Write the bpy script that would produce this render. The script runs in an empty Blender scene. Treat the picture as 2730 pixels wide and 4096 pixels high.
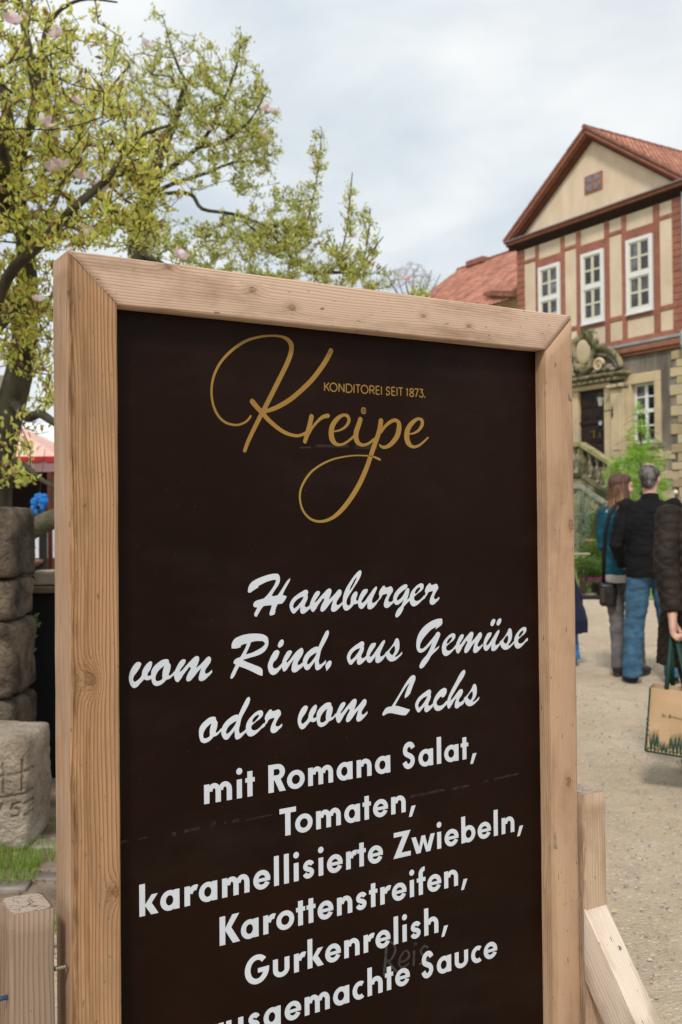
import bpy, bmesh, math, random
import numpy as np
from mathutils import Vector, Matrix, noise
random.seed(11); rng = np.random.default_rng(11)
sc = bpy.context.scene
COL = sc.collection
R = math.radians
# ------------------------------------------------------------------ camera
CAM_H = 1.40
PITCH, ROLL = 0.0136113, -0.0094278
FPX, CY = 3996.00, 2003.11            # focal length and optical centre of the lens in photo pixels
def _axes():
    fw = Vector((0, math.cos(PITCH), math.sin(PITCH))); u0 = Vector((0, -math.sin(PITCH), math.cos(PITCH))); r0 = Vector((1, 0, 0))
    return math.cos(ROLL)*r0 + math.sin(ROLL)*u0, -math.sin(ROLL)*r0 + math.cos(ROLL)*u0, fw
RT, UP, FW = _axes()
cd = bpy.data.cameras.new('camera'); cam = bpy.data.objects.new('camera', cd); COL.objects.link(cam)
cam.matrix_world = Matrix(((RT.x, UP.x, -FW.x, 0), (RT.y, UP.y, -FW.y, 0), (RT.z, UP.z, -FW.z, CAM_H), (0, 0, 0, 1)))
cd.sensor_fit = 'HORIZONTAL'; cd.sensor_width = 24.0; cd.lens = FPX/2730*24
cd.shift_y = -(2048-CY)/2730
cd.clip_start = 0.05; cd.clip_end = 2000
cd.dof.use_dof = True; cd.dof.focus_distance = 1.72; cd.dof.aperture_fstop = 8.0
sc.camera = cam
def at(px, py, dist):          # the point seen at a photo pixel, dist metres ahead
    d = FW + RT*((px-1365)/FPX) + UP*((CY-py)/FPX)
    return Vector((0, 0, CAM_H)) + d*(dist/d.y)
# ------------------------------------------------------------------ sky, sun, exposure
SUN_EL, SUN_AZ = 48.0, 192.0   # azimuth clockwise from +Y: behind the camera
w = bpy.data.worlds.new('World'); sc.world = w; w.use_nodes = True
nt = w.node_tree; nt.nodes.clear(); N = nt.nodes.new; LK = nt.links.new
out = N('ShaderNodeOutputWorld'); sky = N('ShaderNodeTexSky'); sky.sky_type = 'NISHITA'; sky.sun_disc = False
sky.sun_elevation = R(SUN_EL); sky.sun_rotation = R(SUN_AZ); sky.air_density = 1.0; sky.dust_density = 1.5
b1 = N('ShaderNodeBackground'); b1.inputs[1].default_value = 0.10; LK(sky.outputs[0], b1.inputs[0])
tc = N('ShaderNodeTexCoord'); mp = N('ShaderNodeMapping'); mp.inputs['Scale'].default_value = (1.0, 1.0, 2.6); mp.inputs['Location'].default_value = (2.3, 0.4, 0.7)
LK(tc.outputs['Generated'], mp.inputs[0])
n1 = N('ShaderNodeTexNoise'); n1.inputs['Scale'].default_value = 2.6; n1.inputs['Detail'].default_value = 6; n1.inputs['Roughness'].default_value = 0.48; n1.inputs['Distortion'].default_value = 0.35
LK(mp.outputs[0], n1.inputs[0])
cr = N('ShaderNodeValToRGB'); e = cr.color_ramp.elements
e[0].position = 0.33; e[0].color = (0.47, 0.535, 0.595, 1); e[1].position = 0.55; e[1].color = (0.735, 0.755, 0.76, 1)
m_ = cr.color_ramp.elements.new(0.45); m_.color = (0.62, 0.665, 0.70, 1)
LK(n1.outputs['Fac'], cr.inputs[0])
b2 = N('ShaderNodeBackground'); b2.inputs[1].default_value = 1.0; LK(cr.outputs[0], b2.inputs[0])
n2 = N('ShaderNodeTexNoise'); n2.inputs['Scale'].default_value = 1.7; n2.inputs['Detail'].default_value = 4; LK(mp.outputs[0], n2.inputs[0])
cr2 = N('ShaderNodeValToRGB'); cr2.color_ramp.elements[0].position = 0.30; cr2.color_ramp.elements[0].color = (0.72,)*3+(1,); cr2.color_ramp.elements[1].position = 0.5; cr2.color_ramp.elements[1].color = (1, 1, 1, 1)
LK(n2.outputs['Fac'], cr2.inputs[0])
mx = N('ShaderNodeMixShader'); LK(cr2.outputs[0], mx.inputs[0]); LK(b1.outputs[0], mx.inputs[1]); LK(b2.outputs[0], mx.inputs[2]); LK(mx.outputs[0], out.inputs[0])
sd = bpy.data.lights.new('sun', 'SUN'); sd.energy = 2.0; sd.angle = R(9); sd.color = (1.0, 0.95, 0.88)
so = bpy.data.objects.new('sun', sd); COL.objects.link(so)
dv = Vector((math.sin(R(SUN_AZ))*math.cos(R(SUN_EL)), math.cos(R(SUN_AZ))*math.cos(R(SUN_EL)), math.sin(R(SUN_EL))))
so.rotation_euler = dv.to_track_quat('Z', 'Y').to_euler(); so.location = dv*30
sc.view_settings.view_transform = 'Standard'; sc.view_settings.look = 'None'; sc.view_settings.gamma = 1; sc.view_settings.exposure = 0.36
sc.view_settings.use_curve_mapping = False
# ------------------------------------------------------------------ materials
def newmat(name):
    m = bpy.data.materials.new(name); m.use_nodes = True; t = m.node_tree; t.nodes.clear()
    o = t.nodes.new('ShaderNodeOutputMaterial'); p = t.nodes.new('ShaderNodeBsdfPrincipled'); t.links.new(p.outputs[0], o.inputs[0])
    return m, t, p, o
class NG:                      # a terse node writer
    def __init__(s, t): s.t = t
    def n(s, typ, **kw):
        x = s.t.nodes.new('ShaderNode'+typ)
        for k, v in kw.items(): setattr(x, k, v)
        return x
    def put(s, sock, v):
        if hasattr(v, 'links') or hasattr(v, 'is_linked'): s.t.links.new(v, sock)
        else: sock.default_value = v
    def math(s, op, a, b=None, c=None, clamp=False):
        x = s.n('Math', operation=op); x.use_clamp = clamp; s.put(x.inputs[0], a)
        if b is not None: s.put(x.inputs[1], b)
        if c is not None: s.put(x.inputs[2], c)
        return x.outputs[0]
    def vmath(s, op, a, b=None, out=0):
        x = s.n('VectorMath', operation=op); s.put(x.inputs[0], a)
        if b is not None: s.put(x.inputs[1], b)
        return x.outputs['Value' if op in ('LENGTH', 'DOT_PRODUCT', 'DISTANCE') else 'Vector']
    def coord(s, kind='Object', scale=None, loc=None):
        x = s.n('TexCoord').outputs[kind]
        if scale is None and loc is None: return x
        m = s.n('Mapping'); s.put(m.inputs[0], x)
        if scale is not None: m.inputs['Scale'].default_value = scale if hasattr(scale, '__len__') else (scale,)*3
        if loc is not None: m.inputs['Location'].default_value = loc
        return m.outputs[0]
    def noise(s, vec, scale, detail=4, rough=.55, dist=0, col=False):
        x = s.n('TexNoise'); s.put(x.inputs['Vector'], vec); x.inputs['Scale'].default_value = scale; x.inputs['Detail'].default_value = detail
        x.inputs['Roughness'].default_value = rough; x.inputs['Distortion'].default_value = dist
        return x.outputs['Color' if col else 'Fac']
    def ramp(s, f, stops, interp='LINEAR'):
        x = s.n('ValToRGB'); s.put(x.inputs[0], f); r = x.color_ramp; r.interpolation = interp
        while len(r.elements) < len(stops): r.elements.new(0.5)
        for el, (p, c) in zip(r.elements, stops):
            el.position = p; el.color = (c, c, c, 1) if not hasattr(c, '__len__') else tuple(c)+(1,)
        return x.outputs[0]
    def mix(s, f, a, b, mode='MIX'):
        x = s.n('Mix', data_type='RGBA', blend_type=mode); s.put(x.inputs[0], f)
        for sk, v in ((x.inputs[6], a), (x.inputs[7], b)):
            s.put(sk, (tuple(v)+(1,)) if isinstance(v, (tuple, list)) and len(v) == 3 else v)
        return x.outputs[2]
    def bump(s, h, strength=.4, dist=.01, normal=None):
        x = s.n('Bump'); s.put(x.inputs['Height'], h); x.inputs['Strength'].default_value = strength; x.inputs['Distance'].default_value = dist
        if normal is not None: s.put(x.inputs['Normal'], normal)
        return x.outputs[0]
def M(name, a, b=None, rough=.8, scale=4, detail=5, bump=0., bscale=30, bdist=.01, spec=.3, island=0., lo=.35, hi=.65, stretch=None, metal=0.):
    """mottled surface between colours a and b"""
    m, t, p, o = newmat(name); g = NG(t); v = g.coord('Object', scale=stretch)
    b = b or tuple(x*.75 for x in a)
    c = g.mix(g.ramp(g.noise(v, scale, detail), [(lo, 0), (hi, 1)]), b, a)
    if island:
        ri = g.n('NewGeometry').outputs['Random Per Island']
        oi = g.n('ObjectInfo').outputs['Random']
        f = g.math('FRACT', g.math('ADD', ri, oi))
        c = g.mix(1.0, c, g.ramp(f, [(0, 1-island), (1, 1.0+0*island)]), 'MULTIPLY')
    g.put(p.inputs['Base Color'], c); p.inputs['Roughness'].default_value = rough; p.inputs['Specular IOR Level'].default_value = spec; p.inputs['Metallic'].default_value = metal
    if bump: g.put(p.inputs['Normal'], g.bump(g.noise(v, bscale, 6, .6), bump, bdist))
    return m
def leafmat(name, stops, trans=.35, rough=.55, tint=(1.5, 1.5, .7)):
    m, t, p, o = newmat(name); g = NG(t)
    ri = g.n('NewGeometry').outputs['Random Per Island']
    c = g.ramp(ri, stops); g.put(p.inputs['Base Color'], c); p.inputs['Roughness'].default_value = rough; p.inputs['Specular IOR Level'].default_value = .25
    tr = g.n('BsdfTranslucent'); g.put(tr.inputs[0], g.mix(1.0, c, tint, 'MULTIPLY')); mxx = g.n('MixShader'); mxx.inputs[0].default_value = trans
    t.links.new(p.outputs[0], mxx.inputs[1]); t.links.new(tr.outputs[0], mxx.inputs[2]); t.links.new(mxx.outputs[0], o.inputs[0])
    return m
def woodmat(name, light, dark, period=.0042, pith=(.13, .12), knots=(), stains=(), edge=None, grey=.0, seed=0., contrast=.55):
    """sawn softwood; the board's length is local Z.  knots: (x, y, z, axis, radius)"""
    m, t, p, o = newmat(name); g = NG(t); co = g.coord('Object')
    sep = g.n('SeparateXYZ'); g.put(sep.inputs[0], co)
    st = g.coord('Object', scale=(9, 9, 1.1), loc=(seed, seed*.7, seed*1.3))
    wx = g.math('MULTIPLY', g.math('SUBTRACT', g.noise(st, 1.0, 3, .5), .5), .030)
    wy = g.math('MULTIPLY', g.math('SUBTRACT', g.noise(g.coord('Object', scale=(60, 60, 4.0), loc=(seed, 3, 1)), 1.0, 2), .5), .0025)
    x = g.math('SUBTRACT', sep.outputs[0], pith[0]); y = g.math('SUBTRACT', sep.outputs[1], pith[1])
    r = g.math('SQRT', g.math('ADD', g.math('MULTIPLY', x, x), g.math('MULTIPLY', y, y)))
    r = g.math('ADD', g.math('ADD', r, wx), wy)
    kd = None; kdark = None
    for (kx, ky, kz, ax, kr) in knots:
        d = g.vmath('SUBTRACT', co, (kx, ky, kz))
        msk = (0, 1, .62) if ax == 'x' else (1, 0, .62)
        dist = g.vmath('LENGTH', g.vmath('MULTIPLY', d, msk))
        nn = g.math('MULTIPLY', g.math('SUBTRACT', g.noise(co, 170, 4, .7), .5), kr*2.2)
        dist = g.math('ADD', dist, nn)
        push = g.math('MULTIPLY', g.math('POWER', 2.718, g.math('MULTIPLY', g.math('POWER', g.math('DIVIDE', dist, kr*2.2), 2), -1)), kr*1.3)
        r = g.math('ADD', r, push)
        core = g.ramp(g.math('DIVIDE', dist, kr), [(0.0, 1), (.45, .55), (.8, 1.0), (1.0, 0)])
        halo = g.math('MULTIPLY', g.ramp(g.math('DIVIDE', dist, kr*3), [(0, 1), (1, 0)]), .45)
        kk = g.math('MAXIMUM', core, halo)
        kd = kk if kd is None else g.math('MAXIMUM', kd, kk)
    ring = g.math('FRACT', g.math('DIVIDE', r, period))
    per = g.noise(g.coord('Object', scale=(25, 25, .8), loc=(seed*2, 0, 0)), 1.0, 2)
    line = g.ramp(ring, [(0, 0), (.55, .25), (.86, 1), (1, 0)])
    line = g.math('MULTIPLY', line, g.math('MULTIPLY_ADD', per, 1.0, contrast-.15), clamp=True)
    fibre = g.noise(g.coord('Object', scale=(700, 700, 16), loc=(seed, 0, 0)), 1.0, 3)
    base = g.mix(g.noise(g.coord('Object', scale=(14, 14, 2.2), loc=(0, seed, 0)), 1.0, 5, .6), light, tuple(.62*a+.38*b for a, b in zip(light, dark)))
    c = g.mix(line, base, dark)
    c = g.mix(g.math('MULTIPLY', fibre, .25), c, tuple(.7*v for v in dark))
    # weathering blotches, long along the grain
    bl = g.ramp(g.noise(g.coord('Object', scale=(22, 22, 3.0), loc=(seed*3, 1, seed)), 1.0, 6, .65), [(.52, 0), (.72, 1)])
    c = g.mix(g.math('MULTIPLY', bl, .72), c, (.235, .145, .08))
    b2 = g.ramp(g.noise(g.coord('Object', scale=(9, 9, 5.5), loc=(seed*5, 4, seed)), 1.0, 5, .6), [(.50, 0), (.66, 1)])
    c = g.mix(g.math('MULTIPLY', b2, .55), c, (.27, .165, .095))
    if grey: c = g.mix(g.math('MULTIPLY', g.noise(g.coord('Object', scale=(40, 40, 5)), 1.0, 4), grey), c, (.36, .31, .27))
    sp = g.ramp(g.noise(g.coord('Object', scale=(1, 1, .35), loc=(seed, 0, 0)), 150, 3, .5), [(.66, 0), (.72, 1)])
    c = g.mix(g.math('MULTIPLY', sp, .7), c, (.09, .055, .035))
    for (ex, ew, ecol, es) in (edge or ()):     # dirty band along an arris
        dd = g.math('ABSOLUTE', g.math('SUBTRACT', sep.outputs[0], ex))
        f = g.math('SUBTRACT', 1.0, g.math('DIVIDE', dd, ew), clamp=True)
        f = g.math('MULTIPLY', f, g.ramp(g.noise(g.coord('Object', scale=(120, 120, 9), loc=(seed, 2, 2)), 1.0, 5, .7), [(.38, 0), (.62, 1)]))
        c = g.mix(g.math('MULTIPLY', f, es), c, ecol)
    if kd is not None: c = g.mix(g.math('MULTIPLY', kd, .8), c, (.13, .06, .025))
    g.put(p.inputs['Base Color'], c); p.inputs['Roughness'].default_value = .78; p.inputs['Specular IOR Level'].default_value = .2
    h = g.math('ADD', g.math('MULTIPLY', line, -.8), g.math('MULTIPLY', fibre, .4))
    if kd is not None: h = g.math('ADD', h, g.math('MULTIPLY', kd, -.8))
    g.put(p.inputs['Normal'], g.bump(h, .35, .0012))
    return m
# ------------------------------------------------------------------ mesh helpers
class MB:
    def __init__(s): s.v = []; s.f = []
    def add(s, vs, fs):
        b = len(s.v); s.v += [tuple(v) for v in vs]; s.f += [tuple(i+b for i in f) for f in fs]; return s
    def box(s, x0, x1, y0, y1, z0, z1):
        return s.add([(x0,y0,z0),(x1,y0,z0),(x1,y1,z0),(x0,y1,z0),(x0,y0,z1),(x1,y0,z1),(x1,y1,z1),(x0,y1,z1)],
                     [(0,3,2,1),(4,5,6,7),(0,1,5,4),(1,2,6,5),(2,3,7,6),(3,0,4,7)])
    def bbox(s, x0, x1, y0, y1, z0, z1, b=.01):     # box with chamfered vertical-plane front edges (44 tris)
        bm = bmesh.new(); bmesh.ops.create_cube(bm, size=1)
        for v in bm.verts: v.co = ((v.co.x+.5)*(x1-x0)+x0, (v.co.y+.5)*(y1-y0)+y0, (v.co.z+.5)*(z1-z0)+z0)
        bmesh.ops.bevel(bm, geom=bm.edges[:], offset=b, segments=1, affect='EDGES', profile=.5)
        bm.verts.index_update(); s.add([v.co[:] for v in bm.verts], [[v.index for v in f.verts] for f in bm.faces]); bm.free(); return s
    def prism(s, poly, y0, y1):                     # polygon in XZ, extruded in Y
        n = len(poly); A = sum(poly[i][0]*poly[(i+1) % n][1]-poly[(i+1) % n][0]*poly[i][1] for i in range(n))
        if A < 0: poly = poly[::-1]
        vs = [(x, y0, z) for x, z in poly]+[(x, y1, z) for x, z in poly]
        return s.add(vs, [tuple(range(n)), tuple(range(2*n-1, n-1, -1))]+[((i+1) % n, i, i+n, (i+1) % n+n) for i in range(n)])
    def tube(s, pts, rad, n=8, cap=True, flat=None, up=Vector((0, 0, 1))):
        P = [Vector(p) for p in pts]; m = len(P); rad = rad if hasattr(rad, '__len__') else [rad]*m
        b = len(s.v); prev = None
        for i, p in enumerate(P):
            t = (P[min(i+1, m-1)]-P[max(i-1, 0)]).normalized()
            if prev is None:
                a = t.orthogonal().normalized() if flat is None else (Vector(flat)-t*t.dot(Vector(flat))).normalized()
            else:
                a = (prev-t*prev.dot(t)); a = a.normalized() if a.length > 1e-6 else t.orthogonal().normalized()
            prev = a; c = t.cross(a)
            r = rad[i]; rx, ry = r if hasattr(r, '__len__') else (r, r)
            for k in range(n):
                th = 2*math.pi*k/n; s.v.append(tuple(p+a*(rx*math.cos(th))+c*(ry*math.sin(th))))
        for i in range(m-1):
            for k in range(n): s.f.append((b+i*n+k, b+i*n+(k+1) % n, b+(i+1)*n+(k+1) % n, b+(i+1)*n+k))
        if cap: s.f.append(tuple(b+k for k in range(n-1, -1, -1))); s.f.append(tuple(b+(m-1)*n+k for k in range(n)))
        return s
    def ell(s, c, r, n=12, m=8, rot=None):
        b = len(s.v); c = Vector(c)
        def put(v): v = Vector((v[0]*r[0], v[1]*r[1], v[2]*r[2])); v = rot @ v if rot else v; s.v.append(tuple(c+v))
        put((0, 0, 1))
        for i in range(1, m):
            ph = math.pi*i/m
            for k in range(n): th = 2*math.pi*k/n; put((math.sin(ph)*math.cos(th), math.sin(ph)*math.sin(th), math.cos(ph)))
        put((0, 0, -1))
        for k in range(n): s.f.append((b, b+1+k, b+1+(k+1) % n))
        for i in range(m-2):
            for k in range(n): a0 = b+1+i*n; s.f.append((a0+k, a0+n+k, a0+n+(k+1) % n, a0+(k+1) % n))
        e_ = b+1+(m-1)*n; a0 = b+1+(m-2)*n
        for k in range(n): s.f.append((e_, a0+(k+1) % n, a0+k))
        return s
    def lathe(s, prof, n=12, c=(0, 0, 0), sq=False):
        b = len(s.v)
        for r, z in prof:
            for k in range(n): th = 2*math.pi*(k+.5)/n; s.v.append((c[0]+r*math.cos(th), c[1]+r*math.sin(th), c[2]+z))
        for i in range(len(prof)-1):
            for k in range(n): s.f.append((b+i*n+k, b+i*n+(k+1) % n, b+(i+1)*n+(k+1) % n, b+(i+1)*n+k))
        s.f.append(tuple(b+k for k in range(n-1, -1, -1))); s.f.append(tuple(b+(len(prof)-1)*n+k for k in range(n)))
        return s
    def xf(s, Mx, start=0):
        s.v[start:] = [tuple(Mx @ Vector(v)) for v in s.v[start:]]; return s
    def mesh(s, name):
        me = bpy.data.meshes.new(name); me.from_pydata(s.v, [], s.f); me.update(); return me
    def build(s, name, mat, parent=None, smooth=False, **tags):
        return obj(name, s.mesh(name), mat, parent, smooth, **tags)
def obj(name, me, mat, parent=None, smooth=False, loc=None, rot=None, **tags):
    o = bpy.data.objects.new(name, me); COL.objects.link(o)
    if mat and not me.materials: me.materials.append(mat)
    if smooth: me.shade_smooth()
    if parent: o.parent = parent
    if loc is not None: o.location = loc
    if rot is not None: o.rotation_euler = rot
    for k, v in tags.items(): o[k] = v
    return o
def thing(name, label, cat, loc=(0, 0, 0), rz=0., group=None):
    o = bpy.data.objects.new(name, None); COL.objects.link(o); o.location = loc; o.rotation_euler = (0, 0, rz)
    o.empty_display_size = .2; o['label'] = label; o['category'] = cat
    if group: o['group'] = group
    return o
def fuse(mb, name, mat, parent, voxel=.01, smooth=4, disp=None, **tags):
    """melt overlapping closed shells into one continuous skin"""
    o = mb.build(name, mat, None)
    md = o.modifiers.new('r', 'REMESH'); md.mode = 'VOXEL'; md.voxel_size = voxel; md.use_smooth_shade = True
    if smooth: s_ = o.modifiers.new('s', 'SMOOTH'); s_.iterations = smooth; s_.factor = .6
    dg = bpy.context.evaluated_depsgraph_get(); ev = o.evaluated_get(dg); me = bpy.data.meshes.new_from_object(ev)
    bpy.data.objects.remove(o)
    if disp:
        nrm = [v.normal.copy() for v in me.vertices]
        for v, nn in zip(me.vertices, nrm): v.co = v.co+nn*disp(v.co, nn)
        me.update()
    me.name = name; me.materials.clear()
    return obj(name, me, mat, parent, True, **tags)
def beam(mb, L0, L1, wx, wy, r=.004, seg=24, cut0=None, cut1=None, wob=.0006, seed=0):
    """a length of squared timber along local Z with eased arrises; cut0/cut1(x) shift the ends"""
    prof = []
    for (cx, cy, a0) in ((wx-r, wy-r, 0), (r, wy-r, 90), (r, r, 180), (wx-r, r, 270)):
        for k in range(4): a = R(a0+k*30); prof.append((cx+r*math.cos(a), cy+r*math.sin(a)))
    n = len(prof); b = len(mb.v)
    for i in range(seg+1):
        f = i/seg
        for (x, y) in prof:
            z0 = L0+(cut0(x, y) if cut0 else 0); z1 = L1+(cut1(x, y) if cut1 else 0); z = z0+(z1-z0)*f
            q = noise.noise_vector(Vector((x*30+seed, y*30, z*14)))*wob
            mb.v.append((x+q.x, y+q.y, z))
    for i in range(seg):
        for k in range(n): mb.f.append((b+i*n+k, b+i*n+(k+1) % n, b+(i+1)*n+(k+1) % n, b+(i+1)*n+k))
    mb.f.append(tuple(b+k for k in range(n-1, -1, -1))); mb.f.append(tuple(b+seg*n+k for k in range(n)))
    return mb
YAW = R(58.55)
UU = Vector((math.sin(YAW), math.cos(YAW), 0)); NN = Vector((-math.cos(YAW), math.sin(YAW), 0))

# ================================================================== THE MENU SIGN
# local frame: X along the board to the right, Y away from the viewer, Z up
SG0 = UU*0.41927 + NN*1.44327
sign = thing('menu_sign', 'timber framed menu board with dark panel, gold script logo and white German burger menu', 'menu board', SG0, R(90)-YAW)
W_, H_, FW_ = 1.005, 1.790, .0755
lightw, darkw = (.60, .41, .27), (.33, .185, .095)
wL = woodmat('wood_left_post', (.55, .335, .185), (.225, .105, .042), seed=1.7, period=.0036, pith=(.19, .16), knots=[(.028, 0, 1.163, 'y', .0070), (.034, 0, 1.160, 'y', .0055), (.066, 0, .845, 'y', .006)],
             edge=[(.006, .010, (.075, .038, .015), 1.0), (.026, .020, (.19, .10, .042), .75), (-.002, .0035, (.66, .55, .46), .75)], contrast=.62)
mb = MB(); beam(mb, 0, H_, .0755, .082, r=.006, seg=60, cut1=lambda x, y: -x*.97-.0020, seed=1)
obj('frame_post', mb.mesh('frame_post'), wL, sign, True, label='left upright of the frame, browner, with a knot at mid height')
wR = woodmat('wood_right_post', (.61, .415, .275), (.33, .185, .10), seed=5.1, period=.0030, pith=(-.20, .14), knots=[(.0, 0, 0, 'y', .001), (.060, 0, 1.375, 'y', .0075), (.045, 0, .873, 'y', .0065)], edge=[(.0705, .010, (.15, .10, .06), .55)], contrast=.45)
mb = MB(); beam(mb, 0, H_-.074, .0705, .080, r=.004, seg=60, cut1=lambda x, y: x*1.0-.0018, seed=4)
o_ = obj('frame_post', mb.mesh('frame_post_right'), wR, sign, True, loc=(.9345, 0, 0), label='right upright of the frame with a resinous knot')
# top rail: length along local Z, turned to lie along X
wT = woodmat('wood_top_rail', (.72, .545, .425), (.42, .265, .175), seed=9.3, period=.0040, pith=(-.21, .15), knots=[(.026, 0, .300, 'y', .0048), (.048, 0, .372, 'y', .0050), (.036, 0, .640, 'y', .0036), (.045, 0, .745, 'y', .0036), (.006, 0, .155, 'y', .004)], contrast=.55)
mb = MB(); beam(mb, 0, W_, .0735, .080, r=.004, seg=70, cut0=lambda x, y: x*1.03+.0018, cut1=lambda x, y: -x*.96-.0006, seed=8)
rail = obj('frame_rail', mb.mesh('frame_rail'), wT, sign, True, label='pale pinkish top rail mitred into both uprights')
# beam local x -> down, local z -> +X, local y -> Y
rail.matrix_local = Matrix(((0, 0, 1, 0), (0, 1, 0, 0), (-1, 0, 0, H_), (0, 0, 0, 1)))
mb = MB(); beam(mb, 0, W_-.146, .07, .06, r=.004, seg=20, seed=12)
bt = obj('frame_rail', mb.mesh('frame_rail_bottom'), wT, sign, True, label='bottom rail of the frame near the ground'); bt.matrix_local = Matrix(((0, 0, 1, .0755), (0, 1, 0, .006), (-1, 0, 0, .12), (0, 0, 0, 1)))
# panel: film-faced ply
m, t, p, o = newmat('dark_panel'); g = NG(t); co = g.coord('Object')
c = g.mix(g.ramp(g.noise(co, 3.5, 5, .6), [(.35, 0), (.7, 1)]), (.0078, .0022, .0008), (.0138, .0048, .0021))
sm = g.ramp(g.noise(g.coord('Object', scale=(2.2, 1, 5), loc=(3, 0, 1)), 1.6, 6, .6), [(.52, 0), (.72, 1)])
c = g.mix(g.math('MULTIPLY', sm, .55), c, (.020, .0115, .0075))
sc1 = g.ramp(g.noise(co, 230, 2, .5), [(.735, 0), (.76, 1)])
c = g.mix(g.math('MULTIPLY', sc1, .6), c, (.10, .07, .05))
g.put(p.inputs['Base Color'], c); g.put(p.inputs['Roughness'], g.ramp(g.noise(co, 6, 4), [(.3, .42), (.7, .56)])); p.inputs['Specular IOR Level'].default_value = .10
g.put(p.inputs['Normal'], g.bump(g.noise(co, 420, 2), .06, .0006))
mb = MB(); mb.box(.070, .940, .031, .043, .12, H_-.070); mb.build('panel', m, sign)
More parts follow.
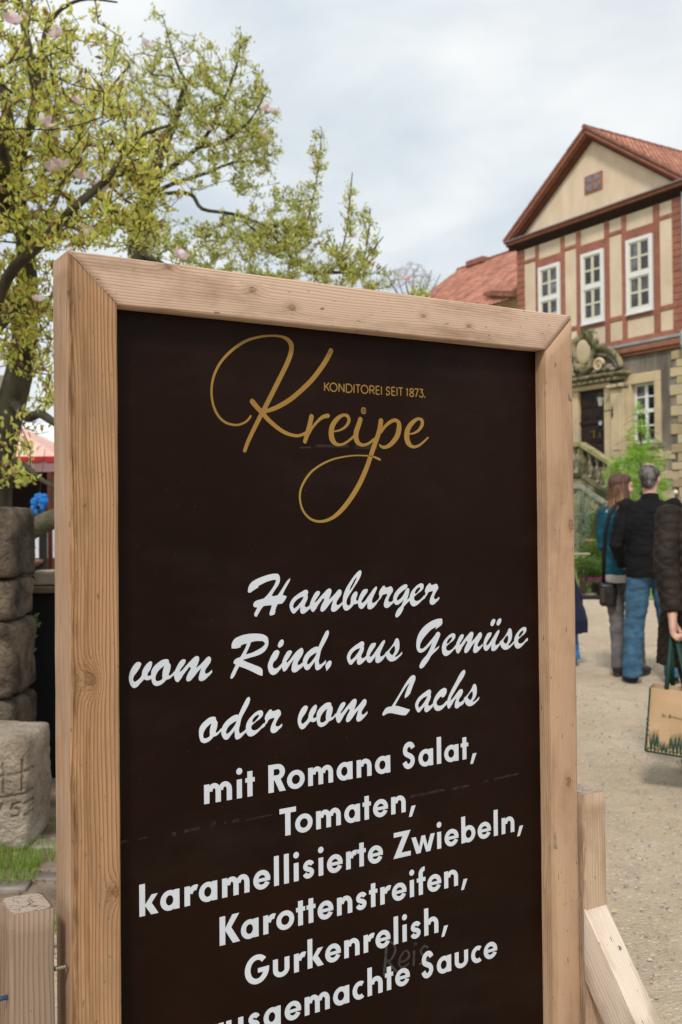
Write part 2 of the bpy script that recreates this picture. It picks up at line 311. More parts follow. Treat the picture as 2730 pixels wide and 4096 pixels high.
# -------- lettering (flat foil, a fraction of a millimetre thick, in board millimetres)
mWhite = M('white_foil', (.60, .635, .685), (.55, .59, .64), rough=.6, scale=8, spec=.2)
mGold = M('gold_foil', (.315, .185, .042), (.27, .15, .032), rough=.55, scale=6, spec=.2)
mGhost = M('wiped_chalk', (.048, .040, .038), (.018, .014, .012), rough=.8, scale=60, lo=.3, hi=.6)
GLY, SCR = ({"H":[[[1.4,39.0,0],[0.0,40.0,0],[0.0,44.6,0],[1.8,50.3,0],[4.8,54.3,0],[14.7,60.2,0],[26.5,64.2,0],[40.7,67.5,0],[50.2,68.2,0],[55.6,67.3,0],[58.3,63.3,0],[58.9,56.7,0],[57.0,51.0,0],[51.2,43.3,0],[45.7,36.2,0],[43.1,31.7,1],[48.1,31.2,0],[54.6,32.3,1],[59.5,38.1,0],[66.8,47.9,0],[72.3,55.1,0],[78.2,59.8,1],[77.8,55.9,0],[74.7,50.7,0],[68.5,41.4,0],[63.6,32.3,1],[71.7,29.6,1],[68.4,23.9,0],[63.1,18.1,1],[59.3,17.7,0],[54.5,17.2,0],[52.1,13.6,0],[50.3,9.5,0],[49.3,3.7,0],[48.1,1.2,0],[43.6,-0.3,0],[40.0,-0.5,0],[39.1,1.7,0],[40.7,7.9,0],[43.4,16.2,1],[35.4,16.3,0],[28.4,15.8,1],[24.8,12.5,0],[20.1,6.0,0],[15.1,-1.3,1],[11.8,0.2,0],[10.7,2.4,0],[13.1,8.0,0],[16.7,13.8,1],[10.2,15.8,0],[9.3,17.6,0],[9.4,20.2,0],[10.9,22.7,0],[14.4,25.1,0],[21.4,26.7,0],[29.1,28.4,1],[34.4,33.0,0],[42.8,42.1,0],[48.8,50.3,0],[51.8,57.0,1],[50.1,57.9,0],[42.9,57.4,0],[33.4,55.2,0],[19.3,49.5,1],[18.1,46.7,1],[9.9,42.6,0]]],"a":[[[32.1,38.7,0],[34.8,37.5,0],[36.0,34.0,0],[34.7,30.3,1],[35.2,25.9,0],[33.1,20.1,0],[30.0,14.9,0],[29.1,11.7,0],[31.2,9.3,0],[34.9,9.8,0],[40.5,12.7,0],[40.7,8.9,0],[34.2,2.8,0],[28.0,-0.9,0],[23.7,-1.4,0],[20.9,1.4,0],[20.4,4.7,0],[21.1,10.2,1],[14.5,4.5,0],[9.0,0.2,0],[5.9,0.4,0],[3.3,3.5,0],[0.7,9.0,0],[0.0,14.4,0],[1.9,19.6,0],[6.2,25.3,0],[14.8,31.3,0],[23.4,35.7,0]],[[27.7,27.4,1],[20.9,26.1,0],[12.2,21.2,0],[7.9,16.1,0],[6.8,11.4,0],[8.5,8.4,0],[12.1,10.0,0],[19.5,16.5,0],[25.2,23.2,0]]],"m":[[[20.1,33.7,0],[19.6,30.7,0],[15.2,24.6,0],[10.4,18.5,0],[9.5,15.8,1],[13.0,17.8,0],[20.6,25.1,0],[29.3,32.9,0],[35.8,37.9,0],[39.7,38.7,0],[42.4,36.9,0],[42.9,32.8,0],[41.2,27.9,0],[37.3,19.7,1],[42.3,22.8,0],[51.1,30.1,0],[57.7,35.8,0],[60.5,36.2,0],[63.2,33.1,0],[63.0,28.6,0],[57.6,20.9,0],[53.4,15.2,0],[52.8,11.7,0],[54.2,9.5,0],[57.5,9.8,0],[64.9,14.5,1],[65.1,10.4,1],[58.6,4.6,0],[50.8,-0.8,0],[46.4,-1.7,0],[42.9,-0.0,0],[41.8,2.6,0],[42.7,7.6,0],[46.6,18.8,1],[41.1,14.3,0],[33.4,5.9,0],[26.9,0.5,0],[23.1,0.1,0],[21.0,2.1,0],[21.0,5.6,0],[23.7,12.3,0],[28.1,21.8,0],[26.8,22.4,0],[22.2,18.0,0],[16.2,11.5,0],[10.8,4.0,0],[6.0,0.5,0],[3.3,2.2,0],[1.0,7.4,0],[0.0,12.5,0],[1.8,18.3,0],[5.6,25.5,0],[11.0,33.0,0],[14.2,35.2,0],[18.0,35.3,0]]],"b":[[[37.4,67.6,0],[38.9,65.3,0],[37.6,58.6,0],[32.8,50.3,0],[25.5,40.8,0],[18.1,31.4,0],[10.9,22.0,0],[7.9,16.1,0],[7.6,12.5,0],[9.0,8.8,0],[11.4,7.4,0],[15.0,9.0,0],[16.4,13.2,0],[16.9,19.3,0],[19.5,25.2,0],[24.6,30.1,0],[28.2,31.2,0],[30.4,29.0,0],[29.6,23.5,0],[27.4,17.5,0],[28.8,14.8,0],[33.1,15.0,0],[32.4,11.8,0],[28.0,9.5,0],[22.9,9.0,1],[17.1,3.4,0],[11.3,-0.1,0],[6.3,-1.2,0],[2.1,1.9,0],[0.0,8.0,0],[0.1,17.7,0],[2.3,27.3,0],[7.5,38.0,0],[15.5,48.6,0],[24.2,58.6,0],[32.3,65.6,0]],[[29.7,56.5,1],[26.3,53.6,0],[19.7,44.7,0],[15.3,37.0,0],[14.3,32.8,1],[18.2,36.9,0],[25.5,47.5,0],[28.8,53.5,0]]],"u":[[[20.3,33.5,0],[19.9,30.4,0],[14.0,22.7,0],[8.8,16.2,0],[6.9,12.0,0],[8.0,10.4,0],[11.7,11.8,0],[19.8,19.9,0],[27.3,28.2,0],[35.5,36.4,0],[38.8,37.8,0],[39.9,35.0,0],[37.6,30.2,0],[32.4,21.2,0],[29.3,14.5,0],[29.0,10.8,0],[30.7,9.0,0],[34.4,9.9,0],[42.7,14.4,0],[40.7,10.2,0],[34.4,3.1,0],[28.4,-0.8,0],[23.2,-1.7,0],[19.6,0.3,0],[19.1,4.6,0],[19.4,10.4,1],[13.8,4.3,0],[9.4,0.6,0],[5.7,0.2,0],[2.1,2.5,0],[0.0,8.7,0],[0.1,13.6,0],[2.3,20.8,0],[6.8,28.6,0],[11.2,33.3,0],[15.6,34.2,0]]],"r":[[[16.5,38.5,0],[18.2,35.5,0],[22.0,35.0,0],[31.0,36.4,0],[33.3,34.1,0],[34.6,28.4,0],[30.1,22.4,0],[25.5,15.2,0],[24.4,11.5,0],[26.9,8.9,0],[30.7,8.9,0],[36.8,12.1,0],[36.8,9.6,0],[29.9,3.1,0],[23.8,-0.9,0],[19.3,-1.2,0],[15.6,1.4,0],[14.9,5.8,0],[17.2,13.1,0],[22.1,23.7,0],[17.3,23.3,0],[12.1,21.8,0],[9.0,17.3,0],[4.5,13.2,0],[0.0,9.3,0],[0.8,12.1,0],[4.9,17.5,0],[5.6,19.9,0],[4.5,24.9,0],[6.2,29.8,0],[10.0,34.6,0],[13.8,37.9,0]]],"g":[[[31.6,35.7,0],[30.4,32.6,0],[21.1,27.4,0],[11.0,19.1,0],[7.9,13.6,0],[8.9,10.8,0],[13.2,12.1,0],[21.7,19.2,0],[30.3,30.8,0],[33.1,31.9,0],[35.3,29.3,0],[34.9,24.2,0],[32.5,16.8,0],[30.1,10.3,1],[37.9,15.2,0],[38.6,11.4,0],[31.6,6.1,0],[23.0,-1.0,1],[21.4,-5.9,0],[17.5,-12.0,0],[10.6,-18.2,0],[6.4,-19.5,0],[4.3,-16.8,0],[6.1,-10.7,0],[10.7,-4.1,0],[17.7,1.2,0],[20.0,5.5,0],[23.2,11.8,1],[16.2,6.3,0],[9.3,2.9,0],[5.5,3.4,0],[1.0,8.4,0],[0.0,13.4,0],[1.9,20.8,0],[8.9,29.3,0],[18.1,35.7,0],[27.3,38.8,0],[30.4,38.1,0]]],"e":[[[31.2,35.4,0],[30.7,30.3,0],[26.7,26.0,0],[15.7,19.6,0],[9.7,14.2,0],[10.1,10.4,0],[13.2,7.9,0],[17.9,7.6,0],[23.4,9.7,0],[34.5,16.7,0],[35.2,13.5,0],[28.1,8.8,0],[18.6,1.7,0],[11.5,-1.5,0],[6.1,-1.2,0],[1.5,3.2,0],[0.0,10.3,0],[0.4,17.8,0],[4.1,25.2,0],[11.1,31.9,0],[19.0,37.2,0],[26.9,38.9,0],[30.0,37.7,0]],[[23.2,32.6,1],[18.2,30.9,0],[12.6,25.5,0],[11.5,21.1,0],[14.1,20.9,0],[19.6,25.1,0],[23.6,30.0,0]]],"v":[[[19.8,34.5,0],[18.2,29.8,0],[13.0,22.4,0],[8.4,17.0,0],[6.9,13.7,0],[7.1,9.8,0],[9.4,7.5,0],[12.4,8.8,0],[20.1,15.9,0],[21.7,23.1,0],[25.4,29.6,0],[31.6,35.5,0],[35.2,37.0,0],[37.3,35.0,0],[36.7,29.6,0],[34.1,23.9,0],[29.9,17.5,0],[29.9,15.5,0],[32.0,14.5,0],[36.1,15.4,0],[35.8,10.2,0],[32.4,8.4,0],[28.8,8.2,0],[24.2,10.1,1],[18.0,4.4,0],[11.9,-0.9,0],[7.8,-1.6,0],[4.3,0.8,0],[1.3,6.5,0],[0.0,13.4,0],[0.9,20.1,0],[3.9,27.6,0],[9.1,34.5,0],[13.1,37.3,0],[17.7,37.0,0]]],"o":[[[29.3,35.1,0],[29.5,32.1,1],[31.8,29.4,0],[31.9,23.9,0],[30.2,17.1,0],[28.9,12.8,0],[30.2,11.9,0],[33.4,13.4,0],[39.2,17.8,0],[39.7,14.8,0],[35.5,10.9,0],[31.2,7.6,0],[24.9,5.9,1],[19.6,1.3,0],[13.3,-1.6,0],[8.1,-2.0,0],[3.9,0.3,0],[0.9,7.0,0],[0.0,15.0,0],[1.0,22.7,0],[4.7,28.3,0],[11.5,33.6,0],[18.8,37.5,0],[25.1,38.0,0],[28.3,37.0,0]],[[21.7,28.0,1],[17.7,25.7,0],[11.4,20.3,0],[8.2,15.2,0],[7.1,9.4,0],[8.1,6.1,0],[10.7,5.2,0],[14.4,5.7,0],[18.3,8.1,0],[18.4,13.3,0],[19.2,20.1,0],[21.0,25.9,0]]],"R":[[[2.6,45.9,1],[2.2,49.2,0],[3.3,54.9,0],[7.2,60.4,0],[17.5,64.9,0],[30.4,67.1,0],[42.1,67.2,0],[52.6,66.1,0],[61.8,63.7,0],[67.8,58.9,0],[69.3,53.5,0],[68.3,45.3,0],[62.9,37.4,0],[52.3,31.8,0],[37.9,28.9,0],[21.6,25.9,1],[28.7,22.3,0],[43.0,15.8,0],[54.7,10.1,0],[57.4,7.2,0],[58.0,1.3,0],[57.5,-3.4,1],[52.0,-1.5,0],[41.6,4.0,0],[27.3,11.1,0],[15.8,15.9,1],[11.9,10.1,0],[6.0,0.2,0],[2.8,-2.6,0],[0.0,-1.8,0],[0.9,3.0,0],[4.8,10.7,0],[9.6,19.4,1],[5.8,21.3,1],[5.8,24.0,0],[8.2,27.3,0],[12.0,29.5,0],[16.9,30.4,0],[21.1,35.5,0],[26.3,43.8,0],[30.3,51.9,1],[23.8,51.2,0],[18.6,49.1,1],[18.6,46.8,1],[12.2,45.5,0]],[[37.1,52.9,0],[42.0,54.3,0],[52.5,54.3,0],[60.4,52.6,0],[62.8,49.2,0],[59.0,44.8,0],[49.8,40.2,0],[37.9,35.9,0],[27.5,34.2,1],[31.5,41.1,0],[35.5,49.0,0]]],"i":[[[21.6,34.1,0],[20.2,28.3,0],[15.4,21.0,0],[10.7,17.2,0],[9.1,13.8,0],[9.6,9.0,0],[12.6,6.7,0],[17.3,7.4,0],[27.5,14.0,0],[26.8,9.3,0],[21.3,2.6,0],[14.5,-2.7,0],[9.2,-3.7,0],[3.9,-0.6,0],[0.6,6.2,0],[0.0,13.4,0],[2.7,20.8,0],[8.2,30.4,0],[13.6,36.2,0],[18.9,36.7,0]],[[29.2,52.6,0],[30.1,49.0,0],[28.5,44.3,0],[24.4,41.1,0],[21.0,40.5,0],[19.0,43.2,0],[20.1,47.9,0],[23.8,52.4,0],[27.2,53.7,0]]],"n":[[[19.5,32.2,0],[17.7,28.2,0],[12.2,20.8,0],[8.7,15.7,0],[9.8,14.6,0],[14.2,17.7,0],[22.5,26.6,0],[33.6,35.3,0],[38.4,36.7,0],[40.7,34.1,0],[41.0,29.3,0],[37.6,22.9,0],[32.0,15.6,0],[29.7,11.5,0],[30.5,8.7,0],[34.0,9.1,0],[40.9,12.4,0],[40.2,6.4,0],[33.2,1.0,0],[25.6,-3.1,0],[21.5,-2.8,0],[18.4,0.5,0],[18.4,5.9,0],[20.3,12.9,0],[23.8,18.7,1],[18.2,14.3,0],[11.3,5.9,0],[6.5,1.0,0],[3.1,0.3,0],[1.1,3.9,0],[0.0,11.1,0],[1.3,18.1,0],[6.1,27.3,0],[11.6,33.7,0],[17.7,33.9,0]]],"d":[[[49.6,63.0,0],[51.6,60.2,0],[50.7,54.7,0],[44.1,43.0,0],[35.5,29.0,0],[33.3,20.6,0],[31.3,9.8,0],[32.7,5.8,0],[36.7,6.7,0],[45.0,12.3,1],[45.5,8.6,0],[39.5,3.0,0],[32.3,-2.5,0],[26.7,-3.4,0],[24.2,-0.5,0],[23.7,4.4,0],[23.3,11.5,1],[17.6,5.5,0],[9.9,-1.4,0],[6.4,-1.1,0],[2.3,3.2,0],[0.0,10.1,0],[0.3,16.1,0],[4.6,24.2,0],[13.0,31.4,0],[22.9,36.1,0],[27.4,36.7,0],[30.6,35.7,1],[34.9,43.7,0],[42.2,56.0,0],[46.5,61.8,0]],[[27.3,26.9,1],[21.3,24.6,0],[12.9,19.3,0],[9.3,14.1,0],[8.2,10.0,0],[9.7,7.8,0],[13.5,9.5,0],[20.6,16.2,0],[25.5,22.5,0]]],",":[[[10.8,10.2,0],[11.8,7.7,0],[10.7,2.9,0],[6.4,-2.3,0],[0.9,-6.7,1],[1.4,-3.9,0],[0.0,-0.5,0],[0.0,3.8,0],[3.7,8.4,0],[8.0,10.8,0]]],"s":[[[27.6,38.5,0],[29.6,35.6,0],[30.9,26.9,0],[29.9,18.5,0],[26.8,13.2,0],[19.9,6.5,1],[23.6,6.0,0],[28.8,8.3,0],[36.3,14.0,1],[36.7,11.5,0],[29.8,4.8,0],[22.5,0.3,0],[16.2,-1.5,0],[10.1,-0.8,0],[5.0,3.1,0],[0.5,10.2,1],[0.0,14.1,0],[5.2,17.9,0],[14.5,26.1,0],[19.7,32.5,0],[22.4,37.4,0],[25.0,38.8,0]],[[20.2,26.2,1],[16.5,24.2,0],[11.9,19.9,0],[9.0,15.5,0],[10.2,13.2,0],[15.3,9.3,1],[18.5,12.2,0],[20.8,16.6,0],[21.4,21.7,0]]],"G":[[[58.2,67.4,0],[59.1,63.7,0],[58.6,57.8,0],[54.4,54.5,0],[43.4,48.9,1],[44.9,53.3,1],[35.2,49.9,0],[22.5,40.6,0],[12.5,30.5,0],[8.3,22.9,0],[8.1,17.9,0],[11.4,15.7,0],[18.6,18.5,0],[29.5,27.1,0],[41.4,37.8,0],[47.8,43.9,0],[51.5,43.5,0],[54.0,39.9,0],[51.3,32.7,0],[44.8,21.6,0],[39.8,12.5,1],[52.0,18.1,1],[50.2,14.6,0],[42.8,8.6,0],[32.8,1.4,0],[28.2,-4.7,0],[20.0,-13.5,0],[12.8,-19.0,0],[8.3,-19.4,0],[6.2,-15.9,0],[8.4,-10.3,0],[14.7,-2.9,0],[22.5,3.4,1],[27.5,9.8,0],[35.8,25.1,1],[27.6,18.5,0],[16.7,10.7,0],[8.7,8.9,0],[3.4,11.7,0],[0.4,17.7,0],[0.0,26.4,0],[1.9,36.3,0],[7.4,46.0,0],[17.3,55.5,0],[30.0,62.6,0],[44.5,67.1,0],[54.5,67.9,0]]],"umlaut":[[[10.9,58.6,0],[11.4,54.8,0],[8.8,49.7,0],[3.8,45.9,0],[0.3,47.2,0],[0.0,51.8,0],[3.0,56.9,0],[7.6,59.3,0]],[[25.7,58.8,0],[26.4,54.9,0],[23.8,49.7,0],[18.8,46.0,0],[15.2,47.3,0],[14.9,51.8,0],[18.0,57.0,0],[22.5,59.4,0]]],"L":[[[68.9,68.3,0],[72.1,65.8,0],[72.5,61.8,0],[69.5,54.8,0],[64.5,44.7,0],[60.4,35.9,1],[55.5,31.8,0],[49.0,28.6,1],[48.4,31.9,0],[50.7,38.2,0],[54.9,47.0,0],[60.6,55.0,1],[54.1,51.0,0],[44.3,40.2,0],[34.6,28.1,0],[27.3,17.8,1],[36.0,15.5,0],[44.0,12.7,0],[59.7,7.0,1],[57.5,4.0,0],[50.2,-1.8,1],[42.2,-0.9,0],[29.5,2.5,0],[18.5,5.5,0],[10.6,5.7,0],[0.4,3.5,0],[0.0,5.2,0],[2.9,10.7,0],[7.6,15.4,0],[12.3,17.0,0],[19.7,17.0,1],[26.6,25.0,0],[37.9,38.9,0],[47.7,51.6,0],[57.5,62.5,0],[64.0,67.5,0]]],"c":[[[31.3,35.0,0],[31.3,30.9,0],[28.7,25.8,0],[22.7,21.3,0],[20.2,21.6,0],[19.0,23.4,0],[12.6,20.1,0],[8.3,15.1,0],[7.8,11.2,0],[10.8,7.9,0],[15.8,6.8,0],[22.5,8.3,0],[31.9,14.0,0],[32.7,11.2,0],[25.8,3.9,0],[17.3,-1.2,0],[10.6,-2.2,0],[4.0,0.9,0],[0.7,7.9,0],[0.0,14.7,0],[2.6,21.1,0],[9.4,29.8,0],[19.5,36.8,0],[27.1,38.3,0]]],"h":[[[42.5,67.2,0],[44.0,64.0,0],[41.5,57.4,0],[30.9,44.8,0],[18.7,29.7,0],[10.0,18.4,0],[7.9,13.2,1],[13.4,16.7,0],[23.8,26.5,0],[31.6,32.2,0],[36.2,31.8,0],[37.8,27.8,0],[34.0,20.0,0],[28.4,13.8,0],[27.8,9.8,0],[31.3,8.1,0],[39.9,11.5,0],[40.4,7.1,0],[30.3,0.7,0],[22.5,-2.4,0],[18.6,-0.1,0],[18.3,4.7,0],[23.1,17.1,1],[16.7,12.3,0],[9.8,3.6,0],[3.8,-0.8,0],[1.3,3.1,0],[0.0,8.7,0],[2.3,17.9,0],[10.2,31.9,0],[22.4,48.3,0],[32.9,62.3,0],[39.0,66.9,0]]]}, [["Hamburger",1.2343,[["H",0.3026],["a",0.3793],["m",0.4183],["b",0.4837],["u",0.5153],["r",0.5545],["g",0.5894],["e",0.6255],["r",0.6552]]],["vom Rind, aus Gemüse",1.1388,[["v",0.0995],["o",0.1351],["m",0.1725],["R",0.2698],["i",0.3376],["n",0.3639],["d",0.4038],[",",0.4483],["a",0.4913],["u",0.5312],["s",0.5711],["G",0.6393],["e",0.6969],["m",0.728],["u",0.7948],["umlaut",0.8131],["s",0.8349],["e",0.8713]]],["oder vom Lachs",1.0404,[["o",0.2142],["d",0.2529],["e",0.2967],["r",0.3266],["v",0.3929],["o",0.4294],["m",0.4674],["L",0.5639],["a",0.6352],["c",0.6755],["h",0.7068],["s",0.7467]]]])
SANS = [["mit Romana Salat,",0.9415,[["m",0.2221,0.2708],["i",0.2795,0.2885],["t",0.2947,0.3118],["R",0.3368,0.3691],["o",0.3716,0.4054],["m",0.4121,0.4612],["a",0.4683,0.5006],["n",0.5089,0.54],["a",0.547,0.5796],["S",0.6046,0.6354],["a",0.6412,0.6742],["l",0.6825,0.6925],["a",0.6995,0.7328],["t",0.7379,0.7558],[",",0.76,0.7754]]],["Tomaten,",0.8662,[["T",0.3569,0.3881],["o",0.3863,0.4199],["m",0.4268,0.4759],["a",0.4829,0.5151],["t",0.5205,0.5378],["e",0.5422,0.574],["n",0.5805,0.612],[",",0.6187,0.6339]]],["karamellisierte Zwiebeln,",0.787,[["k",0.1137,0.1445],["a",0.1475,0.1793],["r",0.1876,0.209],["a",0.2119,0.2437],["m",0.252,0.3008],["e",0.3076,0.3389],["l",0.3458,0.3549],["l",0.3644,0.3737],["i",0.383,0.3922],["s",0.3989,0.4237],["i",0.4308,0.44],["e",0.4472,0.4788],["r",0.4857,0.5072],["t",0.5088,0.5263],["e",0.5304,0.5622],["Z",0.5842,0.622],["w",0.624,0.676],["i",0.6809,0.6908],["e",0.6982,0.7307],["b",0.7372,0.7704],["e",0.7757,0.8083],["l",0.8149,0.825],["n",0.8342,0.8661],[",",0.8729,0.8883]]],["Karottenstreifen,",0.7119,[["K",0.2471,0.283],["a",0.2847,0.3167],["r",0.3252,0.3464],["o",0.3493,0.3829],["t",0.3866,0.404],["t",0.4067,0.424],["e",0.4281,0.4594],["n",0.4665,0.4974],["s",0.5033,0.5285],["t",0.5321,0.5496],["r",0.5556,0.5771],["e",0.5803,0.612],["i",0.6191,0.6286],["f",0.6346,0.6551],["e",0.6579,0.6898],["n",0.6962,0.7283],[",",0.735,0.7503]]],["Gurkenrelish,",0.636,[["G",0.291,0.3355],["u",0.3424,0.3733],["r",0.3818,0.4034],["k",0.4079,0.4394],["e",0.4422,0.4736],["n",0.4802,0.5115],["r",0.5198,0.5416],["e",0.5447,0.5764],["l",0.5833,0.5929],["i",0.6021,0.6117],["s",0.6184,0.6439],["h",0.6501,0.682],[",",0.6885,0.704]]],["hausgemachte Sauce",0.5592,[["u",0.2574,0.2878],["s",0.2949,0.3188],["g",0.3243,0.356],["e",0.3634,0.3948],["m",0.4014,0.4504],["a",0.4571,0.4896],["c",0.4962,0.5205],["h",0.5271,0.5587],["t",0.5638,0.5812],["e",0.5856,0.6174],["S",0.6413,0.6715],["a",0.6774,0.7104],["u",0.7185,0.7499],["c",0.7571,0.7825],["e",0.7872,0.8201]]]]
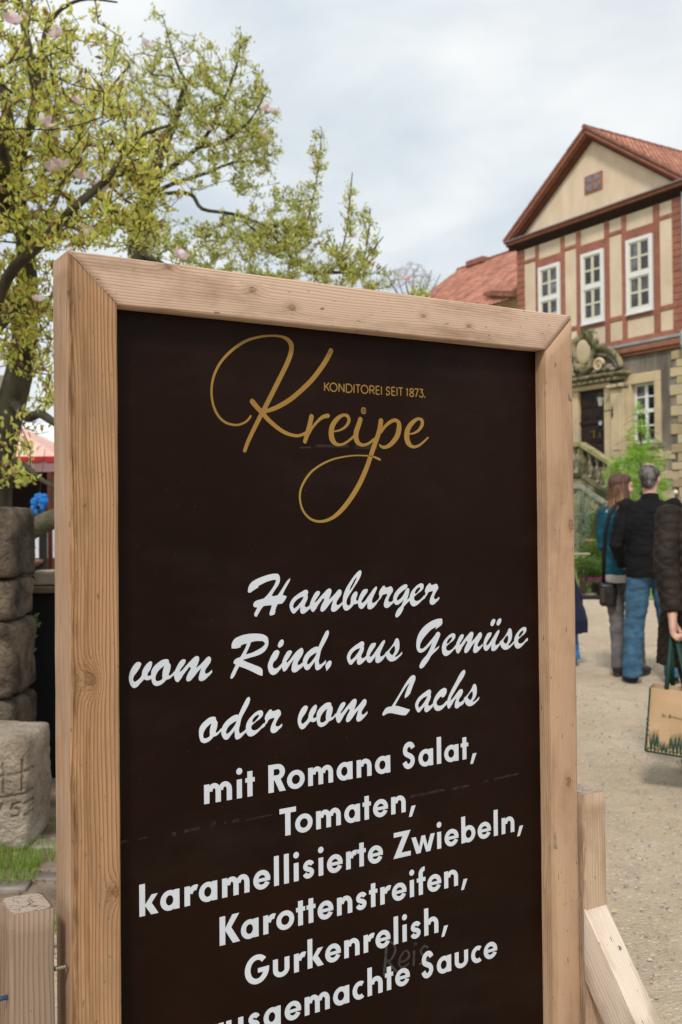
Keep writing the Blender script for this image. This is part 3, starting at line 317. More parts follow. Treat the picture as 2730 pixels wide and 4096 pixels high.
RIB = {"logo":[[[309.9,1562.7,308.3,1563.8,311.5,1561.7],[303.2,1554.7,301.9,1556.0,304.5,1553.3],[292.3,1549.0,291.7,1550.7,292.9,1547.3],[280.6,1547.2,280.8,1549.0,280.5,1545.3],[266.1,1550.0,267.0,1551.7,265.2,1548.2],[254.0,1558.2,255.6,1559.5,252.4,1557.0],[245.1,1572.4,247.0,1573.2,243.2,1571.6],[240.7,1590.2,242.6,1590.5,238.8,1589.9],[240.9,1608.2,242.8,1608.2,238.9,1608.3],[244.8,1625.1,246.8,1624.6,242.8,1625.6],[253.2,1642.3,255.1,1641.4,251.3,1643.3],[265.5,1657.9,267.3,1656.5,263.7,1659.3],[282.5,1673.2,284.1,1671.4,281.0,1675.0],[302.8,1686.1,303.9,1684.1,301.8,1688.2],[325.0,1694.1,325.4,1692.2,324.5,1696.0],[347.4,1698.4,347.4,1696.7,347.3,1700.1],[366.8,1698.8,366.3,1696.8,367.3,1700.8],[379.0,1695.3,376.9,1692.6,381.2,1698.1],[386.4,1688.0,382.2,1686.2,390.5,1689.8],[387.1,1677.8,382.7,1677.9,391.5,1677.8],[383.7,1666.0,379.5,1666.9,387.9,1665.0],[376.1,1649.5,372.1,1650.8,380.1,1648.1],[364.5,1628.5,360.6,1630.0,368.4,1627.0],[349.7,1601.7,345.8,1603.3,353.5,1600.2],[335.0,1576.0,331.2,1577.5,338.8,1574.4],[326.9,1562.1,323.3,1563.6,330.6,1560.5],[314.1,1538.8,310.7,1540.2,317.4,1537.5],[304.5,1520.1,301.2,1521.3,307.7,1519.0],[298.6,1505.9,295.5,1506.8,301.6,1504.9]],[[464.8,1682.4,460.3,1684.0,469.3,1680.8],[456.9,1668.5,452.7,1670.2,461.1,1666.7],[444.7,1651.3,440.8,1653.4,448.6,1649.2],[427.5,1631.0,424.0,1633.5,431.0,1628.5],[407.2,1612.2,404.0,1615.0,410.3,1609.4],[385.4,1595.0,382.7,1598.1,388.1,1591.9],[364.0,1582.4,362.0,1585.7,366.1,1579.0],[349.4,1575.9,348.0,1579.2,350.9,1572.7],[339.8,1572.6,338.7,1575.6,340.8,1569.7],[331.8,1570.1,331.0,1572.5,332.6,1567.7]],[[312.9,1587.0,309.3,1584.1,316.6,1589.9],[320.7,1578.8,317.4,1576.0,324.1,1581.6],[330.2,1570.0,327.0,1567.3,333.4,1572.8],[342.8,1557.7,340.0,1555.1,345.6,1560.4],[360.4,1544.8,358.2,1542.1,362.7,1547.5],[376.6,1536.7,375.3,1533.9,378.0,1539.6],[394.7,1533.3,394.4,1530.7,395.0,1535.9],[406.4,1535.6,407.2,1533.2,405.5,1537.9],[414.8,1539.5,416.0,1537.3,413.5,1541.7]],[[424.8,1567.0,420.4,1567.6,429.3,1566.4],[421.6,1554.4,417.4,1555.1,425.9,1553.6],[416.4,1538.1,412.1,1539.0,420.8,1537.2],[411.6,1524.1,408.1,1524.9,415.1,1523.2]],[[413.9,1532.2,417.3,1530.2,410.5,1534.1],[419.8,1539.7,422.6,1538.1,417.0,1541.2],[426.6,1548.7,428.6,1547.4,424.7,1550.0],[436.9,1559.4,438.8,1557.8,435.0,1561.0],[447.2,1567.2,449.0,1564.4,445.5,1570.0],[457.6,1569.9,458.6,1566.2,456.5,1573.6]],[[469.8,1543.2,470.2,1541.9,469.5,1544.4],[483.0,1546.5,483.8,1544.9,482.1,1548.1],[494.3,1553.7,496.5,1552.2,492.2,1555.2],[500.1,1563.6,503.3,1563.5,496.9,1563.7],[496.4,1571.5,498.6,1573.9,494.3,1569.1],[487.0,1571.9,486.1,1574.4,487.9,1569.3],[475.7,1565.0,472.5,1567.5,478.9,1562.4],[466.2,1552.6,461.5,1553.9,470.9,1551.3],[463.8,1538.2,458.7,1537.9,469.0,1538.5],[466.9,1527.1,462.5,1524.9,471.3,1529.4],[475.2,1521.0,474.0,1518.2,476.4,1523.7],[486.4,1521.6,487.1,1519.6,485.8,1523.6],[497.8,1527.2,499.2,1525.6,496.4,1528.9],[511.3,1537.4,512.9,1535.8,509.7,1538.9]],[[523.5,1566.2,518.9,1567.2,528.1,1565.2],[520.1,1557.1,515.4,1558.2,524.8,1556.0],[515.2,1544.8,510.1,1545.5,520.2,1544.1],[514.1,1533.4,509.0,1532.5,519.2,1534.3],[518.8,1524.6,515.6,1521.9,522.0,1527.3],[528.3,1521.3,528.2,1518.6,528.5,1524.1],[540.0,1524.4,541.2,1522.4,538.8,1526.4],[551.8,1532.1,553.3,1530.5,550.2,1533.8],[559.7,1538.1,561.0,1536.9,558.4,1539.3]],[[566.9,1565.5,562.0,1565.8,571.8,1565.2],[564.8,1553.1,560.0,1553.8,569.6,1552.4],[559.7,1538.1,555.0,1539.2,564.3,1537.0],[551.6,1519.9,547.0,1521.1,556.2,1518.7],[543.6,1500.1,539.2,1501.3,548.0,1498.9],[532.6,1475.4,528.2,1476.9,537.1,1473.9],[517.9,1449.3,513.6,1451.3,522.3,1447.3],[498.6,1423.5,494.7,1425.8,502.4,1421.1],[479.5,1404.3,476.5,1407.0,482.5,1401.7],[460.8,1392.5,459.3,1395.1,462.2,1389.9],[440.5,1388.2,440.5,1390.4,440.5,1385.9],[422.4,1392.1,423.5,1393.8,421.3,1390.5],[408.1,1404.8,409.8,1405.7,406.4,1403.9],[401.5,1422.0,403.2,1422.3,399.7,1421.7],[401.7,1439.2,403.6,1438.9,399.7,1439.5],[408.6,1454.9,410.5,1454.0,406.7,1455.7],[421.4,1470.7,422.9,1469.4,419.8,1472.0],[439.7,1483.6,440.7,1482.1,438.6,1485.0],[461.9,1493.5,462.5,1492.0,461.2,1495.0],[484.3,1499.1,484.6,1497.7,484.0,1500.5],[510.9,1502.6,510.9,1501.4,510.8,1503.8],[535.9,1502.8,535.7,1501.5,536.0,1504.1],[549.5,1501.5,549.0,1500.1,549.9,1502.9],[559.2,1498.4,558.2,1496.6,560.2,1500.3],[564.1,1496.4,563.1,1494.8,565.1,1498.0]],[[567.7,1545.8,569.8,1544.7,565.5,1546.9],[575.7,1556.0,578.0,1554.3,573.4,1557.7],[587.7,1564.7,589.7,1562.1,585.8,1567.3],[597.8,1567.9,597.5,1564.8,598.1,1571.1],[604.8,1564.6,601.0,1562.8,608.6,1566.3],[606.1,1554.6,600.9,1554.7,611.3,1554.5],[602.5,1541.2,597.5,1542.7,607.5,1539.7],[593.3,1529.3,589.5,1531.8,597.1,1526.8],[583.2,1521.6,581.1,1524.5,585.4,1518.7],[573.3,1518.5,573.1,1521.3,573.4,1515.7],[566.4,1520.3,567.6,1522.2,565.1,1518.4],[563.8,1522.7,565.2,1523.7,562.5,1521.7]],[[628.9,1544.1,629.2,1543.0,628.6,1545.2],[640.2,1546.7,641.2,1545.0,639.3,1548.3],[650.7,1552.9,652.9,1551.3,648.4,1554.5],[657.4,1562.4,660.9,1561.9,654.0,1563.0],[656.1,1570.8,658.9,1572.9,653.2,1568.7],[646.8,1572.1,645.7,1574.8,647.8,1569.5],[634.3,1564.1,630.7,1566.6,637.9,1561.5],[624.9,1552.0,619.8,1553.3,630.1,1550.6],[622.7,1538.5,617.0,1538.0,628.4,1539.0],[626.7,1527.0,622.3,1524.6,631.0,1529.3],[635.8,1521.4,635.0,1518.6,636.7,1524.2],[648.2,1523.4,649.3,1521.4,647.1,1525.3],[660.8,1531.3,662.2,1530.0,659.3,1532.7],[670.3,1539.2,671.4,1538.3,669.1,1540.2]],[[530.4,1582.7,525.0,1582.5,535.8,1583.0],[530.4,1581.1,525.0,1580.8,535.8,1581.3]]],"ghost":[[[567.9,638.5,565.4,639.3,570.5,637.8],[565.3,613.2,562.6,614.1,568.0,612.4],[561.8,589.0,559.3,589.8,564.4,588.1]],[[570.0,643.7,569.8,642.2,570.2,645.3],[579.8,640.6,578.4,639.4,581.3,641.9],[586.6,629.3,584.3,629.5,589.0,629.0],[583.5,618.6,581.5,619.8,585.5,617.4],[575.5,610.8,574.2,612.3,576.7,609.2],[564.7,610.1,564.1,611.6,565.2,608.6]],[[569.6,612.2,567.6,611.6,571.6,612.8],[577.3,600.6,575.0,599.6,579.7,601.5],[587.1,589.2,585.0,588.2,589.2,590.3]],[[597.3,602.3,598.0,600.2,596.5,604.3],[609.3,602.7,610.7,600.7,607.9,604.6],[616.5,609.2,618.9,608.3,614.1,610.0],[612.5,618.3,613.9,619.5,611.2,617.2],[605.5,618.3,604.0,620.0,607.0,616.7],[597.4,610.4,595.2,611.7,599.6,609.1],[594.2,599.7,591.9,600.0,596.6,599.5],[601.1,591.5,601.1,589.7,601.1,593.3],[614.3,594.9,615.3,593.3,613.2,596.6]],[[627.3,614.0,624.8,614.6,629.7,613.4],[626.7,601.8,624.3,602.4,629.2,601.1],[625.9,589.6,623.7,590.2,628.2,589.0]],[[628.9,626.9,628.8,623.6,628.9,630.1],[630.9,626.4,630.9,623.1,630.9,629.7]],[[657.5,614.4,658.2,616.2,656.8,612.7],[650.3,617.8,649.0,620.1,651.6,615.4],[642.0,611.4,639.1,612.1,644.8,610.7],[650.0,597.9,647.9,597.0,652.1,598.7],[658.2,590.9,655.7,591.5,660.7,590.4],[649.9,588.0,648.9,590.0,650.9,585.9],[639.6,588.8,639.2,590.5,640.0,587.1]]]}
YF = .0308
def cr_loop(pts, sub=4):
    """closed Catmull-Rom through traced points; flagged points stay sharp"""
    n = len(pts); out = []
    for i in range(n):
        p0, p1, p2, p3 = pts[i-1], pts[i], pts[(i+1) % n], pts[(i+2) % n]
        L = math.dist(p1[:2], p2[:2])+1e-9
        def tan(a, b, c, sharp):
            if sharp: return None
            la = math.dist(a[:2], b[:2])+1e-9; lc = math.dist(b[:2], c[:2])+1e-9
            d = [((b[k]-a[k])/la*lc+(c[k]-b[k])/lc*la)/(la+lc) for k in (0, 1)]
            return d
        t1 = tan(p0, p1, p2, p1[2]); t2 = tan(p1, p2, p3, p2[2]); ch = [(p2[k]-p1[k])/L for k in (0, 1)]
        t1 = t1 or ch; t2 = t2 or ch
        for j in range(sub):
            s_ = j/sub; h1 = 2*s_**3-3*s_**2+1; h2 = -2*s_**3+3*s_**2; h3 = s_**3-2*s_**2+s_; h4 = s_**3-s_**2
            out.append(tuple(h1*p1[k]+h2*p2[k]+h3*L*t1[k]+h4*L*t2[k] for k in (0, 1)))
    return out
def fill(mb, loops, y):
    from mathutils.geometry import tessellate_polygon
    P = [[Vector((a, b, 0)) for a, b in lp] for lp in loops]
    tri = tessellate_polygon(P); flat = [v for lp in P for v in lp]
    fs = []
    for a, b, c in tri:
        A = (flat[b]-flat[a]).cross(flat[c]-flat[a]).z
        if abs(A) < 1e-12: continue
        fs.append((a, b, c) if A > 0 else (a, c, b))
    mb.add([(v.x, y, v.y) for v in flat], fs)
k_ = 0
for nm, bz, pl in SCR:
    mb = MB(); right = -1; word = ''; words = iter(nm.split())
    for ch, s0 in pl:
        if right > 0 and s0-right > .012: mb.build('lettering', mWhite, sign, label='white brush script word "%s"' % next(words)); mb = MB()
        right = s0+max(a for a, b, c in GLY[ch][0])/1000 if ch != 'umlaut' else right
        k_ += 1; y = YF-.00003*(k_ % 3)
        loops = [cr_loop([(a/1000+s0, b/1000+bz, c) for a, b, c in lp]) for lp in GLY[ch]]
        if ch in ('umlaut', 'i'):
            for lp in loops: fill(mb, [lp], y)
        else: fill(mb, loops, y)
    mb.build('lettering', mWhite, sign, label='white brush script word "%s"' % next(words))
# geometric sans: x height 1 = 31 mm
XH = .0305; ST = .0093; TH = .0080
def arc(cx, cz, rx, rz, t_x, t_z, a0, a1, n=28):
    o_, i_ = [], []
    for k in range(n+1):
        a = R(a0+(a1-a0)*k/n); o_.append((cx+rx*math.cos(a), cz+rz*math.sin(a))); i_.append((cx+(rx-t_x)*math.cos(a), cz+(rz-t_z)*math.sin(a)))
    return o_, i_
def rect(x0, z0, x1, z1): return [[(x0, z0), (x1, z0), (x1, z1), (x0, z1)]]
def band(cx, cz, rx, rz, tx, tz, a0, a1):
    o_, i_ = arc(cx, cz, rx, rz, tx, tz, a0, a1)
    if abs(a1-a0) >= 360: return [o_[:-1], i_[:-1]]
    return [o_+i_[::-1]]
def sstroke(w, h, t):
    pts = [(.93, .80), (.80, .93), (.55, .99), (.28, .93), (.13, .78), (.17, .62), (.36, .53), (.62, .46), (.83, .36), (.89, .22), (.76, .07), (.48, .0), (.22, .06), (.06, .22)]
    pts = [(x*(w-t)+t/2, z*(h-t)+t/2) for x, z in pts]
    l, r_ = [], []
    P = []
    for i in range(len(pts)-1):
        p0 = pts[max(i-1, 0)]; p1 = pts[i]; p2 = pts[i+1]; p3 = pts[min(i+2, len(pts)-1)]
        for j in range(4):
            s_ = j/4; P.append(tuple(.5*((2*p1[k])+(-p0[k]+p2[k])*s_+(2*p0[k]-5*p1[k]+4*p2[k]-p3[k])*s_**2+(-p0[k]+3*p1[k]-3*p2[k]+p3[k])*s_**3) for k in (0, 1)))
    P.append(pts[-1])
    for i, q in enumerate(P):
        a = P[max(i-1, 0)]; b = P[min(i+1, len(P)-1)]; dx, dz = b[0]-a[0], b[1]-a[1]; L = math.hypot(dx, dz)
        nx, nz = -dz/L*t/2, dx/L*t/2; l.append((q[0]+nx, q[1]+nz)); r_.append((q[0]-nx, q[1]-nz))
    return [l+r_[::-1]]
def sans(ch, w):
    X, S, T = XH, ST, TH; ov = .0006; cap = .0457; asc = .0490
    o = []
    def bowl(x0, x1): o.append(band((x0+x1)/2, X/2, (x1-x0)/2, X/2+ov, S*.98, T, 0, 360))
    def arch(x0, x1, last=True):      # shoulder from stem at x0 to stem whose right edge is x1
        rx = (x1-x0)/2; o.append(band(x0+rx, X*.56, rx, X*.44+ov, S*.98, T, 0, 172)); o.append(rect(x1-S, 0, x1, X*.57))
    if ch == 'm':
        o.append(rect(0, 0, S, X)); h = (w-S)/2; arch(S*.55, S+h-.0008+S*.1); arch(S+h-S*.55, w)
    elif ch == 'n': o.append(rect(0, 0, S, X)); arch(S*.5, w)
    elif ch == 'h': o.append(rect(0, 0, S, asc)); arch(S*.5, w)
    elif ch == 'u':
        rx = w/2; o.append(band(rx, X*.42, rx, X*.42+ov, S*.98, T, 180, 360)); o.append(rect(0, X*.41, S, X)); o.append(rect(w-S, X*.41, w, X))
    elif ch == 'i':
        o.append(rect(w/2-S/2, 0, w/2+S/2, X)); o.append([arc(w/2, .0435, .0054, .0054, .001, .001, 0, 345, 23)[0]])
    elif ch == 'l': o.append(rect(0, 0, w, asc))
    elif ch == 't': o.append(rect(w/2-S/2-.0002, 0, w/2+S/2-.0002, .0411)); o.append(rect(0, X-.0072, w, X))
    elif ch == 'f':
        x0 = .0042; o.append(rect(x0, 0, x0+S, .038)); o.append(rect(0, X-.0072, w-.001, X)); o.append(band(x0+.0135, .0375, .0135, .0122, S*.98, T, 90, 182))
    elif ch == 'r': o.append(rect(0, 0, S, X)); o.append(band(S+.0135-.0045, X*.50, .0135, X*.5+ov, S*.95, T*1.1, 68, 165))
    elif ch == 'o': bowl(0, w)
    elif ch == 'a': bowl(0, w-.0012); o.append(rect(w-S, 0, w, X))
    elif ch == 'b': bowl(.0012, w); o.append(rect(0, 0, S, asc))
    elif ch == 'g':
        bowl(0, w-.0012); o.append(rect(w-S, -.004, w, X)); o.append(band(w/2, -.003, w/2, .0125, S, T, 195, 360))
    elif ch == 'e': o.append(band(w/2, X/2, w/2, X/2+ov, S*.95, T, 2, 335)); o.append(rect(S*.6, X*.40, w-.0003, X*.585))
    elif ch == 'c': o.append(band(w*.62, X/2, w*.62, X/2+ov, S*.98, T, 55, 305))
    elif ch == 's': o.append(sstroke(w, X+ov, .0080))
    elif ch == 'S': o.append(sstroke(w, cap+.0035, .0092))
    elif ch == 'k':
        o.append(rect(0, 0, S, asc)); o.append([[(S*.95, X*.53), (S+.0105, X), (w-.001, X), (S+.0105, X*.58), (w, 0), (w-.0118, 0), (S*.95, X*.50)]])
    elif ch == 'K':
        o.append(rect(0, 0, .0100, cap)); o.append([[(.0095, cap*.55), (w-.0135, cap), (w-.001, cap), (.0205, cap*.56), (w, 0), (w-.0128, 0), (.0095, cap*.50)]])
    elif ch == 'R':
        o.append(rect(0, 0, .0100, cap)); o.append(band(.0165, cap*.71, .0145, cap*.29, .0098, .0080, -90, 90)); o.append(rect(.0095, cap-.0081, .0172, cap)); o.append(rect(.0095, cap*.42, .0172, cap*.42+.0081))
        o.append([[(.0105, cap*.47), (.0215, cap*.50), (w, 0), (w-.0118, 0)]])
    elif ch == 'T': o.append(rect(w/2-.0050, 0, w/2+.0050, cap-.004)); o.append(rect(0, cap-.0085, w, cap))
    elif ch == 'Z': o.append([[(0, 0), (w, 0), (w, .0083), (.0175, .0083), (w, cap), (.0012, cap), (.0012, cap-.0083), (w-.0175, cap-.0083)]])
    elif ch == 'w':
        a = S*1.02
        o.append([[(0, X), (a, X), (w*.305+.001, X*.36), (w*.42, X), (w*.58, X), (w*.695-.001, X*.36), (w-a, X), (w, X), (w*.80, 0), (w*.62, 0), (w*.5, X*.62), (w*.38, 0), (w*.20, 0)]])
    elif ch == 'G':
        h = cap+.002; o.append(band(w/2, cap/2, w/2, h/2, .0103, .0086, 42, 345)); o.append([[(w*.53, cap*.53), (w, cap*.53), (w*.985, cap*.36), (w*.80, cap*.36), (w*.53, cap*.37)]])
    elif ch == ',': o.append([[(0, -.0105), (.0066, -.0105), (w, .0085), (w-.0092, .0085)]])
    return o
for nm, bz, pl in SANS:
    if nm.startswith('haus'):
        hb_ = MB(); x_ = pl[0][1]-.1100
        for lp in sans('h', .0315): fill(hb_, [[(x+x_, z+bz) for x, z in l] for l in lp], YF)
        hb_.build('lettering', mWhite, sign, label='white bold sans letter h at the left edge of the lowest line')
        pl = [['a', pl[0][1]-.0365, pl[0][1]-.0045]]+pl
    mb = MB(); q = 0; right = -1; words = iter(nm.split())
    for ch, s0, s1 in pl:
        if right > -1 and s0-right > .011 and not (nm.startswith('haus') and s0 < pl[2][1]+.001): mb.build('lettering', mWhite, sign, label='white bold sans word "%s"' % next(words)); mb = MB()
        right = s1
        for lp in sans(ch, s1-s0):
            q += 1; fill(mb, [[(x+s0, z+bz) for x, z in l] for l in lp], YF-.00004*(q % 4))
    mb.build('lettering', mWhite, sign, label='white bold sans word "%s"' % next(words))
def ribbon(mb, pts, y, caps=True, sub=4):
    """pts: centre, left, right (mm) -> smooth ribbon with rounded ends"""
    P = np.array(pts)/1000.; n = len(P); L, Rr = [], []
    for i in range(n-1):
        p0, p1, p2, p3 = P[max(i-1, 0)], P[i], P[i+1], P[min(i+2, n-1)]
        m = 1 if n == 2 else sub
        for j in range(m):
            s_ = j/m; q = .5*(2*p1+(-p0+p2)*s_+(2*p0-5*p1+4*p2-p3)*s_**2+(-p0+3*p1-3*p2+p3)*s_**3); L.append(q[2:4]); Rr.append(q[4:6])
    L.append(P[-1][2:4]); Rr.append(P[-1][4:6])
    vs = [(a[0], y, a[1]) for a in L]+[(b[0], y, b[1]) for b in Rr]; k = len(L)
    fs = []
    for i in range(k-1):
        a, b, c, d = vs[i], vs[i+1], vs[i+1+k], vs[i+k]
        A = (b[0]-a[0])*(d[2]-a[2])-(b[2]-a[2])*(d[0]-a[0])
        fs.append((i, i+1, i+1+k, i+k) if A > 0 else (i, i+k, i+1+k, i+1))
    mb.add(vs, fs)
    if caps:
        for e0, e1 in ((L[0], Rr[0]), (L[-1], Rr[-1])):
            c = (e0+e1)/2; r_ = np.linalg.norm(e0-e1)/2*.98
            fill(mb, [[(c[0]+r_*math.cos(a*math.pi/6), c[1]+r_*math.sin(a*math.pi/6)) for a in range(12)]], y-.00002)
mb = MB()
for i, rb in enumerate(RIB['logo']): ribbon(mb, rb, YF-.00005*(i % 4))
mb.build('lettering', mGold, sign, label='gold handwritten logo reading "Kreipe"')
mb = MB()
for i, rb in enumerate(RIB['ghost']): ribbon(mb, rb, YF+.0000-.00005*(i % 3)+.00012)
mb.build('lettering', mGhost, sign, label='faint wiped chalk word "Reis" between the lower lines')
# small capitals, stroke font on a 1 x 1 cell
CAPS = {'K': [[(0, 0), (0, 1)], [(.95, 1), (.05, .42)], [(.30, .60), (1, 0)]], 'O': 'O', 'N': [[(0, 0), (0, 1)], [(0, 1), (1, 0)], [(1, 0), (1, 1)]],
 'D': [[(0, 0), (0, 1)], [(0, 1), (.45, 1), (.8, .88), (1, .62), (1, .38), (.8, .12), (.45, 0), (0, 0)]], 'I': [[(.5, 0), (.5, 1)]], 'T': [[(0, 1), (1, 1)], [(.5, 0), (.5, 1)]],
 'R': [[(0, 0), (0, 1)], [(0, 1), (.55, 1), (.85, .92), (.97, .73), (.85, .53), (.55, .45), (0, .45)], [(.5, .45), (1, 0)]],
 'E': [[(0, 0), (0, 1)], [(0, 1), (1, 1)], [(0, .5), (.9, .5)], [(0, 0), (1, 0)]], 'S': 'S', '1': [[(0, .85), (.5, 1)], [(.6, 1), (.6, 0)]],
 '8': '8', '7': [[(0, 1), (1, 1)], [(1, 1), (.3, 0)]], '3': [[(.05, 1), (.95, 1)], [(.95, 1), (.45, .58)], [(.45, .58), (.8, .55), (1, .3), (.85, .07), (.5, 0), (.15, .07), (.0, .22)]]}
def stroke(mb, pts, t, y):
    P = []
    for i, q in enumerate(pts):
        a = pts[max(i-1, 0)]; b = pts[min(i+1, len(pts)-1)]; dx, dz = b[0]-a[0], b[1]-a[1]; L = math.hypot(dx, dz) or 1
        nx, nz = -dz/L*t/2, dx/L*t/2; P.append([1000*v for v in (q[0], q[1], q[0]+nx, q[1]+nz, q[0]-nx, q[1]-nz)])
    ribbon(mb, P, y, caps=False, sub=3)
kx0, kx1, kz, kh, kt = .4504, .6645, .61155+1.0, .0163, .0021
kz = 1.6115; px0, px1 = 60., 1508.
mb = MB(); q = 0
for ch, a, b in (('K', 60, 140), ('O', 135, 250), ('N', 263, 348), ('D', 366, 461), ('I', 474, 490), ('T', 500, 577), ('O', 577, 687), ('R', 700, 777), ('E', 790, 852), ('I', 866, 881), ('S', 930, 1003), ('E', 1015, 1077), ('I', 1090, 1105), ('T', 1113, 1188), ('1', 1226, 1262), ('8', 1275, 1345), ('7', 1346, 1413), ('3', 1415, 1483)):
    # the photo foreshortens evenly enough over this short line
    fx = lambda v: kx0+(v-60)/(1255-60)*(.6263-.4504)*(1+ (v-1255)/1195*.035)
    x0, x1 = fx(a), fx(b); t_ = kt; x0 += t_/2; x1 -= t_/2; wd = max(x1-x0, 0); q += 1
    fwd = lambda p: (x0+p[0]*wd, kz+t_/2+p[1]*(kh-t_))
    s_ = CAPS[ch]
    if s_ == 'O': fill(mb, band((x0+x1)/2, kz+kh/2, wd/2+t_/2, kh/2, t_, t_, 0, 360), YF)
    elif s_ == '8':
        fill(mb, band((x0+x1)/2, kz+kh*.27, wd/2+t_/2, kh*.27, t_, t_, 0, 360), YF); fill(mb, band((x0+x1)/2, kz+kh*.75, wd/2+t_/3, kh*.25, t_, t_, 0, 360), YF-.00005)
    elif s_ == 'S': fill(mb, [[(x0-t_/2+x, kz+z) for x, z in sstroke(wd+t_, kh, t_)[0]]], YF)
    else:
        for i, pts in enumerate(s_): stroke(mb, [fwd(p) for p in pts], t_, YF-.00004*i)
fill(mb, [[(fx(1499)+.0014*math.cos(a*.6283), kz+.0014+.0014*math.sin(a*.6283)) for a in range(10)]], YF)
mb.build('lettering', mGold, sign, label='small gold capitals reading "KONDITOREI SEIT 1873."')
# scuffs on the film: the dashed wiped line and a chip
mScuff = M('scuff', (.026, .018, .014), (.010, .005, .003), rough=.9, scale=90, lo=.42, hi=.6)
mb = MB()
for (x0, x1, z, h) in ((.083, .10, .903, .006), (.112, .128, .904, .004), (.165, .175, .900, .007), (.187, .215, .902, .006), (.232, .243, .9035, .009), (.256, .26, .904, .006), (.27, .284, .903, .007), (.295, .345, .903, .004), (.62, .70, .889, .006), (.715, .76, .889, .005), (.79, .805, .891, .006), (.815, .88, .893, .005), (.43, .50, 1.515, .006), (.51, .56, 1.514, .009), (.40, .425, 1.512, .004)):
    mb.add([(x0, YF+.0001, z), (x1, YF+.0001, z+.001), (x1-.002, YF+.0001, z+h), (x0+.002, YF+.0001, z+h-.001)], [(0, 1, 2, 3)])
mb.build('scuff_marks', mScuff, sign, kind='stuff')
# -------- supports, braces and screws
wS = woodmat('wood_support', (.37, .25, .165), (.15, .08, .04), seed=21, period=.0048, pith=(.12, .10), edge=[(0, .012, (.12, .07, .035), .6)], grey=.5, contrast=.75)
wS2 = woodmat('wood_support_right', (.66, .49, .345), (.40, .245, .14), seed=27, period=.0035, pith=(.17, .15), edge=[(0, .012, (.12, .07, .035), .7)], grey=.25, contrast=.5)
def post_with_cap(x, y, wmat, top, lab, sd):
    mb = MB(); beam(mb, 0, top, .064, .075, r=.007, seg=26, cut1=lambda a, b: -.003*a/.064, seed=sd, wob=.0009)
    return obj('support_post', mb.mesh('support_post'), wmat, sign, True, loc=(x, y, 0), label=lab)
post_with_cap(-.0865, .001, wS, .842, 'weathered short post screwed beside the left upright', 31)
post_with_cap(1.0195, .001, wS2, .840, 'paler short post screwed beside the right upright', 37)
wE = M('end_grain', (.36, .27, .20), (.20, .145, .10), rough=.9, scale=40, stretch=(1, 6, 1), bump=.5, bscale=90, bdist=.002)
m, t, p, o = newmat('end_grain_rings'); g = NG(t); co = g.coord('Object')
d = g.vmath('LENGTH', g.vmath('MULTIPLY', g.vmath('SUBTRACT', co, (.02, .11, 0)), (1, 1, 0)))
d = g.math('ADD', d, g.math('MULTIPLY', g.noise(co, 60, 3), .002))
rg = g.ramp(g.math('FRACT', g.math('DIVIDE', d, .0031)), [(0, 0), (.7, .3), (.9, 1), (1, 0)])
ck = g.n('TexVoronoi', feature='DISTANCE_TO_EDGE'); g.put(ck.inputs['Vector'], g.coord('Object', scale=(60, 110, 1))); ck.inputs['Scale'].default_value = 1
crk = g.ramp(ck.outputs['Distance'], [(0, 1), (.035, 0)])
crk = g.math('MULTIPLY', crk, g.ramp(g.noise(co, 50, 2), [(.42, 0), (.55, 1)]))
c = g.mix(rg, (.43, .345, .275), (.25, .18, .13)); c = g.mix(crk, c, (.03, .02, .015))
g.put(p.inputs['Base Color'], c); p.inputs['Roughness'].default_value = .9; g.put(p.inputs['Normal'], g.bump(g.math('MULTIPLY', crk, -1), .8, .002))
for (x, z, mm) in ((-.0865, .842, m), (1.0195, .840, m)):
    mb = MB(); k = 18; 
    mb.prism([(x+.0325+.0285*math.copysign(abs(math.cos(a))**.35, math.cos(a)), .038+.034*math.copysign(abs(math.sin(a))**.35, math.sin(a))) for a in [2*math.pi*(i+.5)/k for i in range(k)]], 0, .0012)
    mb.v = [(a, c_, -.0006+z+b+(-.003*(a-x)/.064)) for a, b, c_ in mb.v]; mb.f = [f[::-1] for f in mb.f]
    mb.build('end_grain', mm, sign, loc=(0, 0, .0006))
wB = woodmat('wood_brace', (.78, .68, .58), (.56, .42, .32), seed=33, period=.0042, pith=(.14, .13), contrast=.35)
def brace(x, sd):
    # sloping prop in the plane across the board: runs from the support down towards the viewer
    ang = math.atan2(.168, .128); L = .62/math.sin(ang)+.02
    mb = MB(); beam(mb, 0, L, .060, .088, r=.003, seg=24, cut0=lambda a, b: b*math.tan(math.pi/2-ang)*-.0, seed=sd)
    o_ = obj('brace', mb.mesh('brace'), wB, sign, True)
    # local z along the slope (down, towards -Y), local y = inward normal (below the upper face), x = width
    zd = Vector((0, -math.cos(ang), -math.sin(ang))); yd = Vector((0, math.sin(ang), -math.cos(ang)))
    o_.matrix_local = Matrix(((1, 0, 0, x), (0, yd.y, zd.y, .003), (0, yd.z, zd.z, .615), (0, 0, 0, 1)))
    return o_, zd, yd
mMetal = M('zinc_screw', (.45, .43, .36), (.25, .22, .16), rough=.35, metal=1.0, scale=300)
for x, sd in ((1.0205, 41), (-.0855, 47)):
    o_, zd, yd = brace(x, sd)
    mb = MB(); mb.lathe([(.0045, 0), (.0045, .0008), (.0036, .0014)], 14); mb.box(-.0022, .0022, -.0005, .0005, .0012, .0018); mb.box(-.0005, .0005, -.0022, .0022, .0012, .0018)
    sc_ = mb.build('screw', mMetal, o_, False, loc=(.042, .0002, .085)); sc_.rotation_euler = (R(90), 0, 0)
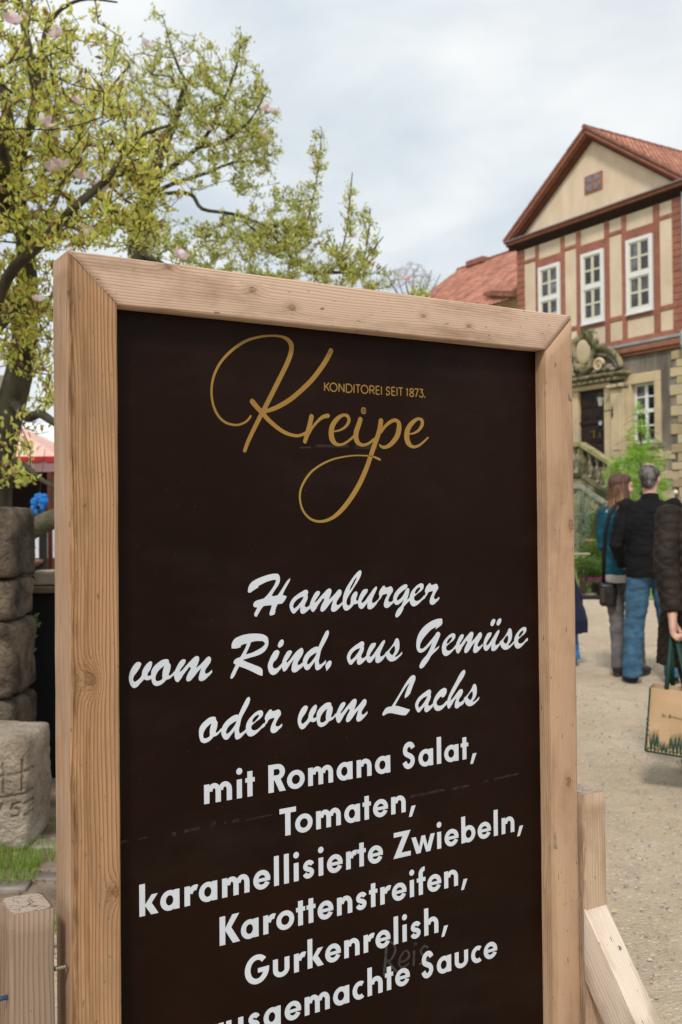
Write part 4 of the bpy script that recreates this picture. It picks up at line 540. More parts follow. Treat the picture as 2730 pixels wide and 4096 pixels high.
for (x, z) in ((-.0215, .748), (-.0865-.012, .725)):
    mb = MB(); mb.lathe([(.0028, 0), (.0035, .003), (.0028, .006), (.0036, .009), (.0028, .012), (.0036, .015), (.003, .018)], 10)
    b_ = mb.build('screw', mMetal if x > -.05 else M('blue_bolt', (.02, .05, .11), rough=.4), sign, True, loc=(x, .012, z)); b_.rotation_euler = (0, R(90), 0)
MB().add([(.9915, -.0004, 1.628), (.992, -.0004, 1.621), (.999, -.0004, 1.619), (1.001, -.0004, 1.622), (.9955, -.0004, 1.6265), (.993, -.0004, 1.636)], [(0, 1, 2, 3, 4, 5)]).build('ink_mark', M('blue_grey_ink', (.16, .16, .17), (.12, .12, .13), scale=300), sign)
mStaple = M('bent_staple', (.55, .58, .62), (.3, .32, .35), rough=.4, metal=.8, scale=200)
mb = MB(); mb.tube([(.941, -.0006, .758), (.9405, -.004, .775), (.9385, -.005, .781)], .0008, 5); mb.add([(.9375, -.0015, .752), (.9465, -.001, .748), (.944, -.003, .757), (.939, -.004, .759)], [(0, 1, 2, 3)]); mb.build('staple', mStaple, sign)

# ================================================================== THE HOUSE (local X to the right along the front, Y into the house)
HU = 26.1839
house = thing('timber_framed_house', 'old manor house with red half timbering, cream panels, stone ground floor and red tiled roofs', 'house', UU*HU, R(90)-YAW-R(90))
mTimber = M('red_timber', (.40, .165, .110), (.30, .118, .078), rough=.75, scale=3, stretch=(1, 1, 1), island=.18, bump=.2, bscale=40)
mPlaster = M('cream_plaster', (.78, .645, .49), (.61, .48, .34), rough=.9, scale=1.2, detail=8, lo=.28, hi=.72, island=.08, bump=.15, bscale=25, bdist=.01)
mPed = M('gable_plaster', (.755, .61, .45), (.62, .49, .345), rough=.9, scale=1.1, detail=8, stretch=(1.4, 1, .6))
mSand = M('sandstone', (.60, .44, .25), (.44, .35, .23), rough=.9, scale=1.8, detail=7, island=.35, bump=.3, bscale=20)
mSandP = M('pale_sandstone', (.63, .49, .31), (.46, .37, .245), rough=.9, scale=1.3, detail=7, bump=.25, bscale=20)
mRender = M('grey_render', (.37, .315, .255), (.12, .102, .085), rough=.95, scale=1.1, detail=8, stretch=(1.6, 1, .35), lo=.38, hi=.66, bump=.3, bscale=12)
mMoss = M('mossy_stone', (.30, .245, .155), (.065, .070, .028), rough=.95, scale=2.6, detail=8, bump=.6, bscale=14, bdist=.04, lo=.40, hi=.60)
mMoss2 = M('old_grey_stone', (.36, .31, .235), (.11, .102, .065), rough=.95, scale=3.5, detail=8, bump=.5, bscale=14, bdist=.03, lo=.38, hi=.62)
mLead = M('lead_flashing', (.33, .36, .39), (.24, .26, .28), rough=.5, scale=2)
mWhiteP = M('white_window_paint', (.80, .80, .80), (.74, .74, .73), rough=.5, scale=2)
mCreamP = M('cream_sash_paint', (.66, .62, .50), (.62, .58, .46), rough=.5, scale=2)
mDoor = M('dark_door', (.030, .018, .014), (.017, .010, .008), rough=.45, scale=5)
mIron = M('black_iron', (.012, .014, .013), rough=.5, scale=5)
mBrass = M('brass', (.55, .38, .12), rough=.3, metal=1.0)
mTile = M('clay_tile', (.64, .31, .215), (.46, .205, .14), rough=.85, scale=.9, detail=6, island=.38, bump=.2, bscale=12)
mRidge = M('ridge_tile', (.36, .15, .105), (.22, .11, .085), rough=.9, scale=2, island=.3)
m, t, p, o = newmat('window_glass'); g = NG(t)
oi_ = g.ramp(g.n('ObjectInfo').outputs['Random'], [(.35, 0), (.9, 1)]); g.put(p.inputs['Base Color'], g.mix(g.math('MULTIPLY', oi_, g.ramp(g.noise(g.coord('Object'), 2.2, 5), [(.38, 0), (.62, 1)])), (.006, .006, .008), (.20, .20, .235))); p.inputs['Roughness'].default_value = .06; p.inputs['Specular IOR Level'].default_value = .9
g.put(p.inputs['Normal'], g.bump(g.noise(g.coord('Object'), 2.5, 2), .15, .02)); mGlass = m
XL, XR = -29.47, -21.58
# walls
MB().box(XL+.04, XR-.03, .06, 9.0, 7.0, 12.0).build('wall_upper_storey', mPlaster, house, label='upper storey wall behind the timber frame')
gw = MB()
for a, b, c, d in ((XL+.02, -23.78, 0, 7.0), (-22.78, XR-.02, 0, 7.0), (-23.78, -22.78, 0, 3.70), (-23.78, -22.78, 5.72, 7.0)): gw.box(a, b, .04, .5, c, d)
gw.box(XL+.02, XR-.02, .5, 9, 0, 7.0)
gw.build('wall_ground_storey', mRender, house, label='weathered grey render of the tall stone ground storey')
# studs and rails: (x0, x1) clear panels from left to right
PX = [(-29.07, -28.44), (-28.26, -27.09), (-26.89, -26.29), (-26.08, -24.92), (-24.71, -24.13), (-23.93, -22.75), (-22.50, -21.96)]
wide = {1, 3, 5}; ZB, ZT = 7.32, 11.57
def part_box(name, mat, x0, x1, y0, y1, z0, z1, par=None, b=.012, **k):
    q = MB().bbox(x0, x1, y0, y1, z0, z1, b); a_ = .014 if name in ('timber_beam', 'quoin_stone', 'wall_stone', 'window_surround', 'corner_board') else 0
    if a_: q.v = [(x+a_*noise.noise(Vector((x*2.1, z*1.7, 3)))*.9, y, z+a_*noise.noise(Vector((x*1.7, z*2.3, 9)))*.8) for x, y, z in q.v]
    return q.build(name, mat, par or house, **k)
studs = [(PX[i][1], PX[i+1][0]) for i in range(6)]
for a, b in studs: part_box('timber_beam', mTimber, a, b, -.03, .08, ZB, ZT)
part_box('timber_beam', mTimber, XL, XR, -.035, .085, 7.12, ZB-.002)
mSof = M('shade_toned_frieze', (.035, .016, .012), (.02, .010, .008), rough=.85)  # shade under the cornice put into the colour of frieze beam and soffit
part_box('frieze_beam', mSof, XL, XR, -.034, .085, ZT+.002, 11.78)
for i, (a, b) in enumerate(PX):
    c = .008
    if i in wide:
        for z0, z1 in ((ZB, 7.95), (11.0, ZT)): part_box('plaster_panel', mPlaster, a, b, c, .07, z0, z1)
        part_box('timber_beam', mTimber, a, b, -.026, .08, 10.67, 11.0); part_box('timber_beam', mTimber, a, b, -.026, .08, 7.95, 8.13)
    else:
        for z0, z1 in ((ZB, 8.0), (8.16, 11.0), (11.13, ZT)): part_box('plaster_panel', mPlaster, a, b, c, .07, z0, z1)
        part_box('timber_beam', mTimber, a, b, -.022, .08, 8.0, 8.16); part_box('timber_beam', mTimber, a, b, -.022, .08, 11.0, 11.13)
for a, b in ((XL, PX[0][0]), (PX[6][1], XR)):      # corner posts faced with short boards
    z = ZB
    while z < ZT-.05:
        h = min(.232, ZT-z); part_box('corner_board', mTimber, a, b, -.035-.006*random.random(), .08, z, z+h-.012); z += h
# gable side wall (faces left, seen only from aside)
part_box('timber_beam', mTimber, XL-.01, XL+.03, .1, 9, 11.3, 11.6)
# windows
def pane(par, x0, x1, y, z0, z1):
    q = MB(); q.add([(x0, y, z0), (x1, y, z0), (x1, y, z1), (x0, y, z1)], [(0, 1, 2, 3)]); return q.build('pane', mGlass, par)
def bars(x0, x1, y0, y1, z0, z1, par, mat, name='glazing_bar'): return MB().box(x0, x1, y0, y1, z0, z1).build(name, mat, par)
def upper_window(x0, x1, z0=8.13, z1=10.66):
    w_ = MB(); f = .125
    w_.box(x0, x1, -.075, .02, z0, z0+f+.03).box(x0, x1, -.075, .02, z1-f, z1).box(x0, x0+f, -.0745, .02, z0+f+.03, z1-f).box(x1-f, x1, -.0745, .02, z0+f+.03, z1-f)
    zt = (z0+z1)/2+.02; w_.box(x0+f, x1-f, -.073, .02, zt-.075, zt+.075)
    wo = w_.build('window', mWhiteP, house)
    xc = (x0+x1)/2
    for a0, a1 in ((z0+f+.03, zt-.075), (zt+.075, z1-f)):
        s_ = MB(); e_ = .055
        for b0, b1 in ((x0+f, xc-.004), (xc+.004, x1-f)):
            s_.box(b0, b1, -.045, .01, a0, a0+e_).box(b0, b1, -.045, .01, a1-e_, a1).box(b0, b0+e_, -.0445, .01, a0+e_, a1-e_).box(b1-e_, b1, -.0445, .01, a0+e_, a1-e_)
            zc = (a0+a1)/2; s_.box(b0+e_, b1-e_, -.043, .01, zc-.035, zc+.035)
            for c0, c1 in ((a0+e_, zc-.035), (zc+.035, a1-e_)): pane(wo, b0+e_-.01, b1-e_+.01, -.012, c0-.01, c1+.01)
        s_.build('sash', mCreamP, wo)
    MB().box(x0-.02, x1+.02, -.11, -.0, z0-.045, z0-.003).build('sill', mWhiteP, wo)
for a, b in ((-28.24, -27.11), (-26.02, -24.94), (-23.90, -22.77)): upper_window(a, b)
# cornice below the gable, flashing, raking verges, pediment wall
XE0, XE1, XC, ZE, ZA, YO = -29.74, -21.26, -25.42, 11.93, 14.93, -.34
cb = MB(); cb.add([(XE0+.2, -.04, 11.62), (XE1-.2, -.04, 11.62), (XE1-.04, YO+.03, 11.82), (XE0+.04, YO+.03, 11.82), (XE0+.2, .1, 11.62), (XE1-.2, .1, 11.62), (XE1-.04, .1, 11.86), (XE0+.04, .1, 11.86)], [(0, 3, 2, 1)[::-1], (0, 1, 5, 4), (3, 7, 6, 2), (0, 4, 7, 3), (1, 2, 6, 5), (4, 5, 6, 7)])
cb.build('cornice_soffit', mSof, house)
part_box('cornice', mTimber, XE0, XE1, YO, .05, 11.80, 11.90, b=.03)
part_box('cornice_moulding', mTimber, XE0-.04, XE1+.04, YO-.05, .05, 11.905, 11.955, b=.015)
MB().add([(XE0-.06, YO-.08, 11.965), (XE1+.06, YO-.08, 11.965), (XE1, .0, 12.13), (XE0, .0, 12.13), (XE0-.06, YO-.08, 11.94), (XE1+.06, YO-.08, 11.94)], [(0, 1, 2, 3), (4, 5, 1, 0)]).build('lead_flashing', mLead, house)
MB().prism([(XE0+.35, 12.06), (XE1-.35, 12.06), (XC, ZA-.30)], .02, .25).build('gable_wall', mPed, house)
def raking(off0, off1, y0, y1, name, mat):      # parallel bands under the roof slope
    for sx in (-1, 1):
        xe = XE0-.05 if sx < 0 else XE1+.05
        s_ = (ZA-ZE)/abs(XC-xe); L = math.hypot(1, s_)
        v = lambda o_: o_*L
        p_ = [(xe, ZE+.03-v(off0)), (XC, ZA-v(off0)), (XC, ZA-v(off1)), (xe+(-sx)*0, ZE+.03-v(off1))]
        p_ = [(max(min(x, 99), -99), z) for x, z in p_]
        MB().prism(p_, y0, y1).build(name, mat, house)
raking(.0, .075, YO-.02, .10, 'verge_board', mTimber)
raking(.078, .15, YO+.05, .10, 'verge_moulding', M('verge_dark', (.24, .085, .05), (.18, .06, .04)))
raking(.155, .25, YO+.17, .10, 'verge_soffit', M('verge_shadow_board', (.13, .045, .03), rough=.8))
# tiled roofs: wavy pantiles as real geometry, one mesh per slope
def tiles(name, o, ax, up, nx, ny, w_, h_, label=None):
    """o corner at the eave, ax along, up the slope"""
    ax = Vector(ax).normalized(); up = Vector(up).normalized(); nr = ax.cross(up).normalized()
    if nr.z < 0: nr = -nr
    q = MB(); K = 5; prof = [(0, 0), (.22, .030), (.5, .045), (.78, .028), (1.0, .004)]
    for j in range(ny):
        for i in range(nx):
            b = Vector(o)+ax*(i*w_)+up*(j*h_)+nr*(random.random()*.008)
            lo_ = [b+ax*(f*w_)+nr*(z+.035) for f, z in prof]; hi_ = [b+ax*(f*w_)+up*(h_*1.12)+nr*z for f, z in prof]; un = [b+ax*(f*w_)+nr*(z-.0) for f, z in prof]
            q.add(lo_+hi_+un, [(k, k+1, K+k+1, K+k) for k in range(K-1)]+[(2*K+k, 2*K+k+1, k+1, k) for k in range(K-1)])
    return q.build(name, mTile, house, kind='stuff', **({'label': label} if label else {}))
SL = math.atan2(ZA-ZE, XC-XE0)
RL = (XC-XE0)/math.cos(SL)
# risalit roof, ridge runs into the house
LEN = 9.0
for sx, nm in ((1, 'roof_tiles'), (-1, 'roof_tiles')):
    xe = XE1+.12 if sx > 0 else XE0-.12
    base = MB(); base.add([(xe, YO-.02, ZE+.0), (XC, YO-.02, ZA+.0), (XC, LEN, ZA+.0), (xe, LEN, ZE+.0), (xe, YO-.02, ZE+.05), (XC, YO-.02, ZA+.05), (XC, LEN, ZA+.05), (xe, LEN, ZE+.05)], [(0, 1, 2, 3), (4, 7, 6, 5), (0, 4, 5, 1), (3, 2, 6, 7), (0, 3, 7, 4)])
    base.build('roof_deck', mRidge, house)
    tiles(nm, (xe, YO+.02, ZE+.07), (0, 1, 0), (XC-xe, 0, ZA-ZE), int(LEN/.235), int((RL+.12)/.30), .235, .30, 'right slope of red pantiles above the gable' if sx > 0 else None)
for k in range(24):      # verge tiles stepping up the gable edge, then ridge tiles
    pass
def ridge_row(p0, p1, n, r=.09, name='ridge_tile'):
    p0, p1 = Vector(p0), Vector(p1); d = (p1-p0)/n
    q0 = MB(); q0.tube([Vector((0, 0, 0)), d.normalized()*(d.length*1.06)], [r*1.08, r*.92], 8); me = q0.mesh(name); me.materials.append(mRidge)
    for i in range(n): obj(name, me, None, house, False, loc=p0+d*i+Vector((0, 0, random.uniform(-.006, .006))))
ridge_row((XC, YO-.1, ZA+.10), (XC, LEN, ZA+.10), 24)
for xe in (XE0-.10, XE1+.10): ridge_row((xe, YO+.0, ZE+.09), (XC, YO+.0, ZA+.10), 15, r=.075, name='verge_tile')
# jetty cornice between the storeys
part_box('jetty_flashing', mLead, XL-.05, XR+.02, -.16, .06, 7.02, 7.12, b=.02)
part_box('jetty_beam', mTimber, XL-.04, XR+.01, -.13, .06, 6.80, 7.018, b=.03)
part_box('jetty_moulding', mTimber, XL-.03, XR, -.07, .06, 6.70, 6.798, b=.02)
# rain pipe at the right corner
MB().tube([(XR+.09, -.06, 12.0), (XR+.09, -.06, 7.25), (XR+.09, -.20, 7.1), (XR+.09, -.20, 6.75), (XR+.10, -.08, 6.5), (XR+.10, -.08, .1)], .055, 10).build('rain_pipe', mLead, house)
# the body beyond the corner to the right, set back
MB().box(XR, XR+9, 1.2, 9, 0, 10.2).build('wall_right_wing', mRender, house)
# quoins
zq = 6.62; k = 0
while zq > .3:
    h = random.choice((.26, .30, .34)); x0 = -22.12 if k % 2 == 0 else -21.86
    part_box('quoin_stone', mSand if random.random() < .55 else mSandP, x0+random.uniform(-.03, .03), XR+.005, -.012-.02*random.random(), .3, zq-h+.014, zq, b=.02); zq -= h; k += 1
for z_ in np.arange(6.5, .4, -.31):
    part_box('quoin_stone', mSandP, XL, XL+(.5 if int(z_*10) % 2 else .3), -.02, .3, z_-.295, z_, b=.02)
# ground floor window in its sandstone surround
for a, b, c, d in ((-24.07, -23.78, 3.66, 5.72), (-22.78, -22.54, 3.66, 5.72), (-24.07, -22.54, 5.722, 6.06)): part_box('window_surround', mSandP, a, b, -.05, .3, c, d, b=.015)
part_box('window_sill_stone', mMoss2, -24.1, -22.5, -.12, .3, 3.50, 3.658, b=.02)
gwf = MB(); x0, x1, z0, z1 = -23.78, -22.78, 3.70, 5.72
gwf.box(x0, x1, .16, .24, z0, z0+.10).box(x0, x1, .16, .24, z1-.07, z1).box(x0, x0+.075, .161, .24, z0+.10, z1-.07).box(x1-.075, x1, .161, .24, z0+.10, z1-.07).box((x0+x1)/2-.06, (x0+x1)/2+.06, .162, .24, z0+.10, z1-.07).box(x0+.075, (x0+x1)/2-.06, .158, .235, 4.73, 4.86).box((x0+x1)/2+.06, x1-.075, .158, .235, 4.73, 4.86)
for zc in (5.25, 4.27): gwf.box(x0+.075, (x0+x1)/2-.06, .17, .23, zc, zc+.05).box((x0+x1)/2+.06, x1-.075, .17, .23, zc, zc+.05)
gwo = gwf.build('window', mWhiteP, house, label='white eight pane window beside the portal')
for a, b in ((x0+.07, -23.34), (-23.22, x1-.07)):
    for c, d in ((3.79, 4.28), (4.31, 4.74), (4.85, 5.26), (5.29, 5.66)): pane(gwo, a, b, .20, c, d)
part_box('window_surround', mSandP, -24.07, -22.54, -.03, .2, 3.2, 3.49, b=.02)
# faint ashlar courses low on the wall, in patches where the render is gone
for (x0_, z0_) in ((-22.9, 3.1), (-23.4, 2.75), (-22.75, 2.45), (-23.6, 2.1), (-22.95, 1.8), (-24.2, 1.5), (-23.1, 1.2)):
    for kx in range(2): part_box('wall_stone', mSandP, x0_+kx*.46, x0_+kx*.46+.43, .015, .1, z0_, z0_+.27, b=.012)
# ---------------- portal
PO = thing('stone_portal', 'carved mossy sandstone portal with cartouche and broken curved pediment around the dark door', 'portal', house.location, house.rotation_euler.z)
YP = -.30
def pbox(name, mat, *a, b=.02, par=None, **k): return MB().bbox(*a, b).build(name, mat, par or PO, **k)
for sx in (-1, 1):
    c = -25.57+sx*1.37; pbox('pilaster', mSandP, c-.30, c+.30, YP+.02, .03, 2.95, 5.62)
    pbox('pilaster_panel', mSandP, c-.17, c+.17, YP-.01, YP+.04, 3.5, 5.42)
    pbox('pilaster_base', mMoss2, c-.35, c+.35, YP-.05, .03, 2.9, 3.25, b=.04)
    pbox('capital', mMoss2, c-.34, c+.34, YP-.06, .03, 5.622, 5.80, b=.04)
    cp = MB()
    for i in range(3): cp.tube([(c-.26+i*.26-.09, YP-.06, 5.7), (c-.26+i*.26+.09, YP-.06, 5.7)], .055, 8)
    cp.build('capital_scrolls', mSandP, PO)
    pbox('door_jamb', mSandP, -25.57+sx*.62-(.0 if sx > 0 else .32), -25.57+sx*.62+(.32 if sx > 0 else 0), YP+.18, .2, 2.95, 5.74)
pbox('lintel', mSandP, -26.54, -24.60, YP+.12, .2, 5.742, 5.92, b=.03)
pbox('frieze', mMoss2, -27.25, -23.92, YP-.02, .02, 5.925, 6.06, b=.02)
for k in range(11): pbox('frieze_block', mSandP, -27.1+k*.28, -26.94+k*.28, YP-.05, YP, 5.945, 6.04, b=.01)
pbox('cornice', mMoss, -27.40, -23.76, YP-.20, .02, 6.065, 6.20, b=.05)
for sx in (-1, 1):      # curved pediment halves with scroll ends
    q = MB(); q2 = MB(); pts = []; pts2 = []
    for i in range(13):
        f = i/12; a = R(4+f*84); pts.append((-25.57+sx*(1.72-1.30*(1-math.cos(a))), YP-.10, 6.22+.92*math.sin(a)*1.0)); pts2.append((-25.57+sx*(1.50-1.1*(1-math.cos(a))), YP-.04, 6.22+.70*math.sin(a)))
    q.tube(pts, [(.11, .15)]*13, 8); q.build('pediment_arc', mMoss, PO, True)
    q2.tube(pts2, .06, 8); q2.build('pediment_moulding', mMoss2, PO, True)
    tp = MB(); tp.prism([(-25.57+sx*.35, 6.2)]+[(x, z) for x, y, z in pts2], YP+.06, .02); tp.build('tympanum', mMoss2, PO)
    sp = MB(); pp = []
    for i in range(26):
        a = i*.42; r_ = .24-.0085*i; pp.append((-25.57+sx*(.72+r_*math.cos(a)), YP-.14, 6.50+r_*math.sin(a)))
    sp.tube(pp, [.075-.0015*i for i in range(26)], 7); sp.build('scroll', mSandP, PO, True)
    hb = MB()
    for (x, z, r_) in ((1.15, 6.38, .16), (.98, 6.30, .11), (1.32, 6.29, .10), (.52, 6.30, .12)): hb.ell((-25.57+sx*x, YP-.08, z), (r_, .13, r_*.8), 10, 7)
    hb.build('carved_shell', mMoss2, PO, True)
ca = MB()
for i in range(28):
    a = 2*math.pi*i/28; rr = 1+.12*math.sin(a*5+1); ca.ell((-25.57+.50*rr*math.cos(a), YP-.12, 7.07+.60*rr*math.sin(a)), (.12+.03*math.sin(i*2.1), .13, .13+.03*math.cos(i*1.7)), 8, 6)
for (x, z, r_) in ((-.25, 7.55, .2), (.22, 7.56, .2), (0, 7.62, .22), (-.5, 7.35, .16), (.5, 7.35, .16), (0, 6.42, .2), (-.3, 6.5, .14), (.3, 6.5, .14)): ca.ell((-25.57+x, YP-.10, z), (r_, .14, r_*.8), 9, 6)
fuse(ca, 'cartouche_frame', mMoss, PO, .035, 2)
MB().ell((-25.57, YP-.13, 7.07), (.36, .12, .47), 16, 10).build('cartouche_shield', mSandP, PO, True)
MB().prism([(-26.15, 6.2), (-25.0, 6.2), (-25.0, 7.2), (-25.57, 7.6), (-26.15, 7.2)], YP+.0, .02).build('cartouche_block', mMoss2, PO)
tu = MB()
for (x, z) in ((-.62, 7.42), (-.7, 7.2), (.35, 7.68), (.1, 7.75), (.62, 7.3), (1.5, 6.75)):
    for k in range(40):
        c = Vector((-25.57+x+random.gauss(0, .09), YP-.15+random.gauss(0, .05), z+random.gauss(0, .06))); d = Vector((random.gauss(0, 1), random.gauss(0, 1), random.gauss(.4, 1))).normalized()*.07; s_ = d.orthogonal().normalized()*.03
        tu.add([c-s_, c+d, c+s_], [(0, 1, 2)])
tu.build('moss_tufts', leafmat('moss_leaf', [(0, (.05, .09, .015)), (1, (.13, .19, .04))]), PO, kind='stuff')
# door with panels
DR = MB().box(-26.19, -24.95, .02, .08, 2.95, 5.74).build('door', mDoor, PO, label='tall dark double door with panels')
for a in (-26.11, -25.50):
    for z0_, z1_ in ((3.1, 3.75), (3.85, 4.42), (4.72, 5.05), (5.12, 5.62)):
        q = MB(); q.bbox(a, a+.47, -.012, .03, z0_, z1_, .02).bbox(a+.09, a+.38, -.028, .0, z0_+.08, z1_-.08, .02); q.build('door_panel', mDoor, DR)
MB().box(-26.19, -24.95, -.03, .03, 4.54, 4.64).build('transom_rail', mDoor, DR)
q = MB(); q.box(-25.53, -25.47, -.045, -.02, 4.02, 4.32).tube([(-25.50, -.05, 4.26), (-25.50, -.09, 4.26), (-25.60, -.09, 4.26)], .014, 6); q.build('door_handle', mBrass, DR)
q = MB(); q.box(-25.24, -25.19, -.04, -.02, 4.02, 4.2); q.build('keyhole_plate', mBrass, DR)
q = MB(); q.lathe([(.085, 0), (.085, .004)], 16); nn_ = q.build('round_notice', M('white_paper', (.75, .76, .8)), DR, loc=(-25.19, -.035, 4.53)); nn_.rotation_euler = (R(90), 0, 0)
# wall lantern
LN = thing('wall_lantern', 'black iron wall lantern bracketed on the pilaster right of the door', 'lantern', house.location, house.rotation_euler.z)
lx, ly = -24.62, -.62
q = MB(); q.lathe([(.02, .30), (.05, .24), (.155, .17), (.16, .155)], 6, (lx, ly, 5.22)); q.build('lantern_cap', mIron, LN)
q = MB(); q.lathe([(.03, .0), (.06, .03), (.05, .05)], 6, (lx, ly, 5.0)); q.build('lantern_base', mIron, LN)
q = MB(); q.lathe([(.055, .05), (.12, .36)], 6, (lx, ly, 5.0)); q.build('lantern_glass', M('milky_glass', (.42, .42, .36), rough=.3), LN)
q = MB(); q.tube([(lx, ly, 5.0), (lx, ly, 4.92), (lx+.1, ly+.1, 4.86), (lx+.2, ly+.24, 4.9), (lx+.25, ly+.30, 4.85)], .018, 6).tube([(lx+.25, ly+.32, 5.02), (lx+.25, ly+.32, 4.66)], [.03, .045], 6); q.build('bracket', mIron, LN)
# ---------------- staircase in front of the door (flight falls to the right)
ST_ = thing('stone_staircase', 'mossy stone staircase with bulbous balusters leading up to the dark door', 'staircase', house.location, house.rotation_euler.z)
SXL, SX0, SY0, SY1, ZL = -27.4, -24.50, -1.75, -.02, 2.92
NS = 17; RI = ZL/NS; TR = RI/.545
stp = MB()
for k in range(1, NS): q = MB(); q.bbox(SX0+(k-1)*TR, SX0+k*TR+.03, SY0+.25, SY1, max(0, ZL-(k+1)*RI), ZL-k*RI, .01); q.build('step', mMoss2, ST_)
pb = lambda name, mat, *a, b=.02, **k: MB().bbox(*a, b).build(name, mat, ST_, **k)
pb('landing', mMoss2, SXL, SX0, SY0+.1, SY1, 2.70, ZL)
SXE = SX0+NS*TR
wl = MB(); wl.prism([(SXL, 0), (SXE, 0), (SXE, .05), (SX0-.05, 2.28), (SXL, 2.28)], SY0+.12, SY0+.24); wl.build('stair_wall', mMoss2, ST_)
wl = MB(); wl.prism([(SX0+.30, .35), (SX0+2.6, .35), (SX0+2.6, .55), (SX0+.30, 1.82)], SY0+.09, SY0+.13); wl.build('wall_panel', mSand, ST_, label='yellow sandstone panel under the flight')
wl = MB(); wl.prism([(SXL+.2, .35), (SX0-.15, .35), (SX0-.15, 2.0), (SXL+.2, 2.0)], SY0+.09, SY0+.13); wl.build('wall_panel', mSand, ST_)
def rk(z_, h, y0, y1, name, mat, xa=SXL):
    q = MB(); s_ = .545; q.prism([(xa, z_), (SX0, z_), (SXE, z_-s_*(SXE-SX0)), (SXE, z_+h-s_*(SXE-SX0)), (SX0, z_+h), (xa, z_+h)], y0, y1); q.build(name, mat, ST_)
rk(2.20, .16, SY0+.02, SY0+.30, 'stringer_coping', M('coping_stone', (.36, .33, .275), (.22, .205, .165), rough=.9, scale=2))
rk(2.60, .13, SY0+.02, SY0+.30, 'baluster_plinth', mMoss)
rk(3.62, .14, SY0-.02, SY0+.30, 'handrail', M('mossy_rail', (.40, .34, .19), (.19, .185, .07), rough=.95, scale=3, detail=7, bump=.4, bscale=15))
wl = MB(); wl.prism([(SXL, 2.36), (SX0, 2.36), (SXE, .0), (SXE, .15), (SX0, 2.62), (SXL, 2.62)], SY0+.06, SY0+.26); wl.build('balustrade_base', mMoss, ST_)
bal = MB(); bal.lathe([(.075, 0), (.085, .06), (.05, .09), (.06, .13), (.105, .24), (.11, .32), (.075, .45), (.042, .60), (.045, .68), (.075, .70), (.075, .76), (.06, .80), (.085, .83), (.085, .90)], 12)
bme = bal.mesh('baluster'); bme.materials.append(mMoss2); bme.shade_smooth()
xb = SXL+.2
while xb < SXE-.3:
    zb = 2.72 if xb < SX0-.1 else 2.72-.545*(xb-SX0)
    if abs(xb-SX0) > .14: obj('baluster', bme, None, ST_, loc=(xb, SY0+.16, zb))
    xb += .335
pb('newel_post', mMoss, SX0-.13, SX0+.10, SY0+.03, SY0+.29, 2.6, 3.62)
# ---------------- the long wing to the left with its own roof
WG_Z = lambda y: 13.95-.71*(6-y)
MB().box(-40.5, XL, 1.0, 11.0, 0, 10.3).build('wall_left_wing', mPlaster, house)
MB().prism([(1.0, 10.3), (11, 10.3), (6, 13.8)], 0, 1).xf(Matrix(((0, -.4, 0, -40.3), (1, 0, 0, 0), (0, 0, 1, 0), (0, 0, 0, 1)))).build('wall_left_gable', mPlaster, house)
base = MB(); base.add([(-40.7, .2, WG_Z(.2)), (XL+4, .2, WG_Z(.2)), (XL+4, 6, 13.95), (-40.7, 6, 13.95), (-40.7, 11.8, WG_Z(.2)), (XL+4, 11.8, WG_Z(.2))], [(0, 1, 2, 3), (3, 2, 5, 4)]); base.build('roof_deck', mRidge, house)
tiles('roof_tiles', (-40.75, .15, WG_Z(.15)+.02), (1, 0, 0), (0, 1, .71), int(11.5/.24), 24, .24, .30, 'long slope of red pantiles on the left wing')
ridge_row((-40.8, 6, 14.02), (-29.0, 6, 14.02), 34, r=.10)
q = MB(); q.bbox(-41.3+1.6, -38.35, 5.6, 6.5, 13.85, 14.17, .05); q.build('ridge_vent', mRidge, house, label='low raised vent on the ridge of the left wing')
q = MB()
for k in range(9): q.add([Vector((-32.4+k*.33, 1.0-k*.115-.3, WG_Z(1.0-k*.115)-.0+.10)) + Vector(d) for d in ((0, 0, 0), (.24, 0, -.01), (.24, 0, .12), (0, 0, .13), (0, .4, .0), (.24, .4, -.01), (.24, .4, .22), (0, .4, .22))], [(0, 1, 2, 3), (4, 7, 6, 5), (0, 4, 5, 1), (3, 2, 6, 7), (0, 3, 7, 4), (1, 5, 6, 2)])
q.build('tile_ends', mRidge, house)
for z_ in (1.6, 5.0, 8.0):      # plain windows in the end wall of the left wing
    for y_ in (3.0, 5.6, 8.2):
        q = MB(); q.box(-40.56, -40.49, y_-.6, y_-.5, z_, z_+1.7).box(-40.56, -40.49, y_+.5, y_+.6, z_, z_+1.7).box(-40.56, -40.49, y_-.5, y_+.5, z_, z_+.1).box(-40.56, -40.49, y_-.5, y_+.5, z_+1.6, z_+1.7).box(-40.55, -40.49, y_-.03, y_+.03, z_+.1, z_+1.6).box(-40.548, -40.49, y_-.5, y_-.03, z_+.9, z_+.95).box(-40.548, -40.49, y_+.03, y_+.5, z_+.9, z_+.95)
        wo = q.build('window', mWhiteP, house); MB().add([(-40.51, y_+.5, z_+.1), (-40.51, y_-.5, z_+.1), (-40.51, y_-.5, z_+1.6), (-40.51, y_+.5, z_+1.6)], [(0, 1, 2, 3)]).build('pane', mGlass, wo)
